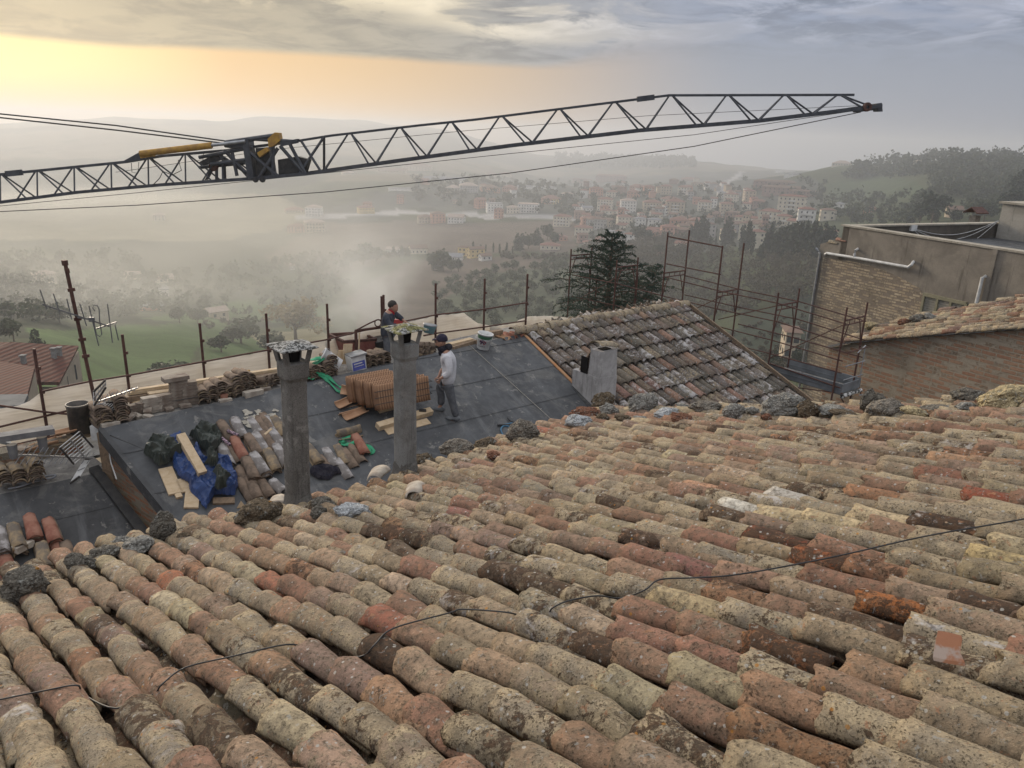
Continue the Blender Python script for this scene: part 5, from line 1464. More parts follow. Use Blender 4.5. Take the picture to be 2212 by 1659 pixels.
# net: hangs along the outer side of the posts, ragged upper edge
def net(name, top, label, out=.05, drop=2.2):
    n = 90; xs = np.linspace(top[0][0], top[-1][0], n); ys = np.interp(xs, [p[0] for p in top], [p[1] for p in top])
    rows = 14; V = []
    for i in range(n):
        p = PS(float(xs[i]), float(ys[i]), out)
        for j in range(rows):
            f = j / (rows - 1); k = math.sin(i * .33) * .05 + math.sin(i * .11 + 2) * .07
            o = WH * (k * (.2 + f) + .05 * noise.noise(Vector((i * .35, j * .6, 3)))) 
            V.append(p - ZV * drop * f + o + ZV * (.012 * noise.noise(Vector((i * .5, 0, 0))) if j == 0 else 0))
    F = [(i * rows + j, (i + 1) * rows + j, (i + 1) * rows + j + 1, i * rows + j + 1) for i in range(n - 1) for j in range(rows - 1)]
    mb = MB(); mb.add(V, F); o = mb.build(name, NET, None, True, (U2, ZV))
    so = o.modifiers.new('t', 'SOLIDIFY'); so.thickness = .004
    tag(o, label, 'net'); return o
net('safety_net', [(-250, 900), (0, 883), (43, 875), (63, 866), (86, 848), (100, 844), (188, 826), (276, 812), (438, 782.5), (579, 757), (711, 735)], 'dusty beige debris net hung from the rails, left of the first flue pipe')
net('safety_net', [(700, 736), (825, 706), (880, 698), (942, 682), (990, 678), (1000, 675), (1012, 684), (1031, 698), (1074, 706), (1090, 712)], 'beige debris net behind the workers, peaked where it is tied up', out=.09, drop=1.6)
net('safety_net', [(1060, 706), (1074, 705), (1110, 696), (1142, 682.5), (1193, 683), (1225, 686), (1300, 692)], 'pale debris net sheet bunched along the lower rail by the tiled roof', out=.04, drop=1.3)

# ---------------------------------------------------------------- frame scaffold at the gable end, runs towards the viewer
GU = RU1 + .55
GP = at2(GU, 0); ND = U2.copy(); DG = GP.dot(ND)
def PG(x, y, out=0.0): return hit(x, y, ND, DG + out)
fr = empty('frame_scaffold', PG(1700, 780), 'dark red frame scaffold of ladders, rails and braces around the gable of the tiled roof', 'scaffold')
VD = dirv(-38)
legs = [((1234, 538), (1378, 0)), ((1329, 560), None), ((1443, 502), None), ((1561, 530), None), ((1682, 632), None), ((1829, 663), None)]
def sframe(x, y, h, tall=0.0, wid=.95, px2=None):
    a_ = PG(x, y); b = MB(); c_ = a_ + ND * wid; r = .024
    b.tube(a_, a_ - ZV * h, r, 8); b.tube(c_ + ZV * .02, c_ - ZV * h, r, 8)
    zz = -.22 - tall
    p, q = a_ + ZV * zz, c_ + ZV * zz
    b.tube(p, q, r * .9, 8); b.tube(p - ZV * .12, q - ZV * .12, r * .7, 6)
    for f in (.25, .5, .75): b.tube(p.lerp(q, f), p.lerp(q, f) - ZV * .12, r * .5, 5)
    for s, t in ((p, q), (q, p)):
        m = s.lerp(t, .22) - ZV * .12; b.path([s - ZV * .75, s.lerp(t, .1) - ZV * .42, m], r * .6, 6)
    b.build('ladder_frame', RUST, fr)
    return a_, c_
A1 = sframe(1234, 538, 3.2); A2 = sframe(1333, 562, 3.4)
A4 = sframe(1443, 502, 3.8, .95); A3 = sframe(1561, 531, 4.2, 1.05)
A5 = sframe(1682, 632, 4.2, .12); A6 = sframe(1830, 664, 4.6, .10)
# upper guard frame between the two tall legs
def gbar(a, c, r=.018, nm='rail'):
    b = MB(); b.tube(a, c, r, 6); b.build(nm, RUST, fr)
gbar(PG(1444, 511), PG(1562, 534), .02); gbar(PG(1440, 570), PG(1557, 593), .018)
for ya, yb in ((607, 806), (652, 850)):
    pass
rails = [((1237, 594), (1330, 612), (1436, 640)), ((1234, 640), (1330, 660), (1432, 690)), ((1436, 598), (1560, 630), (1680, 655), (1828, 700)), ((1434, 640), (1552, 668), (1680, 695), (1826, 742)),
         ((1550, 705), (1668, 735), (1820, 780)), ((1548, 735), (1668, 765), (1818, 806)), ((1663, 785), (1815, 838)), ((1500, 660), (1560, 672), (1680, 700), (1830, 722))]
for rl_ in rails[:7]:
    b = MB(); b.path([PG(x, y, .02) for x, y in rl_], .016, 6); b.build('rail', RUST, fr)
for rl_ in rails[2:5]:
    b = MB(); b.path([PG(x, y, .02) + ND * .95 - ZV * .05 for x, y in rl_], .016, 6); b.build('rail', RUST, fr)
for (a_, c_) in (((1552, 690), (1680, 660)), ((1660, 775), (1826, 700)), ((1432, 700), (1560, 640)), ((1236, 655), (1330, 600)), ((1650, 828), (1820, 850))):
    b = MB(); b.tube(PG(*a_, .06), PG(*c_, .06), .014, 6); b.build('brace', RUST, fr)
# metal deck with toe boards near the viewer
dk = [PG(1655, 800), PG(1812, 856)]
b = MB(); up_ = VD
d0 = Vector(dk[0]); d1 = Vector(dk[1]); d0.z = d1.z = (d0.z + d1.z) / 2
z0 = d1.z
b.slab([d0 + ND * .08, d1 + ND * .08, d1 + ND * .9, d0 + ND * .9], .05, ZV); b.build('deck', CONC, fr)
for off in (.04, .95):
    b = MB(); p, q = d0 + ND * off, d1 + ND * off
    b.slab([p + ZV * .24, q + ZV * .24, q - ZV * .02, p - ZV * .02], .02, -ND); b.bar(p + ZV * .10, q + ZV * .10, .03, .02); b.build('toe_board', ZINC, fr)
b = MB(); b.slab([d1 + ZV * .22 + ND * .08, d1 + ZV * .22 + ND * .9, d1 + ND * .9 - ZV * .02, d1 + ND * .08 - ZV * .02], .02, -VD); b.build('toe_board', ZINC, fr)
for k in range(3):
    b = MB(); p = d1 + ZV * (.35 + .35 * k) - VD * .03
    b.tube(p + ND * .02, p + ND * .93, .014, 6); b.build('rail', GALV if k < 2 else RUST, fr)
b = MB(); q = d1 - VD * .35; b.tube(q + ND * .3 + ZV * .0 , q + ND * .95 + ZV * .0, .015, 6); b.path([d1 + ND * .55 + ZV * .95, d1 + ND * .88 + ZV * 1.1, d1 + ND * .90], .014, 6); b.build('rail', GALV, fr)
b = MB(); b.tube(d1 + ND * .05 - ZV * .06 - VD * .05, d1 + ND * .95 - ZV * .06 - VD * .05, .05, 10); o = b.build('wrapped_bar', m_simple('striped_wrap', (.5, .5, .48), (.02, .02, .02), 9, .6, lo=.49, hi=.51), fr)
b = MB(); b.tube(d1 + ND * .95, d1 + ND * 1.6 - ZV * .9, .016, 6); b.tube(d1 + ND * .1 - ZV * .1, d1 + ND * .8 - ZV * .75, .016, 6); b.build('brace', RUST, fr)
# crossbar lattice behind the cedar
for x, y, h in ((1290, 592, 1.6), (1378, 588, 1.8)):
    b = MB(); a_ = PG(x, y, .9); b.tube(a_, a_ - ZV * h, .022, 8); b.build('post', RUST, fr)

# ---------------------------------------------------------------- crane
YC = 24.0
def PX(x, y, dy=0.0): return hit(x, y, Vector((0, 1, 0)), YC + dy)
cr = empty('crane', PX(560, 345), 'dark lattice crane jib crossing the whole sky with a yellow hydraulic ram', 'crane')
def part(name, mat, segs, r, parent=cr, sq=False):
    b = MB()
    for s in segs:
        if sq: b.bar(s[0], s[1], r if len(s) < 3 else s[2])
        else: b.tube(s[0], s[1], r if len(s) < 3 else s[2], 8)
    return b.build(name, mat, parent)
# outer jib: triangular section, one top chord and two bottom chords
bot = [(655, 377), (870, 347), (1100, 316), (1380, 283), (1640, 262), (1780, 245), (1905, 229)]
topc = [(640, 305), (715, 293), (905, 271), (1030, 258), (1445, 206), (1845, 205)]
BW = .55
def botp(x, back): y = np.interp(x, [p[0] for p in bot], [p[1] for p in bot]); return PX(float(x), float(y) - back * 3, back * BW)
def topp(x): y = np.interp(x, [p[0] for p in topc], [p[1] for p in topc]); return PX(float(x), float(y), BW / 2)
for bk in (0, 1):
    part('bottom_chord', STEEL, [(botp(a, bk), botp(c, bk), .085 if bk == 0 else .065) for a, c in zip([p[0] for p in bot][:-1], [p[0] for p in bot][1:])], .1, sq=True)
part('top_chord', STEEL, [(topp(a), topp(c)) for a, c in zip([p[0] for p in topc][:-1], [p[0] for p in topc][1:])], .068, sq=True)
part('top_chord_joint', STEEL, [(topp(1376), topp(1413), .15)], .15, sq=True)
tx = [755, 863, 973, 1082, 1207, 1327, 1449, 1572, 1696, 1812]
bx = [700, 812, 922, 1030, 1150, 1270, 1395, 1520, 1638, 1755]
for i, t_ in enumerate(tx):
    part('lattice', STEEL, [(topp(t_ - 3), botp(bx[i], bk)) for bk in (0, 1)], .027)
    nb = bx[i + 1] if i + 1 < len(bx) else 1880
    part('lattice', STEEL, [(topp(t_ + 3), botp(nb - 14 * (1 - bk), bk)) for bk in (0, 1)], .027)
part('lattice', STEEL, [(topp(650), botp(694, 0)), (topp(700), botp(645, 0)), (topp(700), botp(700, 1))], .04)
# inner jib
bi = [(-150, 455), (0, 437), (170, 415), (350, 399), (555, 385), (660, 376)]; ti = [(-150, 382), (0, 377), (270, 350), (350, 337), (490, 325), (640, 305)]
def bip(x, back=0): y = np.interp(x, [p[0] for p in bi], [p[1] for p in bi]); return PX(float(x), float(y), back * .7)
def tip(x): y = np.interp(x, [p[0] for p in ti], [p[1] for p in ti]); return PX(float(x), float(y), .35)
for bk in (0, 1): part('bottom_chord', STEEL, [(bip(a, bk), bip(c, bk), .095 if bk == 0 else .06) for a, c in zip([p[0] for p in bi][:-1], [p[0] for p in bi][1:])], .1, sq=True)
part('top_chord', STEEL, [(tip(a), tip(c)) for a, c in zip([p[0] for p in ti][:-1], [p[0] for p in ti][1:])], .08, sq=True)
for x in range(-80, 560, 80):
    part('lattice', STEEL, [(tip(x), bip(x + 1)), (tip(x + 3), bip(x + 58)), (tip(x - 3), bip(x - 44)), (tip(x + 5), bip(x + 78, 1))], .025)
part('chord_sleeve', STEEL, [(tip(15), tip(46), .17)], .1, sq=True)
# heavy fold joint
def plate(pts, th, mat, name, dy=0.0, parent=cr):
    b = MB(); b.slab([PX(x, y, dy) for x, y in pts], th, Vector((0, -1, 0))); return b.build(name, mat, parent)
plate([(522, 300), (535, 297), (548, 384), (535, 387)], .5, STEEL, 'hinge_plate', -.1)
plate([(552, 320), (580, 318), (590, 378), (552, 384)], .4, BLACK, 'winch_housing', .1)
plate([(600, 345), (642, 338), (668, 345), (660, 372), (602, 380)], .3, BLACK, 'counter_plate', .15)
plate([(430, 350), (470, 330), (478, 345), (440, 358)], .2, BLACK, 'gusset', .1)
plate([(605, 306), (642, 300), (640, 309), (606, 316)], .25, STEEL, 'gusset', -.05)
part('lattice', STEEL, [(PX(545, 300), PX(640, 306)), (PX(540, 330), PX(600, 380)), (PX(600, 320), PX(560, 384)), (PX(605, 315), PX(655, 372)), (PX(590, 312), PX(590, 380)), (PX(660, 376), PX(625, 309)), (PX(545, 318), PX(430, 340)), (PX(485, 325), PX(530, 372)), (PX(455, 355), PX(530, 345)), (PX(512, 380), PX(500, 322))], .055)
part('lattice', STEEL, [(PX(445, 390, .5), PX(475, 335, .5)), (PX(475, 335, .5), PX(535, 375, .5)), (PX(430, 362, .4), PX(530, 352, .4)), (PX(468, 345, .3), PX(468, 392, .3)), (PX(484, 345, .3), PX(486, 390, .3))], .05)
# ram
b = MB(); b.tube(PX(303, 332, -.15), PX(457, 314, -.15), .095, 16); b.build('ram_cylinder', YELL, cr)
b = MB(); b.tube(PX(457, 314, -.15), PX(530, 305, -.15), .05, 10); b.build('ram_rod', GALV, cr)
plate([(266, 348), (302, 328), (308, 345), (300, 347)], .25, STEEL, 'ram_bracket')
plate([(300, 328), (328, 326), (328, 338), (303, 342)], .24, YELL, 'ram_clamp', -.16)
plate([(578, 300), (593, 286), (602, 287), (605, 303), (590, 316), (580, 318)], .3, YELL, 'lug', -.12)
plate([(555, 330), (575, 318), (580, 326), (560, 340)], .2, YELL, 'lug', -.1)
part('tie_bar', STEEL, [(PX(488, 308), PX(600, 292), .07), (PX(486, 311), PX(530, 318), .1)], .05)
# wheels
for x in (552, 567):
    b = MB(); c_ = PX(x, 388, -.05); b.lathe(c_ - Vector((0, .05, 0)), (0, 1, 0), [(.0, 0), (.075, 0), (.085, .02), (.07, .05), (.085, .08), (.075, .1), (0, .1)], 16); b.build('trolley_wheel', BLACK, cr)
b = MB(); c_ = PX(460, 360, .2); b.lathe(c_, (0, 1, 0), [(0, 0), (.13, 0), (.14, .03), (.11, .06), (.14, .09), (0, .1)], 16); b.build('sheave', RUST, cr)
b = MB(); c_ = PX(1875, 231, -.1); b.lathe(c_, (0, 1, 0), [(.05, 0), (.12, 0), (.13, .03), (.10, .06), (.13, .09), (.05, .1)], 18); b.build('sheave', RUST, cr)
plate([(1893, 224), (1905, 222), (1907, 241), (1896, 241)], .3, STEEL, 'tip_plate')
plate([(1838, 232), (1895, 224), (1905, 236), (1850, 243)], .2, STEEL, 'tip_plate', .3)
# ropes
def rope(pts, r, dy=.25, sag=0):
    b = MB(); b.path([PX(x, y, dy) for x, y in pts], r, 5); b.build('rope', BLACK, cr)
rope([(-150, 232), (0, 246), (250, 271), (490, 305)], .022); rope([(-150, 241), (0, 254), (250, 281), (480, 309)], .022)
rope([(-100, 459), (0, 457), (300, 443), (700, 415), (1100, 374), (1500, 316), (1860, 242)], .013, .1)
rope([(-100, 450), (0, 445), (300, 416), (700, 374), (1100, 332), (1500, 291), (1868, 236)], .009, .3)
rope([(250, 372), (600, 322), (1000, 283), (1400, 250), (1860, 228)], .007, .3)
# small hoses and hook eyes
b = MB(); b.path([PX(x, y, -.08) for x, y in ((440, 331), (438, 345), (450, 352), (452, 340))], .01, 5); b.path([PX(x, y, -.08) for x, y in ((284, 352), (285, 372), (298, 374), (300, 350))], .01, 5); b.path([PX(x, y, -.08) for x, y in ((330, 400), (345, 385), (352, 370), (372, 378), (392, 368), (385, 345))], .013, 5)
b.build('hose', BLACKP, cr)

# sun-side antenna mast
DA = VE.dot(WH) - .25 + .9
def PA(x, y, out=0.0): return hit(x, y, WH, VE.dot(WH) + .1 + out)
an = empty('tv_aerial', PA(205, 860), 'tall rusty mast with a long silver comb aerial, leaning at the left', 'aerial')
b = MB(); top_, bot_ = PA(140, 566), PA(208, 880); b.tube(top_, bot_, .028, 10); b.tube(PA(139, 562), PA(141, 573), .045, 10); b.tube(PA(144, 580), PA(146, 590), .036, 8)
b.build('mast', RUST, an)
b = MB(); bo = lambda x, y: PA(x, y, -.1)
b.bar(bo(91, 657), bo(236, 705), .022); b.bar(bo(168, 686), bo(205, 690), .02); b.build('boom', ELEM, an)
els = [(86, 625, 101, 668), (115, 634, 130, 678), (144, 645, 155, 690), (172, 655, 187, 704), (192, 660, 213, 747), (232, 656, 243, 740), (248, 700, 256, 735)]
for x0, y0, x1, y1 in els:
    b = MB(); b.tube(bo(x0, y0), bo(x1, y1), .0095, 6); b.build('element', ELEM, an)
b = MB(); b.path([bo(x, y) for x, y in ((205, 672), (200, 665), (203, 659), (210, 660), (214, 668), (215, 690), (220, 722), (216, 727), (208, 722), (202, 690))], .009, 6); b.build('folded_dipole', ELEM, an)
b = MB(); b.bar(bo(208, 710), bo(252, 696), .02); b.box(bo(198, 690), (.07, .05, .07)); b.build('bracket', ELEM, an)
for y in (627, 690, 734, 770):
    x = np.interp(y, [566, 880], [140, 208]); b = MB(); b.bar(PA(x - 7, y, -.03), PA(x + 9, y - 2, -.03), .03, .05); b.build('clamp', RUST, an)
# ---------------------------------------------------------------- loose things
def zr(ox, oy, s): return lambda x, y: ((ox + x / s) / 1.8228, (oy + y / s) / 1.8228)
c1, c2, c3, c4 = zr(330, 1380, 2.765), zr(1050, 1350, 4.74), zr(1200, 1100, 2.765), zr(550, 1600, 3.687)
c5, c6, c7, c8, c9 = zr(1200, 1500, 3.687), zr(0, 1600, 4.61), zr(0, 1500, 2.073), zr(2000, 1130, 1.7015), zr(3150, 1100, 2.508)
c10 = zr(1700, 1280, 4.9155)

# --- rocks holding the tiles down
def rock(P, w, h, col, label, seed, dpt=None, n=N1):
    rs = random.Random(seed); bm = bmesh.new(); bmesh.ops.create_icosphere(bm, subdivisions=4, radius=.5)
    o = Vector((seed * 3.1, seed * 1.7, seed))
    a = rs.uniform(-.3, .3)
    dpt = dpt or w * .75
    for v in bm.verts:
        p = v.co.normalized()
        vo = noise.voronoi(p * 1.6 + o)[0]; v2 = noise.voronoi(p * 4.2 + o)[0]
        k = .92 + .34 * noise.noise(p * 1.2 + o) + .30 * (vo[1] - vo[0]) + .13 * (v2[1] - v2[0]) + .06 * noise.noise(p * 9 + o)
        q = p * .5 * k
        v.co = Vector((q.x * w * 1.12, q.y * dpt, q.z * h * 1.15))
    me = bpy.data.meshes.new('rock'); bm.to_mesh(me); bm.free(); me.materials.append(ROCK)
    at = me.attributes.new('tc', 'FLOAT_COLOR', 'POINT'); at.data.foreach_set('color', list((*col, 1)) * len(me.vertices))
    o = bpy.data.objects.new('rock', me); COL.objects.link(o); o.location = P; o.rotation_euler = (0, a, rs.uniform(-.4, .4))
    tag(o, label, 'rock'); return o
DKR, GRR, BRR, CGR, LGR, RDR, YLR = (.095, .087, .073), (.16, .155, .14), (.085, .066, .045), (.13, .115, .095), (.26, .27, .275), (.13, .065, .042), (.27, .22, .13)
RK = [(57, 1258, 78, 62, DKR, 'jagged black rock with an orange lichen patch at the left edge of the near roof'), (175, 1214, 48, 32, DKR, 'small black rock beside the stacked red tiles at the left'), (228, 1193, 52, 26, DKR, 'flat black rock, second of the row at the left eave'),
      (303, 1177, 66, 32, GRR, 'flat layered grey rock at the left eave below the brick gable'), (262, 1170, 30, 22, GRR, 'little grey stone tucked behind the flat layered rock'), (357, 1138, 42, 66, DKR, 'tall craggy dark rock standing at the foot of the brick gable'), (400, 1160, 30, 18, BRR, 'small brown stone right of the tall craggy rock'),
      (563, 1106, 80, 48, BRR, 'big crusty brown rock left of the dark flue pipe'), (700, 1086, 46, 24, DKR, 'dark slab right of the dark flue pipe foot'), (762, 1102, 66, 26, LGR, 'flat white-lichened stone right of the dark flue pipe'), (690, 1106, 34, 26, DKR, 'small dark lump against the dark flue pipe'),
      (990, 966, 66, 30, CGR, 'flat pebbly conglomerate lump on the eave between blue hose and pale flue pipe'), (908, 994, 54, 22, BRR, 'flat brown stone just right of the pale flue pipe'), (1052, 957, 44, 20, BRR, 'brown wedge stone right of the flat conglomerate'), (1070, 985, 30, 18, RDR, 'small reddish stone under the brown wedge'),
      (1135, 931, 56, 44, CGR, 'round pebbly conglomerate ball beside the blue hose')]
for X, Y, w, h, c, l in [(480, 905, 170, 80, LGR, 'silvery layered stone on the eave below the stucco chimney'), (645, 760, 140, 86, BRR, 'mossy brown rock against the foot of the stucco chimney'), (540, 848, 190, 66, RDR, 'long reddish brown rock left of the grey boulder'), (683, 828, 112, 84, GRR, 'rounded grey boulder right of the reddish rock'),
                         (915, 780, 178, 118, GRR, 'large grey brown boulder in front of the grey tiled roof'), (640, 874, 80, 50, BRR, 'small brown stone below the rounded grey boulder'), (778, 880, 118, 46, BRR, 'squared brown stone under the grey boulders'), (890, 884, 96, 34, GRR, 'flat stone under the large grey brown boulder'),
                         (1065, 842, 160, 46, LGR, 'flat pale stone right of the large grey brown boulder'), (1165, 880, 150, 60, RDR, 'rusty brown rock between two flat stones'), (1340, 800, 186, 72, CGR, 'flat dark conglomerate in the middle of the far edge row'), (1525, 832, 122, 84, GRR, 'grey green rock stack right of the flat conglomerate'),
                         (1175, 798, 90, 34, GRR, 'low grey slab before the tiled roof'), (1640, 826, 90, 44, GRR, 'small grey rock left of the big pale boulder'), (1845, 795, 232, 128, GRR, 'biggest pale grey boulder near the lower end of the grey tiled roof'), (2022, 818, 130, 96, BRR, 'brown crusty rock right of the biggest boulder'), (1735, 872, 66, 40, RDR, 'tiny red stone under the biggest boulder')]:
    x, y = c8(X, Y); RK.append((x, y, w / 1.7015 / 1.8228, h / 1.7015 / 1.8228, c, l))
for X, Y, w, h, c, l in [(330, 1290, 290, 66, GRR, 'long flat slab lying at the foot of the frame scaffold'), (690, 1205, 170, 190, DKR, 'black clinker rock left of the round conglomerate at the right'), (850, 1272, 330, 150, CGR, 'big pebbly conglomerate boulder at the right edge row'), (440, 1320, 230, 44, BRR, 'thin stone under the long flat slab'),
                         (1130, 1302, 220, 72, YLR, 'ochre stone block right of the big conglomerate boulder'), (1342, 1270, 230, 40, DKR, 'thin dark slate piece on the right edge row'), (1640, 1250, 180, 70, GRR, 'grey stone piece left of the small red brick lump'), (1685, 1150, 290, 128, DKR, 'long black cinder lump by the brick wall at right'), (1785, 1224, 96, 52, RDR, 'small red brick lump under the yellow-topped boulder'),
                         (2030, 1165, 440, 190, YLR, 'largest rock, long with a yellow lichened top, at the right picture edge'), (780, 1190, 130, 110, DKR, 'dark lump touching the black clinker rock')]:
    x, y = c9(X, Y); RK.append((x, y, w / 2.508 / 1.8228, h / 2.508 / 1.8228, c, l))
for i, (x, y, w, h, c, l) in enumerate(RK):
    p = P1(x, y + h * .45, .10); d = p.dot(FWD); k = d / FPX
    rock(p + N1 * h * k * .42, w * k * 1.0, h * k * 1.05, c, l, i + 1)
for i, (X, Y, w, h, c, l) in enumerate([(690, 440, 110, 70, YLR, 'pale angular rock on the corner of the outbuilding roof'), (1180, 372, 180, 74, DKR, 'dark mossy rock on the outbuilding roof below the window'), (1290, 352, 110, 60, GRR, 'grey rock right of the dark one on the outbuilding roof'), (1030, 405, 110, 60, RDR, 'reddish rock on the outbuilding roof edge')]):
    x, y = c9(X, Y); p = hit(x, y + 4, NR, DR + .10); k = p.dot(FWD) / FPX
    rock(p, w * k / 4.57, h * k / 4.57, c, l, 60 + i)

# --- loose curved tiles: one mesh per clay, every tile an object
_tm = {}
def tile_me(mat, v=0, L=.46, r0=.098, r1=.08, hk=.8):
    key = (mat.name, v, L, r0)
    if key not in _tm:
        rs = np.random.RandomState(v * 7 + 3)
        V, F = tile_shell(rs, (0, 0, 0), (1, 0, 0), (0, -1, 0), (0, 0, 1), L, r0, r1, hk=hk, wob=.003, chip=.008 if mat is not NEWT else .002, n_th=11, n_s=5)
        V[:, 1] -= L / 2; o = np_mesh('curved_tile', V, F, mat, smooth=True); _tm[key] = o.data; bpy.data.objects.remove(o)
        _tm[key].name = 'curved_tile'
    return _tm[key]
REST = {}
def loose(P, along, up, mat, label, group, v=0, name='curved_tile', rest=False, **kw):
    """along: towards the wide end; rest: counted with the many that show least"""
    y = -Vector(along).normalized(); z = (Vector(up) - y * Vector(up).dot(y)).normalized(); x = y.cross(z)
    if rest:
        REST.setdefault(mat.name, []).append((mat, tile_me(mat, v, **kw), np.array((tuple(x), tuple(y), tuple(z))), np.array(tuple(P)))); return None
    o = bpy.data.objects.new(name, tile_me(mat, v, **kw)); COL.objects.link(o)
    o.matrix_world = Matrix(((x.x, y.x, z.x, P[0]), (x.y, y.y, z.y, P[1]), (x.z, y.z, z.z, P[2]), (0, 0, 0, 1)))
    tag(o, label, 'roof tile', group); return o
def stack(P, n, along, up, mats, label, group, step=.034, lean=0.0, jit=.012, **kw):
    up = Vector(up).normalized(); al = Vector(along).normalized(); sd = al.cross(up)
    for i in range(n):
        m = mats[i % len(mats)] if i < n - 1 else mats[-1]
        a2 = (al + sd * random.uniform(-.06, .06) + up * random.uniform(-.02, .02)).normalized()
        loose(Vector(P) + up * (.002 + step * i) + sd * (lean * i + random.uniform(-jit, jit)) + al * random.uniform(-.02, .02), a2, up, m, label, group, v=random.randint(0, 3), rest=(n > 4 and i < n - 3), **kw)
DN2 = -W2D
# tiles laid out on the felt, left of the dark flue pipe
G1 = 'old curved tiles laid out on the felt beside the tarpaulin'
laid = [(1255, 385, 2, CLAY), (1440, 350, 2, CLAYG), (1690, 330, 1, CLAYG), (1790, 300, 1, CLAY), (1900, 310, 1, CLAYG), (1835, 250, 1, CLAY), (2020, 330, 2, CLAYO), (1240, 735, 2, CLAYG), (1450, 665, 3, CLAYR), (1350, 700, 1, CLAY), (1640, 610, 3, CLAY), (1740, 585, 3, CLAYG), (1880, 560, 2, CLAY), (2000, 500, 2, CLAYG),
        (1600, 990, 5, CLAY), (1510, 1060, 2, CLAY), (1740, 930, 5, CLAYG), (1900, 850, 4, CLAYO), (2040, 760, 3, CLAYG), (1640, 1240, 3, CLAY), (1560, 1250, 2, CLAY), (1790, 1190, 2, CLAY)]
for i, (X, Y, n, m) in enumerate(laid):
    p = P2(*c4(X, Y), 0); stack(p, n, DN2 + U2 * random.uniform(-.05, .05), N2, [CLAY, CLAYO, m], 'old grimy tile among rows laid on the felt left of the dark flue pipe', G1, L=.50)
loose(P2(*c4(2010, 1170), .06), DN2 + U2 * .3, N2, CLAYG, 'short pinkish bloomed tile beside the foot of the dark flue pipe', None, 2, L=.30)
G2 = 'old curved tiles on the felt between the two flue pipes'
for X, Y, n, m in [(110, 1100, 3, CLAYO), (380, 1120, 1, CLAYG), (560, 1290, 1, CLAYG), (530, 1070, 1, CLAYO), (640, 1140, 1, CLAY), (790, 960, 3, CLAYR), (740, 1060, 1, CLAY), (300, 1230, 1, CLAY)]:
    stack(P2(*c5(X, Y)), n, DN2, N2, [m], 'old tile lying on the felt between the two flue pipes', G2, L=.48)
for k, (X, Y) in enumerate(((630, 735), (650, 775))):
    loose(P2(*c5(X, Y), .05), U2, -N2 if k else N2 * .3 - W2D, CLAYO, ('upper' if k else 'lower') + ' of two tiles lying sideways above the green strap', None, k, L=.46)
# stacks along the ridge
LG = MB(); LG.slab([at2(lu0 + .05, lw0 - .02, -.012), at2(3.4, RIDGE_W, -.012), at2(RU0 + .2, RIDGE_W, -.012), at2(RU0 + .2, RIDGE_W, -.012) + WH * .75, at2(3.4, RIDGE_W, -.012) + WH * .75, at2(lu0 + .05, lw0, -.012) + WH * .75], .3, ZV); LG.build('wall_top', CONC, far)
def RP(x, back=.12, up=0.0):
    """on the wall top behind the felt edge at picture column x"""
    y = float(np.interp(x, [219, 610, 984, 1128], [927.7, 842.4, 757, 723.7])) - max(0, 219 - x) * -.218; return P2(x, y) + WH * back + ZV * up
G3 = 'dark old tiles stacked along the far roof edge'
def rstack(x, n, back=.30, tilt=(0, 0), mats=(CLAY, CLAYO, CLAY), lb='dark old tile in the stacks along the far roof edge', g=G3, st=.038, dx=0, up=0):
    stack(RP(x, back, up), n + 2, -WH * 1 + U2 * tilt[0] + ZV * tilt[1], ZV + U2 * dx, list(mats), lb, g, step=st, L=.46)
def cx1(X, Y=0): return c1(X, Y)[0]
rstack(cx1(215), 6, .3, (.1, 0)); rstack(cx1(280), 5, .3); rstack(cx1(450), 9, .28, (0, 0)); rstack(cx1(375), 6, .5)
for k, X in enumerate((1370, 1450, 1540, 1620, 1690)): rstack(cx1(X), 4 + k % 3, .32, (.1 * (k - 2), .05))
for k, X in enumerate((1720, 1800, 1870)): rstack(cx1(X), 7 + k % 2, .38, (0, .06))
for k, X in enumerate((1990, 2060, 2120)): rstack(cx1(X), 3, .4, (.8 - k * .3, .2))
def cx2(X): return c2(X, 0)[0]
for k, X in enumerate((850, 950, 1040)): rstack(cx2(X), 4 + (k == 1), .28, (0, .06))
rstack(cx2(1200), 6, .26); rstack(cx2(1290), 8, .30, (0, .04)); 
def cx3(X): return c3(X, 0)[0]
for k, (X, n) in enumerate(((700, 9), (765, 8), (850, 8), (920, 8))): rstack(cx3(X), n - 4, .32, (0, .05))
for k, X in enumerate((1270, 1330, 1390)): rstack(cx3(X), 5 - k, .3, (.9, 0))
G3b = 'half-round tile ends on the ridge by the tiled roof'
for k, X in enumerate((1410, 1530, 1650)):
    loose(P2(*c10(X, 222 - k * 22), .04) + WH * .12, -WH, -ZV, CLAYR if k else NEWT, 'upturned clay tile end on the ridge just left of the tiled roof', G3b, k)
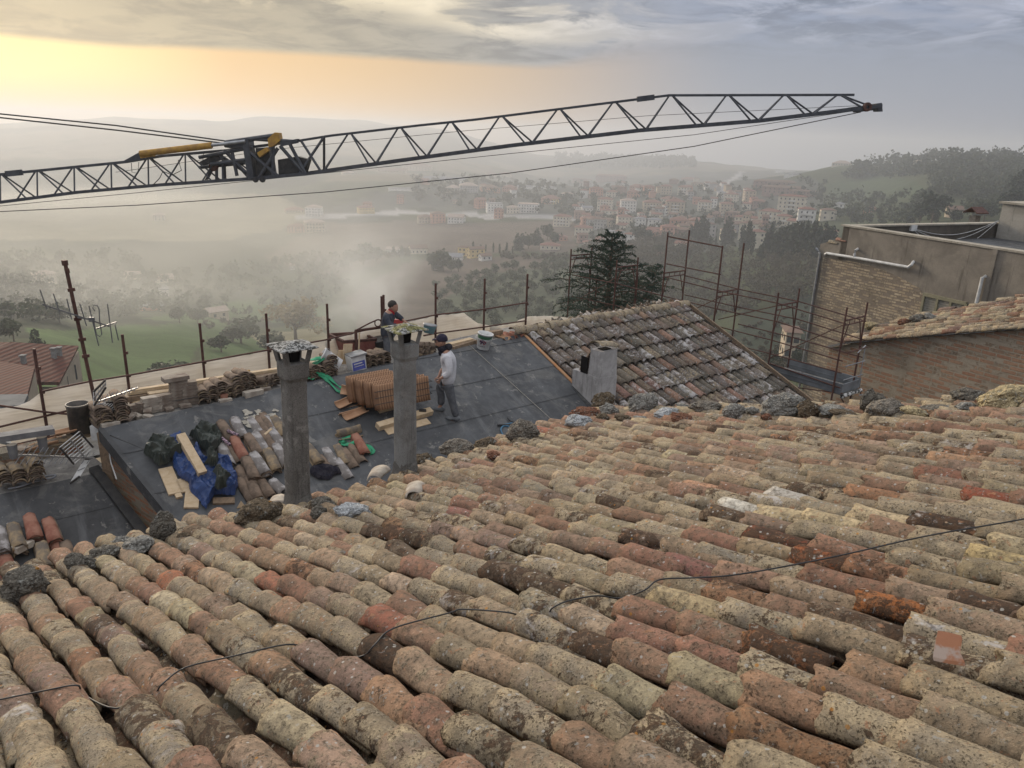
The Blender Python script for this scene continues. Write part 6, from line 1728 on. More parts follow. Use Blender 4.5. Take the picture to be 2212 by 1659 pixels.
# low roof stacks at the left
G4 = 'dark tile stacks on the ledge at the left picture edge'
for X, Y, n in ((60, 1400, 7), (330, 1370, 7), (660, 1300, 9), (590, 1310, 6)):
    q = P3(*c6(X, Y)); stack(q + ZV * .02, n, -WH + U2 * .1, ZV, [CLAY, CLAYO], 'dark old tile stacked on the ledge of the lower roof at left', G4, L=.42)
G4b = 'tiles stacked by the left edge of the near roof'
for X, Y, n, m in ((275, 1250, 6, CLAYR), (430, 1270, 5, CLAYR), (140, 1340, 6, CLAYO), (20, 1370, 6, CLAYG), (360, 1470, 5, CLAYO), (480, 1420, 2, CLAYR), (60, 1530, 3, CLAYR), (560, 1450, 3, CLAY)):
    q = P3(*c7(X, Y)) ; up = N2
    lb = {CLAYR: 'dusty red tile in the stacks at the left edge below the black felt', CLAYO: 'ochre lichened tile in the stacks at the left edge below the black felt', CLAYG: 'white-bloomed tile in the stack at the very left edge', CLAY: 'dark tile in the low stack right of the red ones'}[m]
    stack(q, n, DN2, up, [CLAY, m, m] if n > 3 else [m], lb, {CLAYR: 'red tiles stacked at the left', CLAYO: 'ochre tiles stacked at the left', CLAYG: 'white tiles stacked at the left', CLAY: 'dark tiles stacked at the left'}[m], L=.46)

# --- bricks
def brick(P, mat, label, group=None, ang=0.0, size=(.27, .13, .05), up=ZV, base=U2, name='brick', tilt=0):
    b = MB(); x = Vector(base).normalized(); z = Vector(up).normalized(); x = (x - z * x.dot(z)).normalized(); y = z.cross(x)
    M = Matrix((x, y, z)).transposed() @ Matrix.Rotation(ang, 3, 'Z') @ Matrix.Rotation(tilt, 3, 'Y')
    b.box((0, 0, 0), size, M, jit=.004); o = b.build(name, mat); o.location = P
    tag(o, label, 'brick' if name == 'brick' else name.replace('_', ' '), group); return o
def bstack(x, n, mat, lab, grp, back=.25, ang=0.0, size=(.27, .14, .05), up=0):
    for i in range(n):
        brick(RP(x + random.uniform(-1, 1), back, up + size[2] * (i + .5) + .003 * i), mat, lab, grp, ang + random.uniform(-.15, .15), size)
bstack(cx1(800), 6, BRICKP, 'pale dusty thin brick in the neat pile on the far roof edge', 'pale bricks on the far roof edge', .3, .1, (.30, .15, .042))
bstack(cx1(895), 4, BRICKP, 'pale brick at the right side of the neat pale pile', 'pale bricks right of the neat pile', .34, -.1, (.26, .14, .045))
bstack(cx1(955), 5, BRICKL, 'grey brick between the pale pile and the tall brown pile', 'grey bricks between the piles', .3, .05)
bstack(cx1(1110), 8, BRICKL, 'brown brick in the tall pile on the far roof edge', 'brown bricks in the tall pile', .32, .05, (.28, .14, .055))
bstack(cx1(1225), 7, BRICKL, 'brown brick in the right half of the tall pile', 'brown bricks right in the tall pile', .3, -.05, (.26, .14, .055))
bstack(cx1(700), 4, BRICKL, 'broken brick left of the neat pale pile', 'broken bricks left of the pale pile', .3, .5, (.18, .13, .05))
bstack(cx1(620), 4, BRICKL, 'rough brick chunk right of the arched tile stacks', 'rough brick chunks', .32, .2, (.20, .13, .045))
brick(RP(cx1(1090), .32, .50), BRICKL, 'wide worn slab on top of the tall brown pile', None, .05, (.40, .2, .07), name='stone_slab')
brick(RP(cx1(300), .06, .04), BRICKP, 'single greyish brick at the felt corner by the aerial box', None, .1)
brick(RP(cx1(1560), .12, .06), CLAYR, 'small red brick standing before the dark tile stacks', None, 1.2, (.12, .12, .12))
brick(RP(cx1(1850), .02, .05), BRICKP, 'tan brick lying on the felt edge right of the small red one', None, .12, (.34, .13, .10))
brick(RP(cx1(1545), .02, .03), BRICKP, 'half tile-shaped pale brick below the small red brick', None, .0, (.22, .1, .06))
brick(P3(*c7(205, 1432), .0) + ZV * .16, BRICKP, 'cream brick lying on the tile stacks at the left edge', None, .5, (.26, .12, .09), name='brick')
brick(P3(*c6(450, 1080)) + ZV * .28, BRICKL, 'square grey brick balanced on the dark tile stack at left', None, .6, (.2, .2, .06))
brick(P2(*c10(1310, 190), .05) + WH * .2, PLANK, 'short wooden block on the ridge right of the open bucket', None, .0, (.44, .12, .10), name='wood_block')
for k in range(26):
    X = random.uniform(235, 600); m_ = random.choice((BRICKL, CLAYR, BRICKP, CLAYO, BRICKL)); sz = (random.uniform(.09, .2), random.uniform(.08, .13), random.uniform(.03, .06))
    brick(RP(X, random.uniform(.04, .6), sz[2] * .6 + random.choice((0, 0, .05))), m_, 'broken brick bit scattered among the piles left of the dark flue pipe cap', 'brick bits on the far roof edge', random.uniform(0, 3), sz, tilt=random.uniform(-.3, .3))
def plank(a, c, w, h, mat, label, name='plank', up=(0, 0, 1)):
    b = MB(); a, c = Vector(a), Vector(c); m = (a + c) / 2
    b.bar(a - m, c - m, w, h, up); o = b.build(name, mat); o.location = m; tag(o, label, 'plank' if 'plank' in name else name.replace('_', ' ')); return o
def c1p(X, Y, out=-.45): return PS(*c1(X, Y), out - RO + .55)
plank(c1p(520, 440), c1p(2140, 200), .10, .045, PINE, 'longest pale board on top of the timber pile on the far edge')
plank(c1p(480, 465), c1p(2140, 232), .12, .045, PINE, 'second pale board of the timber pile, under the longest')
plank(c1p(350, 520), c1p(1010, 425), .10, .03, PINE, 'thin pale board at the left end of the timber pile')
plank(c1p(340, 545, -.5), c1p(1015, 452, -.5), .12, .09, PLANK, 'dark grey beam under the pale boards')
plank(c1p(530, 575, -.55), c1p(870, 500, -.55), .12, .05, PINE, 'short pale board in front of the dark grey beam')
plank(c1p(700, 470, -.62), c1p(1180, 405, -.6), .14, .03, PINE, 'bowed pale board behind the pale brick pile')
plank(c1p(1500, 330, -.4), c1p(2130, 262, -.4), .13, .05, PLANK, 'weathered plank under the right end of the pale boards')
plank(c1p(1215, 405, -.6), c1p(1655, 362, -.6), .16, .04, PLANK, 'loose board lying across the dark tile stacks')
plank(c1p(1310, 370, -.5), c1p(1430, 335, -.5), .05, .04, PINE, 'short slanting lath above the loose board')
plank(PS(*c2(800, 390), -.6), PS(*c2(1165, 330), -.6), .12, .05, PINE, 'end of pale boards right of the dark flue pipe cap')
plank(P2(*c10(440, 480), .05) + WH * .1, P2(*c10(890, 340), .05) + WH * .1, .12, .10, PLANK, 'brown beam lying on the ridge behind the man in grey')
plank(P2(*c10(420, 440), .12) + WH * .25, P2(*c10(900, 320), .12) + WH * .25, .14, .05, PINE, 'rough plaster-stained board behind the brown beam')
b = MB(); q = PS(*c1(1715, 240), -.8); b.bar(-U2 * .16, U2 * .16, .04, .05); o = b.build('spirit_level', YELL); o.location = q; tag(o, 'amber hand tool lying on the pale boards', 'tool')
# boards beside the tarpaulin
def p4(X, Y, up=.03): return P2(*c4(X, Y), up)
plank(p4(370, 900), p4(525, 1270), .20, .035, PINE, 'broad pine board sticking out at the lower left of the blue tarpaulin', up=N2)
plank(p4(590, 1060), p4(680, 1240), .15, .035, PINE, 'narrower pine board between tarpaulin and broad board', up=N2)
plank(p4(770, 1230), p4(745, 1480), .20, .04, PINE, 'short pine board below the blue tarpaulin point', up=N2)
plank(p4(550, 1275), p4(578, 1330), .09, .05, PINE, 'little pine offcut under the broad board', up=N2, name='wood_block')
plank(p4(595, 425, .32), p4(915, 985, .24), .13, .10, PINE, 'thick wavy-edged pine beam lying over the blue tarpaulin', up=N2)
plank(p4(1060, 1380), p4(1380, 1370), .12, .04, PLANK, 'grey board under the right edge of the tarpaulin', up=N2)
b = MB(); b.slab([p4(1410, 1475), p4(1470, 1370, .12), p4(1540, 1455)], .04, N2); m_ = sum((Vector(v) for v in b.v), Vector()) / len(b.v); b.v = [tuple(Vector(v) - m_) for v in b.v]; o = b.build('wood_block', PINE); o.location = m_; tag(o, 'pointed pale wood offcut left of the crusty brown rock', 'wood offcut')
plank(p4(1815, 410, .22), p4(1915, 325, .22), .035, .015, PINE, 'small wood splinter on the laid-out tiles', up=N2, name='wood_splinter')
# dry mortar spill
b = MB(); rs = random.Random(4)
for k in range(46):
    X, Y = rs.gauss(1720, 170), rs.gauss(170, 55)
    b.slab([p4(X + rs.uniform(20, 70) * math.cos(t), Y + rs.uniform(10, 34) * math.sin(t), .032 + k * .0003) for t in np.linspace(0, 5.6, 9)], .003, N2)
tag(b.build('mortar_spill', DRYD), kind='stuff')

# --- tarpaulins
def cloth(name, polys, mat, label, cat, hgt, up0, conv, seed, base=None, dens=64, freq=3.2):
    """crumpled sheet: outline in picture points on the felt, heaped by noise"""
    pts = [conv(*p) for p in polys]; uvs = [uw(p) for p in pts]
    us_ = [p[0] for p in uvs]; ws_ = [p[1] for p in uvs]; u0_, u1_, w0__, w1_ = min(us_), max(us_), min(ws_), max(ws_)
    n = dens; V = []; idx = {}; F = []
    U_, W_ = np.meshgrid(np.linspace(u0_, u1_, n), np.linspace(w0__, w1_, n), indexing='ij')
    ins = inpoly(U_.ravel(), W_.ravel(), uvs).reshape(n, n)
    # distance from the edge, in cells
    dist = np.zeros((n, n)); cur = ins.copy()
    for k in range(9):
        dist[cur] = k + 1; c2_ = np.zeros_like(cur)
        c2_[1:-1, 1:-1] = cur[1:-1, 1:-1] & cur[:-2, 1:-1] & cur[2:, 1:-1] & cur[1:-1, :-2] & cur[1:-1, 2:]; cur = c2_
    for i in range(n):
        for j in range(n):
            if not ins[i, j]: continue
            u, w = U_[i, j], W_[i, j]; s = Vector((u * freq, w * freq, seed))
            f = 1 - abs(noise.noise(s)) * 1.9; g = 1 - abs(noise.noise(s * 2.1 + Vector((7, 3, 1)))) * 1.9; h3 = 1 - abs(noise.noise(s * 4.3)) * 2
            e = min(1, dist[i, j] / 6.0) ** .7
            z = up0 + hgt * e * (.34 + .50 * f + .30 * g + .12 * h3)
            du = .05 * noise.noise(s * 1.7); dw = .05 * noise.noise(s * 1.7 + Vector((9, 9, 9)))
            idx[i, j] = len(V); V.append(at2(u + du, w + dw, z))
    for i in range(n - 1):
        for j in range(n - 1):
            if all(k in idx for k in ((i, j), (i + 1, j), (i + 1, j + 1), (i, j + 1))): F.append((idx[i, j], idx[i + 1, j], idx[i + 1, j + 1], idx[i, j + 1]))
    c = sum((Vector(v) for v in V), Vector()) / len(V)
    b = MB(); b.add([v - c for v in V], F); o = b.build(name, mat, None, False); o.location = c
    so = o.modifiers.new('t', 'SOLIDIFY'); so.thickness = .006
    if label: tag(o, label, cat)
    return o
p4f = lambda X, Y: P2(*c4(X, Y + 25))
cloth('tarpaulin', [(390, 470), (460, 440), (610, 440), (640, 540), (760, 700), (800, 570), (870, 640), (930, 760), (1100, 740), (1300, 800), (1390, 930), (1430, 1150), (1400, 1320), (1280, 1340), (1100, 1330), (1030, 1420), (960, 1510), (880, 1400), (720, 1240), (700, 1130), (560, 1010), (470, 900), (480, 760), (400, 560)], BLUE, 'crumpled bright blue tarpaulin under the wavy pine beam', 'tarpaulin', .20, .02, p4f, 1, dens=110, freq=2.7)
cloth('tarpaulin', [(40, 720), (200, 560), (360, 530), (430, 600), (560, 640), (640, 760), (480, 780), (480, 850), (300, 930), (200, 880), (170, 800)], DGREEN, 'dark green crumpled cover left of the blue tarpaulin', 'tarpaulin', .26, .03, p4f, 2, dens=72, freq=2.9)
cloth('tarpaulin', [(700, 460), (900, 320), (1060, 330), (1150, 410), (1220, 560), (1100, 650), (1020, 760), (900, 640), (790, 560)], DGREEN, 'dark green crumpled cover behind the blue tarpaulin', 'tarpaulin', .24, .03, p4f, 3, dens=72, freq=2.9)
cloth('tarpaulin', [(1040, 1110), (1110, 1080), (1150, 1150), (1320, 1160), (1270, 1290), (1140, 1400), (1070, 1330)], DGREEN, 'small dark green fold on the front of the blue tarpaulin', 'tarpaulin', .30, .20, p4f, 4, dens=44)
cloth('tarpaulin', [(960, 800), (1080, 830), (1140, 930), (1100, 1040), (900, 1030), (1010, 960)], DGREEN, 'twisted dark green fold in the middle of the blue tarpaulin', 'tarpaulin', .26, .20, p4f, 5, dens=44)
cloth('cloth', [(80, 1330), (240, 1290), (480, 1310), (540, 1400), (330, 1500), (190, 1500), (90, 1420)], NAVYC, 'black cloth dumped right of the dark flue pipe', 'cloth', .09, .02, lambda X, Y: P2(*c5(X, Y - 40)), 6, dens=44)
# silicone cartridges
for X, Y, a, lb in ((1360, 390, .9, 'upper of two pink and black cartridges on the laid-out tiles'), (1258, 515, 1.25, 'lower of two pink and black cartridges on the laid-out tiles')):
    p = P2(*c4(X, Y), .13); d = (DN2 * math.sin(a) + U2 * math.cos(a)).normalized()
    root = empty('cartridge', p, lb, 'cartridge'); b = MB(); b.tube(p - d * .11, p + d * .09, .026, 12); b.build('tube', m_simple('printed_cartridge', (.45, .30, .36), (.03, .02, .04), 55, .5, lo=.47, hi=.53), root)
    b = MB(); b.tube(p + d * .09, p + d * .13, .010, 8, .006); b.build('nozzle', BLACKP, root)

# --- straps
def strap(pts, w, label, name='strap', mat=GREEN, nrm=N2):
    pts = [Vector(p) for p in pts]; fine = []
    for k in range(len(pts) - 1):
        for t in np.linspace(0, 1, 5)[:-1]: fine.append(pts[k].lerp(pts[k + 1], t) + nrm * .012 * math.sin(k * 2.2 + t * 3))
    fine.append(pts[-1]); V = []; F = []
    for k, p in enumerate(fine):
        d = (fine[min(k + 1, len(fine) - 1)] - fine[max(k - 1, 0)]).normalized(); tw = .5 * math.sin(k * .45)
        s = d.cross(nrm).normalized(); s = s * math.cos(tw) + nrm * math.sin(tw); V += [p - s * w / 2, p + s * w / 2]
    F = [(2 * k, 2 * k + 1, 2 * k + 3, 2 * k + 2) for k in range(len(fine) - 1)]
    c = sum(V, Vector()) / len(V); b = MB(); b.add([v - c for v in V], F); o = b.build(name, mat, None, True); o.location = c
    so = o.modifiers.new('t', 'SOLIDIFY'); so.thickness = .005; tag(o, label, 'strap'); return o
q2 = lambda X, Y, up=.04, ba=0: P2(*c2(X, Y), up)
strap([RP(cx2(780), .2, .30), RP(cx2(880), .2, .38), RP(cx2(1050), .2, .40), RP(cx2(1165), .2, .36), RP(cx2(990), .22, .28), RP(cx2(940), .1, .10), RP(cx2(860), .05, .05), RP(cx2(785), .05, .12)], .085, 'green lifting strap looped over the dark tile stacks')
strap([RP(cx2(860), .1, .08), RP(cx2(930), .12, .22), RP(cx2(1010), .05, .16), q2(1150, 640), q2(1260, 740), q2(1370, 800), q2(1440, 850), q2(1500, 930), q2(1420, 925), q2(1320, 900), q2(1180, 740), q2(1080, 640, .06), RP(cx2(1000), .06, .12)], .075, 'green lifting strap running down the felt to the new tiles')
q5 = lambda X, Y, up=.05: P2(*c5(X, Y), up)
strap([q5(780, 820), q5(700, 810), q5(560, 830), q5(520, 880), q5(600, 880), q5(540, 910), q5(660, 930), q5(790, 860, .10), q5(860, 900), q5(940, 960), q5(1000, 1020), q5(960, 1040), q5(900, 980), q5(820, 900)], .07, 'tangled green strap on the felt around the broken tiles')
def hose(pts, r, mat, label, name='cable', cat='cable'):
    pts = [Vector(p) for p in pts]; c = sum(pts, Vector()) / len(pts); fine = []
    n = len(pts)
    for k in range(n - 1):
        p0, p1, p2_, p3 = pts[max(k - 1, 0)], pts[k], pts[k + 1], pts[min(k + 2, n - 1)]
        for t in np.linspace(0, 1, 6)[:-1]:
            fine.append(.5 * ((2 * p1) + (p2_ - p0) * t + (2 * p0 - 5 * p1 + 4 * p2_ - p3) * t * t + (3 * p1 - p0 - 3 * p2_ + p3) * t ** 3))
    fine.append(pts[-1]); b = MB(); b.path([p - c for p in fine], r, 7); o = b.build(name, mat, None, True); o.location = c; return tag(o, label, cat)
c11 = zr(1600, 1100, 2.0733)
BLUEH = m_simple('blue_hose', (.05, .16, .26), (.04, .12, .2), 5, .5)
hose([P2(*c11(x, y), .03) for x, y in ((775, 1190), (830, 1180), (880, 1170), (905, 1180), (870, 1205), (800, 1195), (772, 1225), (790, 1275), (810, 1290))], .016, BLUEH, 'blue hose curling on the felt beside the round conglomerate', 'hose', 'hose')
hose([P2(*c11(x, y), .04) for x, y in ((745, 1190), (790, 1188), (850, 1190), (900, 1210))], .02, BLACKP, 'black plug and lead lying by the blue hose', 'cable', 'cable')
hose([P2(*c11(x, y), .05) for x, y in ((828, 1130), (850, 1155), (905, 1172))], .014, BLACKP, 'short black rod lying above the blue hose', 'rod', 'rod')
# long black cable over the near roof
seg = [(-60, 1525), (0, 1511), (90, 1493), (165, 1480), (180, 1500), (250, 1530), (330, 1500), (350, 1478), (400, 1442), (500, 1418), (620, 1392), (660, 1404), (700, 1420), (780, 1418), (810, 1392), (850, 1357), (970, 1324), (1000, 1316), (1090, 1322), (1130, 1330), (1180, 1326), (1195, 1312), (1230, 1297), (1290, 1287), (1340, 1292), (1392, 1275), (1425, 1252), (1500, 1248), (1600, 1240), (1800, 1203), (2000, 1158), (2212, 1121), (2300, 1100)]
hid = [(165, 345), (625, 800), (1095, 1185), (1295, 1390)]
hose([P1(x, y, .085 if any(a < x < c for a, c in hid) else .148) for x, y in seg], .0045, BLACKP, 'thin black cable lying right across the near tiled roof', 'cable', 'cable')
b = MB(); sh_ = [(2026, 1362, .26), (2050, 1366, .27), (2077, 1373, .25), (2072, 1404, .19), (2084, 1431, .14), (2048, 1426, .17), (2015, 1419, .15), (2020, 1390, .21)]
q_ = [P1(x, y, .27 - (y - 1362) / 70 * .12) for x, y, u in sh_]; c_ = sum(q_, Vector()) / 8; b.slab([p - c_ for p in q_], .016, (N1 - U1 * .2).normalized()); o = b.build('tile_shard', m_simple('fresh_broken_clay', (.50, .24, .14), (.56, .45, .38), 9, .85, lo=.5, hi=.6)); o.location = c_; tag(o, 'small flat orange tile shard lying on the near roof at right', 'tile shard')
loose(P1(905, 1060, .12) - U1 * .05, U1 * .6 + V1 * .8, N1, BRICKP, 'cream tile tilted against the foot of the pale flue pipe', None, 1, L=.40)
loose(P1(815, 1028, .10), V1 + U1 * .9, N1, BRICKP, 'large pale tile leaning out over the felt left of the pale flue pipe', None, 1, L=.42, r0=.12)
loose(P1(600, 1090, .10), V1 + U1 * .6, N1, BRICKP, 'sand coloured tile just left of the dark flue pipe foot', None, 2, L=.30, r0=.11)

# --- buckets
GREENB = m_simple('green_bucket_band', (.03, .10, .05), (.05, .13, .07), 5, .5)
CEMIN = m_simple('cement_crust', (.10, .095, .09), (.16, .15, .14), 9, .9)
BLUEL = m_simple('blue_printed_label', (.05, .07, .30), (.09, .11, .38), 8, .5)
def text_mesh(s, size, mat, parent, place, name='lettering'):
    cu = bpy.data.curves.new('t', 'FONT'); cu.body = s; cu.size = size; cu.align_x = 'CENTER'; cu.extrude = .001
    o = bpy.data.objects.new('t', cu); COL.objects.link(o); bpy.context.view_layer.update()
    me = bpy.data.meshes.new_from_object(o.evaluated_get(bpy.context.evaluated_depsgraph_get())); bpy.data.objects.remove(o)
    b = MB(); b.add([place(v.co.x, v.co.y) for v in me.vertices], [tuple(p.vertices) for p in me.polygons]); return b.build(name, mat, parent)
def bucket(P, axis, h, r0, r1, label, logo_dir, band=True):
    ax = Vector(axis).normalized(); root = empty('bucket', P, label, 'bucket'); b = MB()
    b.lathe(P, ax, [(0, 0), (r0 * .97, 0), (r0, .01), (r1 * .98, h * .93), (r1 * 1.07, h * .93), (r1 * 1.07, h), (r1 * .97, h), (r1 * .93, h * .6)], 28); b.build('pail', WHITE, root, True)
    b = MB(); b.lathe(P, ax, [(r1 * .93, h * .62), (r1 * .5, h * .55), (0, h * .54)], 20); b.build('cement_residue', CEMIN, root)
    rr = lambda t: r0 + (r1 - r0) * t + .002
    if band:
        b = MB(); b.lathe(P, ax, [(rr(.66), h * .68), (rr(.86), h * .88)], 28); b.build('green_band', GREENB, root, True)
    # emblem and name, wrapped on the wall
    ld = (Vector(logo_dir) - ax * Vector(logo_dir).dot(ax)).normalized(); sd = ax.cross(ld)
    def on(x, y, e=.003):
        t = y / h; r = rr(t) + e; a = x / r; return P + ax * y + (ld * math.cos(a) + sd * math.sin(a)) * r
    b = MB()
    el = [(-.07, .16), (-.075, .20), (-.05, .235), (.0, .24), (.045, .235), (.07, .215), (.095, .20), (.10, .17), (.115, .155), (.09, .15), (.075, .165), (.07, .13), (.045, .125), (.04, .165), (.0, .155), (-.02, .12), (-.045, .125), (-.04, .17)]
    k = h / .36
    cen = on(0, .19 * k); b.add([on(x * k * .9, y * k) for x, y in el] + [cen], [(i, (i + 1) % len(el), len(el)) for i in range(len(el))]); b.build('elephant_emblem', m_simple('dark_emblem_print', (.03, .03, .06), (.25, .03, .05), 30, .5, lo=.5, hi=.55), root)
    text_mesh('Caparol', .05 * k, BLACK, root, lambda x, y: on(x, .075 * k + y))
    hd = MB(); hd.path([on(-math.pi / 2 * r1, h * .9, .01)] + [P + ax * (h * .9 - .10 * math.sin(math.pi * t)) + (-sd * math.cos(math.pi * t) - ld * -math.sin(math.pi * t)) * (r1 * 1.12) for t in np.linspace(.05, .95, 9)] + [on(math.pi / 2 * r1, h * .9, .01)], .004, 5); hd.build('handle', GALV, root)
    return root
pb = P2(*c10(985, 455), 0)
bucket(pb, ZV + N2 * .5 - U2 * -.18, .36, .135, .165, 'open white bucket with a green band and elephant emblem standing on the ridge', -FWD - RGT * .2)
pb = RP(cx2(1440), .18, .15)
bucket(pb, WH * .4 - U2 * .75 + ZV * .55, .40, .14, .17, 'white bucket with an elephant emblem lying tipped on the tile stacks', -FWD + ZV * .7, band=False)
# square tub with a blue label
P0 = RP(cx2(1745), .16, 0); root = empty('square_tub', P0, 'square white tub with a blue label on the far roof edge', 'tub')
Mt = Matrix((U2, WH, ZV)).transposed() @ Matrix.Rotation(-.12, 3, 'Y'); b = MB(); b.box(P0 + ZV * .16, (.30, .24, .32), Mt, taper=1.05); b.build('tub_body', WHITE, root)
b = MB(); b.box(P0 + ZV * .33, (.34, .28, .035), Mt); b.build('lid_rim', GALV, root)
b = MB(); b.box(P0 + ZV * .13 - WH * .121, (.27, .006, .18), Mt); b.build('label', BLUEL, root)
b = MB(); b.box(P0 + ZV * .17 - WH * .126 - U2 * .02, (.18, .004, .022), Mt); b.box(P0 + ZV * .12 - WH * .126, (.20, .004, .012), Mt); b.build('label_text', WHITE, root)
plank(RP(cx2(1650), .35, .1), RP(cx2(1690), .35, .50), .19, .02, PINE, 'upright pale board with a knot hole behind the square tub', up=WH)
plank(RP(cx2(1570), .42, .1), RP(cx2(1600), .42, .38), .16, .02, PINE, 'tilted pale board left of the knot-holed one', up=WH)
plank(RP(cx2(1850), .3, .1), RP(cx2(1885), .3, .70), .025, .02, PINE, 'thin upright lath right of the square tub', up=WH, name='wood_lath')
# teal tub behind the man's head
P0 = P2(*c10(90, 430)) + WH * .3 + ZV * .25; root = empty('tub', P0, 'teal and grey tub tilted behind the head of the man in grey', 'tub'); b = MB()
b.lathe(P0, ZV + U2 * .2, [(0, 0), (.11, 0), (.14, .16), (.15, .17), (.15, .19), (.13, .19), (.12, .1), (0, .1)], 20); b.build('tub_body', m_simple('teal_plastic', (.10, .22, .26), (.14, .28, .32), 4, .5), root, True)
b = MB(); b.lathe(P0 + (ZV + U2 * .2).normalized() * .19, ZV + U2 * .2, [(.152, -.03), (.155, .0), (.14, .005), (0, .02)], 20); b.build('lid', GALV, root, True)

# --- pallet of new tiles
PB0 = P2(*c3(1010, 1420)); A_ = U2.copy(); Bv = WH.copy()
G5 = 'new clay tiles standing nested in the strapped pack'
rr_ = random.Random(9)
bz = PB0.z + .16
packs = [(0.0, 42, -.52, 0), (.165, 41, -.60, .015), (.33, 40, -.68, .03), (.50, 34, -.78, .05)]
for off, n, a0, dz in packs:
    for i in range(n):
        p = PB0 + A_ * (a0 + i * .026) + Bv * (off - .16); p.z = bz + .24 + dz
        loose(p, -ZV + A_ * .10, -A_, NEWT if i % 2 else NEWT2, 'new pale terracotta tile standing in the strapped pack behind the pale flue pipe', G5, 0, L=.48, r0=.098, r1=.082, hk=.72, rest=off > .1)
# straps
for k, z in enumerate((.10, .22, .34)):
    b = MB(); P_ = [PB0 + A_ * a + Bv * c for a, c in ((-.63, -.29), (.58, -.29), (.58, .10))]
    P_ = [Vector((p.x, p.y, bz + z + .04)) for p in P_]; m_ = P_[1]
    b.path([p - m_ for p in P_], .006, 4); o = b.build('packing_band', BLACKP); o.location = m_; tag(o, ['lowest', 'middle', 'topmost'][k] + ' black packing band around the new tiles', 'packing band')
def beam(X0, Y0, X1, Y1, w, lab, up=.06, h=None):
    return plank(P2(*c3(X0, Y0), up), P2(*c3(X1, Y1), up), w, h or w, PINE, lab, 'timber_beam', N2)
beam(790, 1610, 1375, 1440, .13, 'thick squared pine beam under the front of the new tile pack')
beam(885, 1665, 1350, 1545, .16, 'flat pine board below the thick beam under the tile pack', .02, .03)
beam(800, 1420, 1150, 1330, .12, 'second pine beam hidden behind under the new tile pack')
plank(P2(*c3(1245, 1425), .14), P2(*c3(1320, 1430), .14), .05, .04, BLACK, 'dark pinch bar resting on the beam end beside the pack', up=N2, name='pinch_bar')
G6 = 'new tiles fallen out of the pack'
for X0, Y0, X1, Y1, u_, rl in ((345, 1370, 590, 1260, .10, 0), (360, 1440, 600, 1370, .05, .4), (430, 1500, 680, 1400, .08, .1), (430, 1200, 640, 1230, .14, -.5), (500, 1120, 610, 1230, .20, .7), (600, 1040, 640, 1270, .22, .9)):
    a_, c_ = P2(*c3(X0, Y0), u_), P2(*c3(X1, Y1), u_ + .02); d = (a_ - c_); s = d.cross(N2).normalized()
    loose((a_ + c_) / 2, d, -(N2 * math.cos(rl) + s * math.sin(rl)), NEWT, 'new terracotta tile fallen on its back left of the strapped pack', G6, 0, L=.48, hk=.72)

# --- rubble hopper and hoist frame
P0 = RP(cx3(600), 1.0, -.30); root = empty('rubble_hopper', P0, 'red steel rubble hopper with a lifting frame behind the far roof edge', 'hopper')
def hp(X, Y, out=0): return PS(*c3(X, Y), -.25 + out)
HRED = m_simple('worn_red_paint', (.17, .045, .035), (.24, .09, .07), 6, .7)
b = MB(); f = [hp(425, 678), hp(775, 655), hp(745, 850), hp(480, 860)]; g = [p + WH * .7 for p in f]; g[0] = g[0]; 
for q_ in ((f[0], f[1], f[2], f[3]), (g[1], g[0], g[3], g[2]), (f[0], f[3], g[3], g[0]), (f[1], g[1], g[2], f[2])): b.slab(list(q_), .02)
b.build('hopper_body', HRED, root)
b = MB(); b.bar(f[0], f[1], .05, .05); b.bar(f[0], g[0], .05, .05); b.bar(f[1], g[1], .05, .05); b.bar(g[0], g[1], .05, .05); b.build('rim', RUST, root)
b = MB(); b.bar(hp(562, 760, -.05), hp(556, 560, -.05), .055, .055); b.bar(hp(548, 562, -.05), hp(925, 508, -.05), .05, .05); b.build('frame', RUST, root)
b = MB(); b.path([hp(548, 560, -.05), hp(700, 480, -.05), hp(790, 440, -.05), hp(900, 450, -.05), hp(1080, 462, -.05)], .016, 7); b.build('handle_bar', RUST, root)
b = MB(); c_ = hp(797, 475, -.05); b.path([c_ + (U2 * math.cos(t) + ZV * math.sin(t)) * .075 for t in np.linspace(0, 2 * math.pi, 15)], .013, 6); b.build('ring', RUST, root)
b = MB(); f = [hp(782, 690, -.1), hp(935, 655, -.1), hp(935, 760, -.1), hp(790, 745, -.1)]; b.slab(f, .5, -WH); b.build('chute_mouth', BLACK, root)
b = MB(); b.bar(hp(905, 468, -.08), hp(1060, 468, -.08), .06, .12); b.build('red_grip', m_simple('red_plastic', (.42, .04, .04), (.3, .03, .03), 5, .5), root)

# --- drum, gutters, small things at the far left
P0 = RP(172, .28, 0) + ZV * .0; P0 = PA(176, 932, -.15); root = empty('metal_drum', P0, 'black sooty open metal drum at the left end of the far roof edge', 'drum'); b = MB()
b.lathe(P0, ZV, [(0, 0), (.165, 0), (.165, .44), (.175, .45), (.175, .48), (.155, .48), (.15, .1)], 24); b.build('drum_body', m_simple('sooty_stained_metal', (.03, .03, .03), (.10, .085, .07), 5, .6), root, True)
b = MB(); b.lathe(P0, ZV, [(0, .36), (.152, .36)], 20); b.build('inside', SOOT_DARK, root)
G7 = 'tiles piled beside the black drum'
for i in range(7): loose(PA(204, 925, -.12) + ZV * (.035 * i + .02), U2 + WH * .2, ZV, NEWT if i == 6 else CLAYO, 'side-on tile in the pile right of the black drum', G7, i % 3)
loose(PA(150, 926, -.2), U2 + ZV * .1, -ZV, NEWT, 'pale orange tile lying open left of the black drum', None, 1)
loose(PA(88, 958, -.2), U2 + ZV * .15, -ZV, NEWT, 'curled pale tile on the parapet left of the drum', None, 2)
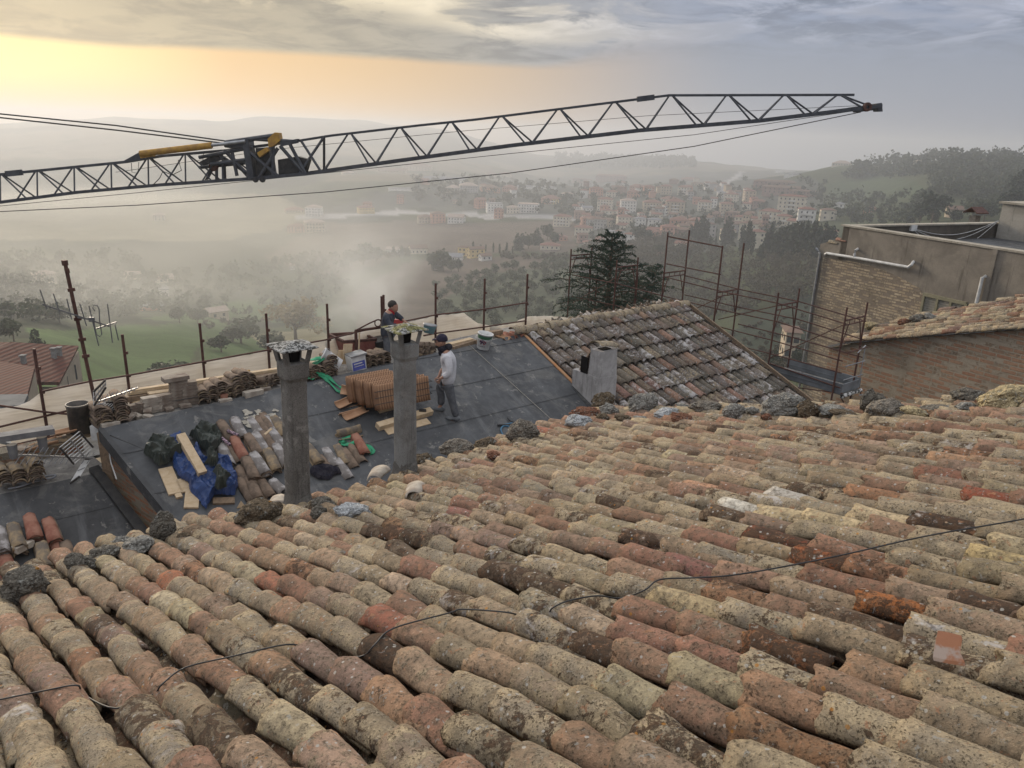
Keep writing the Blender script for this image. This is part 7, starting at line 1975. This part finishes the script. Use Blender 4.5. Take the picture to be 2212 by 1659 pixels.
for i in range(6): loose(PA(70 + i * 22, 972 - i * 6.4, -.18), U2, ZV, CLAYO, 'weathered coping tile on the parapet at left', 'coping tiles on the left parapet', i % 3)
GZ = m_simple('grey_concrete_gutter', (.13, .13, .135), (.19, .19, .19), 5, .8)
root = empty('stone_bench', PA(60, 965, -.6), 'grey trough-like beam on two short legs at the left edge', 'trough'); b = MB(); b.bar(PA(-70, 956, -.6), PA(116, 928, -.6), .20, .09); b.build('trough', GZ, root)
for x, y in ((25, 960), (90, 944)): b = MB(); p = PA(x, y, -.6); b.tube(p, p - ZV * .22, .07, 10, .055); b.build('leg', GZ, root)
plank(P3(*c6(-80, 1400)) + ZV * .10, P3(*c6(500, 1390)) + ZV * .02, .14, .06, ZINC, 'long grey metal profile lying before the stacked tiles at left')
hose([P3(*c6(x, y)) + ZV * .03 for x, y in ((150, 1530), (400, 1480), (560, 1420), (760, 1370), (960, 1330), (1010, 1280), (900, 1290), (700, 1330), (520, 1360))], .016, m_simple('grey_hose', (.16, .17, .19), (.22, .23, .25), 4, .5), 'grey pipe loop lying on the concrete ledge', 'hose', 'hose')
plank(P3(*c6(-60, 1060)) + ZV * .45, P3(*c6(250, 1010)) + ZV * .35, .3, .04, ZINC, 'pale metal sheet across the stacks at the left edge')
# junction boxes + cables at the gable corner
root = empty('junction_box', PA(207, 908, -.25), 'upper grey junction box on the mast foot', 'junction box'); b = MB(); b.box(PA(214, 899, -.3), (.26, .10, .13)); b.build('box_body', GALV, root)
root = empty('junction_box', PA(218, 933, -.4), 'white junction box at the corner of the brick gable', 'junction box'); b = MB(); b.box(PA(214, 933, -.45), (.20, .14, .24)); b.build('box_body', WHITE, root)
b = MB()
for k in range(4): b.path([PA(209 + k * 3, 902, -.32), PA(212 + k * 6, 915, -.34 + k * .02), PA(210 + k * 3, 928, -.42)], .006, 5)
b.path([PA(220, 925, -.4), PA(228, 912, -.36), PA(236, 940, -.5), PA(234, 965, -.7), PA(240, 1000, -1.0), PA(252, 1035, -1.3)], .010, 5); b.build('cable', WHITE, root)
hose([P2(238, 940, .03), P2(265, 952, .02), P2(290, 962, .02), P2(312, 972, .02), P2(335, 985, .04)], .010, BLACKP, 'black lead lying across the felt from the gable corner to the green cover')
b = MB(); q = at2(lu0 + .0, lw0, 0); b.bar(q + U2 * .02 - ZV * .05, q + U2 * .04 - ZV * 1.3, .16, .10); o = b.build('chimney_post', PLANK, far)
# comb aerials
def comb(P, boom, ns, el, n, label, sp=1.0):
    root = empty('tv_aerial', P, label, 'aerial'); b = MB(); b.bar(P, P + boom, .022); b.build('boom', GALV, root)
    for i in range(n):
        f = (i + .5) / n; q = P + boom * f * sp; l_ = el[0] + (el[1] - el[0]) * f
        b = MB(); b.tube(q - ns * l_, q + ns * l_, .006, 5); b.build('element', GALV, root)
    return root
def grid(root, corners, n, m=1):
    a_, b_, c_, d_ = corners
    for i in range(n):
        f = i / (n - 1); q = MB(); q.tube(a_.lerp(b_, f), d_.lerp(c_, f), .0075, 5); q.build('reflector_rod', WHITE, root)
    for f in (0, .5, 1):
        q = MB(); q.bar(a_.lerp(d_, f), b_.lerp(c_, f), .028 if f != .5 else .022); q.build('reflector_frame', BLACK if f != .5 else GALV, root)
def p6(X, Y, out=-1.0): return PA(*c6(X, Y), out)
r_ = comb(p6(330, 880), p6(1690, 940) - p6(330, 880), (p6(880, 1000) - p6(1000, 820)).normalized(), (.16, .10), 14, 'silver comb aerial with grid reflectors lying over the ledge at left')
grid(r_, [p6(1440, 460), p6(1690, 745), p6(1340, 1050), p6(1085, 745)], 8)
grid(r_, [p6(1540, 950, -.9), p6(1640, 960, -.9), p6(1450, 1270, -1.1), p6(1270, 1400, -1.1)], 7)
def p1c(X, Y, out=-.5): return PA(*c1(X, Y), out)
r_ = comb(p1c(150, 560), p1c(590, 405) - p1c(150, 560), (p1c(420, 440) - p1c(360, 560)).normalized(), (.10, .05), 8, 'slim white directional aerial beside the mast foot')
grid(r_, [p1c(105, 450), p1c(235, 320), p1c(240, 400), p1c(110, 600)], 6)
grid(r_, [p1c(110, 600), p1c(250, 745), p1c(395, 560), p1c(240, 560)], 7)

# --- red-roofed house below at the left
zb = 78.0
def at_d(x, y, d): r = ray(x, y); return r * (d / r.dot(FWD))
hr = empty('house', at_d(80, 850, zb), 'large house with rust red tiled hip roof below the net at left', 'house')
def roofq(pts, nm, mat, th=.3):
    b = MB(); P_ = [at_d(*p) for p in pts]; b.slab(P_, th); return b.build(nm, mat, hr, uvaxes=None)
m, t = newmat('rust_red_roof_tiles'); Pq = t.tc()
wv = t.node('ShaderNodeTexWave'); wv.wave_type = 'BANDS'; wv.bands_direction = 'X'; t.put(wv.inputs['Vector'], Pq); t.put(wv.inputs['Scale'], .55); t.put(wv.inputs['Distortion'], .3)
col = t.mix(t.ramp(wv.outputs[0], .3, .7), (.095, .036, .026), (.062, .028, .023)); col = t.mix(t.ramp(t.noise(Pq, .7, 5, .7), .45, .7, 0, .6), col, (.08, .05, .04)); fin(t, col, .9, 0, t.bump(wv.outputs[0], .6, .05), .08)
RR = m
roofq([(22, 745, 74), (169, 753, 78), (128, 832, 68), (86, 832, 67)], 'roof', RR)
roofq([(22, 745, 74), (86, 832, 67), (0, 790, 66), (-90, 800, 66), (-90, 745, 74)], 'roof', RR)
roofq([(-90, 786, 66), (0, 787, 66), (76, 800, 64), (60, 862, 55), (-90, 865, 55)], 'roof', RR)
roofq([(-90, 862, 54), (62, 860, 54), (50, 885, 50), (-90, 890, 50)], 'lean_to_roof', m_simple('corrugated_grey_sheet', (.08, .085, .09), (.12, .125, .13), 1, .9, spec=.1))
b = MB(); q = [at_d(169, 754, 77.8), at_d(128, 833, 67.8), at_d(86, 833, 67.8)]
for a_, c_ in ((q[0], q[1]), (q[1], q[2])): b.slab([a_ - ZV * .2, c_ - ZV * .2, c_ - ZV * 7, a_ - ZV * 7], .3)
b.slab([at_d(76, 803, 63.8), at_d(60, 862, 54.8), at_d(60, 862, 54.8) - ZV * 6, at_d(76, 803, 63.8) - ZV * 7], .3); b.build('wall', m_simple('cream_brown_wall', (.32, .27, .21), (.26, .22, .17), .6, .9), hr)
for (x, y, d) in ((138, 832, 71.2), (156, 806, 75)):
    b = MB(); p = at_d(x, y, d); b.box(p + U2 * 0, (.15, .9, 1.5), Matrix.Rotation(R(-20), 3, 'Z')); b.build('window', GLASS, hr)
for x, y, d in ((117, 770, 73), (129, 768, 74), (52, 786, 70)):
    b = MB(); p = at_d(x, y, d); b.box(p, (.35, .35, 1.5)); b.box(p + ZV * .8, (.5, .5, .1)); b.build('chimney', CEM_B, hr)

# the tiles that show least, as one object
VV, FF, MI, mats_, k0 = [], [], [], [], 0
for nm_, lst in REST.items():
    mats_.append(lst[0][0])
    for (mt, me, B_, P_) in lst:
        n_ = len(me.vertices); co = np.empty(n_ * 3, np.float32); me.vertices.foreach_get('co', co)
        VV.append(co.reshape(-1, 3) @ B_ + P_); f_ = np.empty(len(me.loops), np.int32); me.loops.foreach_get('vertex_index', f_)
        FF.append(f_.reshape(-1, 4) + k0); MI += [len(mats_) - 1] * (len(f_) // 4); k0 += n_
o = np_mesh('more_curved_tiles', np.concatenate(VV), np.concatenate(FF), mats_[0], smooth=True)
for m_ in mats_[1:]: o.data.materials.append(m_)
if len(o.data.polygons) == len(MI): o.data.polygons.foreach_set('material_index', MI)
tag(o, kind='stuff')
# ---------------------------------------------------------------- people
def skin_mesh(name, nodes, edges, mat, parent, sub=2, root=0, extra=None):
    """nodes: (x, y, z, rx, ry); grown with a Skin modifier and baked"""
    me = bpy.data.meshes.new(name); me.from_pydata([n[:3] for n in nodes], edges, []); me.update()
    o = bpy.data.objects.new(name, me); COL.objects.link(o)
    o.modifiers.new('s', 'SKIN'); bpy.context.view_layer.update()
    sv = me.skin_vertices[0].data if me.skin_vertices else None
    if sv is None:
        bpy.context.view_layer.objects.active = o; sv = me.skin_vertices.new().data if hasattr(me.skin_vertices, 'new') else None
    for i, n in enumerate(nodes):
        sv[i].radius = (n[3], n[4] if len(n) > 4 else n[3]); sv[i].use_root = (i == root)
    o.modifiers['s'].use_smooth_shade = True
    sb = o.modifiers.new('u', 'SUBSURF'); sb.levels = sub; sb.render_levels = sub
    bpy.context.view_layer.update()
    nm = bpy.data.meshes.new_from_object(o.evaluated_get(bpy.context.evaluated_depsgraph_get()))
    bpy.data.objects.remove(o)
    b = MB(); b.add([Vector(v.co) for v in nm.vertices], [tuple(p.vertices) for p in nm.polygons])
    if extra: extra(b)
    off = parent.location.copy()
    b.v = [tuple(Vector(v) + off) for v in b.v]
    return b.build(name, mat, parent, True)
def blob(mb, c, r, fn=None, seg=18, rings=12):
    V = []; F = []
    for i in range(rings + 1):
        th = math.pi * i / rings
        for j in range(seg):
            ph = 2 * math.pi * j / seg; p = Vector((math.sin(th) * math.cos(ph), math.sin(th) * math.sin(ph), math.cos(th)))
            q = Vector((p.x * r[0], p.y * r[1], p.z * r[2]))
            if fn: q = fn(p, q)
            V.append(Vector(c) + q)
    F = [(i * seg + j, (i + 1) * seg + j, (i + 1) * seg + (j + 1) % seg, i * seg + (j + 1) % seg) for i in range(rings) for j in range(seg)]
    mb.add(V, F)
SKINM = m_simple('skin', (.36, .20, .135), (.30, .16, .11), 9, .6, 0, .1)
SWEAT = m_simple('grey_sweatshirt', (.60, .60, .62), (.48, .48, .50), 5, .9, 0, .5, 30, .02)
JEANS = m_simple('grey_denim', (.075, .08, .09), (.12, .125, .135), 7, .9, 0, .5, 35, .015)
SHOE = m_simple('grey_work_shoe', (.10, .11, .12), (.15, .16, .17), 12, .8)
JACK = m_simple('dark_work_jacket', (.035, .04, .055), (.06, .066, .08), 8, .85, 0, .5, 30, .015)
HAIR = m_simple('dark_hair', (.012, .010, .008), (.025, .02, .016), 30, .7, 0, .8, 90, .01)
REDC = m_simple('red_collar', (.32, .025, .03), (.25, .02, .025), 8, .8)
CAPM = m_simple('dark_cap', (.02, .018, .035), (.035, .03, .05), 12, .85)
def face_fn(fx, chin=1.0):
    """nose, brow and chin towards fx"""
    fx = Vector(fx).normalized()
    def fn(p, q):
        d = p.dot(fx); z = p.z
        side = (p - fx * d); side.z = 0; s = side.length
        if d > .3:
            q = q + fx * (.030 * math.exp(-(s / .16) ** 2) * math.exp(-((z + .10) / .20) ** 2))      # nose
            q = q + fx * (.010 * math.exp(-((z + .52) / .12) ** 2) * math.exp(-(s / .35) ** 2))       # lips
            q = q - fx * (.012 * math.exp(-((s - .35) / .16) ** 2) * math.exp(-((z - .08) / .13) ** 2))  # eye sockets
            q = q + fx * (.008 * math.exp(-((z - .26) / .12) ** 2))                                   # brow
        if z < -.4: q = Vector((q.x * (1 + .28 * (z + .4)), q.y * (1 + .5 * (z + .4)), q.z)) + fx * .012
        return q
    return fn
def hand(nodes, edges, wrist_i, d, n, curl, sc=1.0):
    """palm, four fingers and a thumb grown from the wrist: d forward, n palm normal"""
    d = Vector(d).normalized(); n = Vector(n).normalized(); s = d.cross(n).normalized(); w = Vector(nodes[wrist_i][:3])
    p = w + d * .055 * sc; nodes.append((*p, .030 * sc, .016 * sc)); pi = len(nodes) - 1; edges.append((wrist_i, pi))
    for k, (o_, l_) in enumerate(((-.030, .070), (-.010, .080), (.011, .075), (.030, .058))):
        b0 = p + s * o_ * sc + d * .034 * sc; nodes.append((*b0, .009 * sc)); i0 = len(nodes) - 1; edges.append((pi, i0))
        q = b0; dd = d.copy()
        for j in range(3):
            dd = (dd * math.cos(curl) + n * math.sin(curl)).normalized(); q = q + dd * l_ / 3 * sc; nodes.append((*q, (.0082 - .0012 * j) * sc)); edges.append((i0, len(nodes) - 1)); i0 = len(nodes) - 1
    t0 = w + d * .028 * sc - s * .030 * sc; nodes.append((*t0, .011 * sc)); i0 = len(nodes) - 1; edges.append((wrist_i, i0))
    q = t0 + (d * .6 - s * .6 + n * .3).normalized() * .032 * sc; nodes.append((*q, .010 * sc)); edges.append((i0, len(nodes) - 1)); i0 = len(nodes) - 1
    q = q + (d * .8 - s * .2 + n * .5).normalized() * .028 * sc; nodes.append((*q, .008 * sc)); edges.append((i0, len(nodes) - 1))

# man in the grey sweatshirt, facing left, one foot up the slope
KX, KZ = 14.6 / 1661 / 5.04, 14.6 / 1661 / 5.04 / math.cos(R(17))
m1 = empty('person', FOOT, 'man in pale grey sweatshirt and dark cap standing on the felt, hand at his waist', 'person')
def J(X, Y, y=0.0): return ((X - 1680) * KX, y, -(Y - 1545) * KZ)
def N_(X, Y, y, r, r2=None): return (*J(X, Y, y), r, r2 if r2 is not None else r)
body = [N_(1590, 1130, .02, .06, .05), N_(1600, 1000, .0, .10, .08), N_(1590, 900, .0, .14, .10), N_(1572, 830, 0, .10, .08), N_(1555, 790, 0, .052, .052), N_(1540, 760, 0, .055, .055)]
E_ = [(0, 1), (1, 2), (2, 3), (3, 4), (4, 5)]
def limb(pts, fr):
    i = fr
    for p in pts: body.append(p); E_.append((i, len(body) - 1)); i = len(body) - 1
    return i
# near arm (camera side, y negative): shoulder, elbow back, hand to waist
wi = limb([N_(1590, 850, -.17, .055), N_(1612, 935, -.22, .046), N_(1612, 1015, -.24, .040), N_(1560, 1045, -.22, .036), N_(1520, 1075, -.19, .027, .022)], 3)
hand(body, E_, wi, (-.5, .25, -.8), (.3, .8, .3), .30)
wi = limb([N_(1540, 860, .17, .055), N_(1545, 950, .24, .045), N_(1545, 1020, .25, .038), N_(1500, 1060, .18, .034), N_(1490, 1090, .12, .026, .022)], 3)
hand(body, E_, wi, (-.5, -.3, -.8), (.3, -.8, .3), .30)
# legs: back leg to the foot, front leg bent and up the slope
f2 = P2(*c3(1460, 1436)) - FOOT
k1 = limb([N_(1605, 1175, -.06, .05), N_(1640, 1330, -.09, .062), N_(1665, 1430, -.09, .05), N_(1683, 1512, -.08, .038), N_(1660, 1530, -.08, .035), N_(1620, 1534, -.10, .03)], 0)
k2 = limb([N_(1555, 1185, .06, .05), (-.345, .10, .62, .064, .064), (f2.x + .03, f2.y * .7, f2.z + .32, .05, .05), (f2.x + .03, f2.y, f2.z + .09, .038, .038), (f2.x - .03, f2.y, f2.z + .045, .034, .034), (f2.x - .12, f2.y, f2.z + .04, .03, .03)], 0)
hc_ = Vector(J(1508, 715, 0))
def hd(b):
    blob(b, hc_, (.098, .076, .125), face_fn((-1, -.15, -.1)))
    blob(b, hc_ + Vector((.015, -.078, -.01)), (.018, .010, .030)); blob(b, hc_ + Vector((.015, .078, -.01)), (.018, .010, .030))
skin_mesh('body', body, E_, SKINM, m1, 1, extra=hd)
# sweatshirt with rolled sleeves
sw = [N_(1584, 1195, .01, .17, .145), N_(1600, 1040, .0, .17, .135), N_(1605, 950, .0, .17, .135), N_(1590, 870, .0, .165, .13), N_(1570, 815, 0, .10, .085)]
se = [(0, 1), (1, 2), (2, 3), (3, 4)]
def limb2(nodes, edges, pts, fr):
    i = fr
    for p in pts: nodes.append(p); edges.append((i, len(nodes) - 1)); i = len(nodes) - 1
limb2(sw, se, [N_(1592, 865, -.18, .085), N_(1615, 940, -.23, .075), N_(1612, 1012, -.24, .068), N_(1570, 1036, -.225, .066), N_(1552, 1046, -.215, .062)], 3)
limb2(sw, se, [N_(1545, 865, .18, .085), N_(1548, 950, .24, .072), N_(1545, 1020, .24, .065), N_(1520, 1045, .2, .055)], 3)
skin_mesh('sweatshirt', sw, se, SWEAT, m1, 2)
tr_n = [N_(1587, 1120, .01, .15, .125), N_(1600, 1180, -.08, .105), N_(1625, 1270, -.09, .092), N_(1645, 1350, -.09, .080), N_(1668, 1440, -.09, .074), N_(1690, 1505, -.08, .076)]
tr_e = [(0, 1), (1, 2), (2, 3), (3, 4), (4, 5)]
limb2(tr_n, tr_e, [N_(1545, 1175, .07, .105), (-.27, .085, .70, .095, .095), (-.345, .10, .60, .088, .088), (f2.x + .05, f2.y * .8, f2.z + .34, .074, .074), (f2.x + .04, f2.y, f2.z + .12, .076, .076)], 0)
skin_mesh('trousers', tr_n, tr_e, JEANS, m1, 2)
for (bx_, by_, bz_) in ((.0, -.085, .0), (f2.x + .03, f2.y, f2.z)):
    b = MB(); o_ = m1.location + Vector((bx_, by_, bz_))
    blob(b, o_ + Vector((-.05, 0, .045)), (.145, .052, .055), lambda p, q: Vector((q.x, q.y, max(q.z, -.042) * (1.25 if p.x > .2 else .8)))); b.build('shoe', SHOE, m1, True)
b = MB(); blob(b, m1.location + hc_ + Vector((.022, 0, .045)), (.112, .092, .105), lambda p, q: Vector((q.x, q.y, max(q.z, -.03)))); b.slab([m1.location + hc_ + Vector(v) for v in ((-.06, -.075, .055), (-.155, -.05, .035), (-.155, .05, .035), (-.06, .075, .055))], .012, ZV); b.build('cap', CAPM, m1, True)
b = MB(); c_ = m1.location + Vector(J(1560, 800)); blob(b, c_ + Vector((-.045, 0, .02)), (.105, .10, .075)); blob(b, c_ + Vector((.055, 0, .06)), (.075, .085, .065)); blob(b, c_ + Vector((-.085, 0, -.05)), (.05, .07, .07)); b.build('scarf', NAVYC, m1, True)
b = MB(); h0 = m1.location + hc_; b.path([h0 + Vector((-.088, -.055, .005)), h0 + Vector((.0, -.083, .012))], .004, 5); blob(b, h0 + Vector((-.088, -.035, .0)), (.012, .026, .018)); b.build('glasses', BLACK, m1)
b = MB(); h0 = m1.location + hc_; blob(b, h0 + Vector((-.055, 0, -.09)), (.045, .055, .045)); b.build('beard', HAIR, m1, True)

# man in the dark jacket beyond the roof edge
hp2 = PS(*c3(960, 285), -.75); m2 = empty('person', Vector((hp2.x, hp2.y, VE.z - 1.0 + .05)), 'man in dark jacket with red collar working at the hopper beyond the roof edge', 'person')
L2 = hp2 - m2.location; s2 = hp2.dot(FWD) / 1661 / 5.04; s2z = s2 / math.cos(R(14))
def K(X, Y, y=0): return (L2.x + (X - 960) * s2, L2.y + y, L2.z - (Y - 285) * s2z)
def K_(X, Y, y, r, r2=None): return (*K(X, Y, y), r, r2 if r2 is not None else r)
body = [K_(890, 560, 0, .08), K_(895, 470, 0, .11), K_(905, 400, 0, .13), K_(920, 365, 0, .09), K_(935, 335, 0, .052), K_(950, 310, 0, .055)]
E_ = [(0, 1), (1, 2), (2, 3), (3, 4), (4, 5)]
wi = limb([K_(905, 385, -.18, .055), K_(935, 455, -.24, .045), K_(985, 475, -.26, .038), K_(1040, 462, -.22, .026)], 3); hand(body, E_, wi, (.9, .1, -.2), (0, -.2, -1), .45)
wi = limb([K_(945, 380, .18, .055), K_(990, 420, .22, .045), K_(1030, 440, .2, .036), K_(1068, 462, .12, .026)], 3); hand(body, E_, wi, (.8, -.3, -.4), (0, .2, -1), .45)
zf = .06
for s_ in (-.1, .1):
    limb([(L2.x + (890 - 960) * s2, L2.y + s_, L2.z - (640 - 285) * s2z, .07, .07), (L2.x - .10, L2.y + s_, .42, .06, .06), (L2.x - .12, L2.y + s_, zf + .03, .04, .04), (L2.x - .02, L2.y + s_, zf, .035, .03)], 0)
h2 = Vector(K(966, 300, 0))
def hd2(b):
    blob(b, h2, (.094, .078, .120), face_fn((1, -.45, -.35)))
    blob(b, h2 + Vector((-.02, -.08, -.005)), (.018, .010, .030)); blob(b, h2 + Vector((-.03, .075, -.005)), (.018, .010, .030))
skin_mesh('body', body, E_, SKINM, m2, 1, extra=hd2)
jk = [K_(885, 640, 0, .165, .145), K_(890, 480, 0, .165, .14), K_(902, 410, 0, .165, .135), K_(922, 360, 0, .10)]; je = [(0, 1), (1, 2), (2, 3)]
limb2(jk, je, [K_(900, 395, -.19, .085), K_(930, 460, -.24, .072), K_(985, 478, -.26, .06), K_(1025, 465, -.23, .052)], 2)
limb2(jk, je, [K_(945, 385, .19, .082), K_(990, 420, .22, .068), K_(1035, 443, .19, .055), K_(1055, 455, .14, .048)], 2)
skin_mesh('jacket', jk, je, JACK, m2, 2)
tn = [(L2.x + (888 - 960) * s2, L2.y, L2.z - (570 - 285) * s2z, .14, .13)]; te = []
for s_ in (-.1, .1): limb2(tn, te, [(L2.x - .10, L2.y + s_, L2.z - (680 - 285) * s2z, .10, .10), (L2.x - .10, L2.y + s_, .40, .08, .08), (L2.x - .12, L2.y + s_, .14, .07, .07)], 0)
skin_mesh('trousers', tn, te, JEANS, m2, 2)
b = MB(); blob(b, m2.location + h2 + Vector((-.022, .0, .045)), (.100, .088, .098), lambda p, q: Vector((q.x * (1 + .06 * noise.noise(p * 5)), q.y, max(q.z, -.045 if p.x < .3 else .015)))); b.build('hair', HAIR, m2, True)
b = MB(); c_ = m2.location + Vector(K(935, 350)); b.lathe(c_ - Vector((.0, 0, .03)), (.35, -.1, 1), [(.085, 0), (.075, .05), (.066, .085), (.058, .08), (.066, .03)], 16); b.build('collar', REDC, m2, True)

# ---------------------------------------------------------------- cedar beyond the tiled roof
def cedar():
    D = 27.0; base = at_d(1302, 800, D); top_ = at_d(1312, 492, D); H = top_.z - base.z
    root = empty('cedar_tree', base, 'dark blue-green cedar with two leaders standing behind the frame scaffold', 'cedar tree')
    rs = np.random.RandomState(3); V = []; tb = MB(); tb.path([base - ZV * 2, base + ZV * H * .5, base + ZV * H * .98], [.16, .10, .015], 8)
    l2 = at_d(1420, 578, D + .3); b2_ = at_d(1345, 760, D); tb.path([b2_, b2_.lerp(l2, .35) + Vector((.3, 0, -.2)), l2], [.09, .06, .012], 7)
    lead = [(base, base + ZV * H, 4.7, 86), (b2_, l2, 2.3, 38)]
    for (a_, c_, Rm, nb) in lead:
        for i in range(nb):
            f = (i + .5) / nb; f = f ** .9
            p0 = a_.lerp(c_, f); az = i * 2.399 + rs.uniform(-.3, .3)
            L = Rm * (1 - f) ** .92 * rs.uniform(.5, 1.15) + .16
            rise = .12 + .65 * f; d = Vector((math.cos(az), math.sin(az), rise))
            pts = []
            nseg = 9
            for k in range(nseg + 1):
                t = k / nseg; p = p0 + Vector((math.cos(az + .25 * t * rs.uniform(-1, 1)), math.sin(az), 0)) * L * t + ZV * (L * (rise * t - .42 * t * t) + .05 * math.sin(i + t * 4))
                pts.append(p)
            tb.path(pts, [.030 * (1 - t / (nseg + 1)) * (L / Rm + .3) + .004 for t in range(nseg + 1)], 4)
            for k in range(1, nseg + 1):
                t = k / nseg; p = pts[k]; tl_ = L * .42 * (1 - t) * (.4 + t) * 1.6 + .10
                for s in (-1, 1):
                    for rep in range(2):
                        dr = (pts[k] - pts[k - 1]).normalized(); sd = dr.cross(ZV).normalized() * s
                        td = (sd * rs.uniform(.5, 1) + dr * rs.uniform(.3, .8) + ZV * rs.uniform(-.18, .16)).normalized()
                        n = max(4, int(tl_ / .038)); q0 = p + (pts[k - 1] - p) * rs.uniform(0, 1)
                        for m_ in range(n):
                            q = q0 + td * tl_ * (m_ + rs.rand()) / n - ZV * .05 * (m_ / n) ** 2
                            nd = (td * .6 + Vector(rs.normal(size=3)) * .5 + ZV * .35).normalized(); w = nd.cross(td).normalized()
                            ln = rs.uniform(.030, .055); wd = rs.uniform(.010, .018)
                            V.extend([q - w * wd, q + w * wd, q + w * wd * .6 + nd * ln, q - w * wd * .6 + nd * ln])
    Va = np.array([tuple(v) for v in V]); np_mesh('crown', Va, np.arange(len(Va)).reshape(-1, 4), LEAF_CEDAR, root)
    tb.build('trunk', BARK, root)
cedar()

# ---------------------------------------------------------------- dust rising from the rubble chute, and added haze over the left valley
def plume(loc, size, dens, seed, col, rot=0, aniso=.3, sc=1.0):
    m = bpy.data.materials.new('drifting_dust_haze'); m.use_nodes = True
    for n in list(m.node_tree.nodes): m.node_tree.nodes.remove(n)
    t = NT(m.node_tree); out = t.node('ShaderNodeOutputMaterial'); v = t.node('ShaderNodeVolumePrincipled')
    P = t.tc('Object'); r = t.vmath('LENGTH', P)
    n = t.noise(t.vmath('ADD', P, (seed, seed * .3, 0)), 1.5 * sc, 4, .6, .6)
    f = t.ramp(t.math('ADD', r, t.math('MULTIPLY', t.math('SUBTRACT', n, .5), 1.5)), .92, .05)
    f = t.math('MULTIPLY', f, t.ramp(r, 1.0, .75)); f = t.math('MULTIPLY', f, f)
    t.put(v.inputs['Density'], t.math('MULTIPLY', f, dens)); v.inputs['Color'].default_value = (*col, 1); v.inputs['Anisotropy'].default_value = aniso
    t.l.new(v.outputs[0], out.inputs['Volume'])
    bm = bmesh.new(); bmesh.ops.create_icosphere(bm, subdivisions=3, radius=1.0); me = bpy.data.meshes.new('dust_haze_plume'); bm.to_mesh(me); bm.free(); me.materials.append(m)
    o = bpy.data.objects.new('dust_haze_plume', me); COL.objects.link(o); o.location = loc; o.scale = size; o.rotation_euler = (0, rot, 0); tag(o, kind='stuff')
plume(at_d(800, 648, 27), (2.9, 3.6, 2.6), .30, 2.0, (.86, .88, .88), -.4)
plume(at_d(760, 575, 60), (13, 14, 8), .030, 5.0, (.86, .88, .88), -.3)
plume(at_d(330, 540, 420), (230, 170, 55), .0060, 8.0, (.80, .79, .72), 0)  # smoky haze bank added to pale the left valley, not chute dust
plume(at_d(200, 470, 1000), (420, 380, 62), .0030, 3.0, (.80, .79, .72), 0)  # far haze bank added low over the left valley
plume(at_d(100, 640, 260), (130, 90, 24), .0070, 6.0, (.88, .87, .82), 0)  # nearer haze layer added to soften the dark trees at left
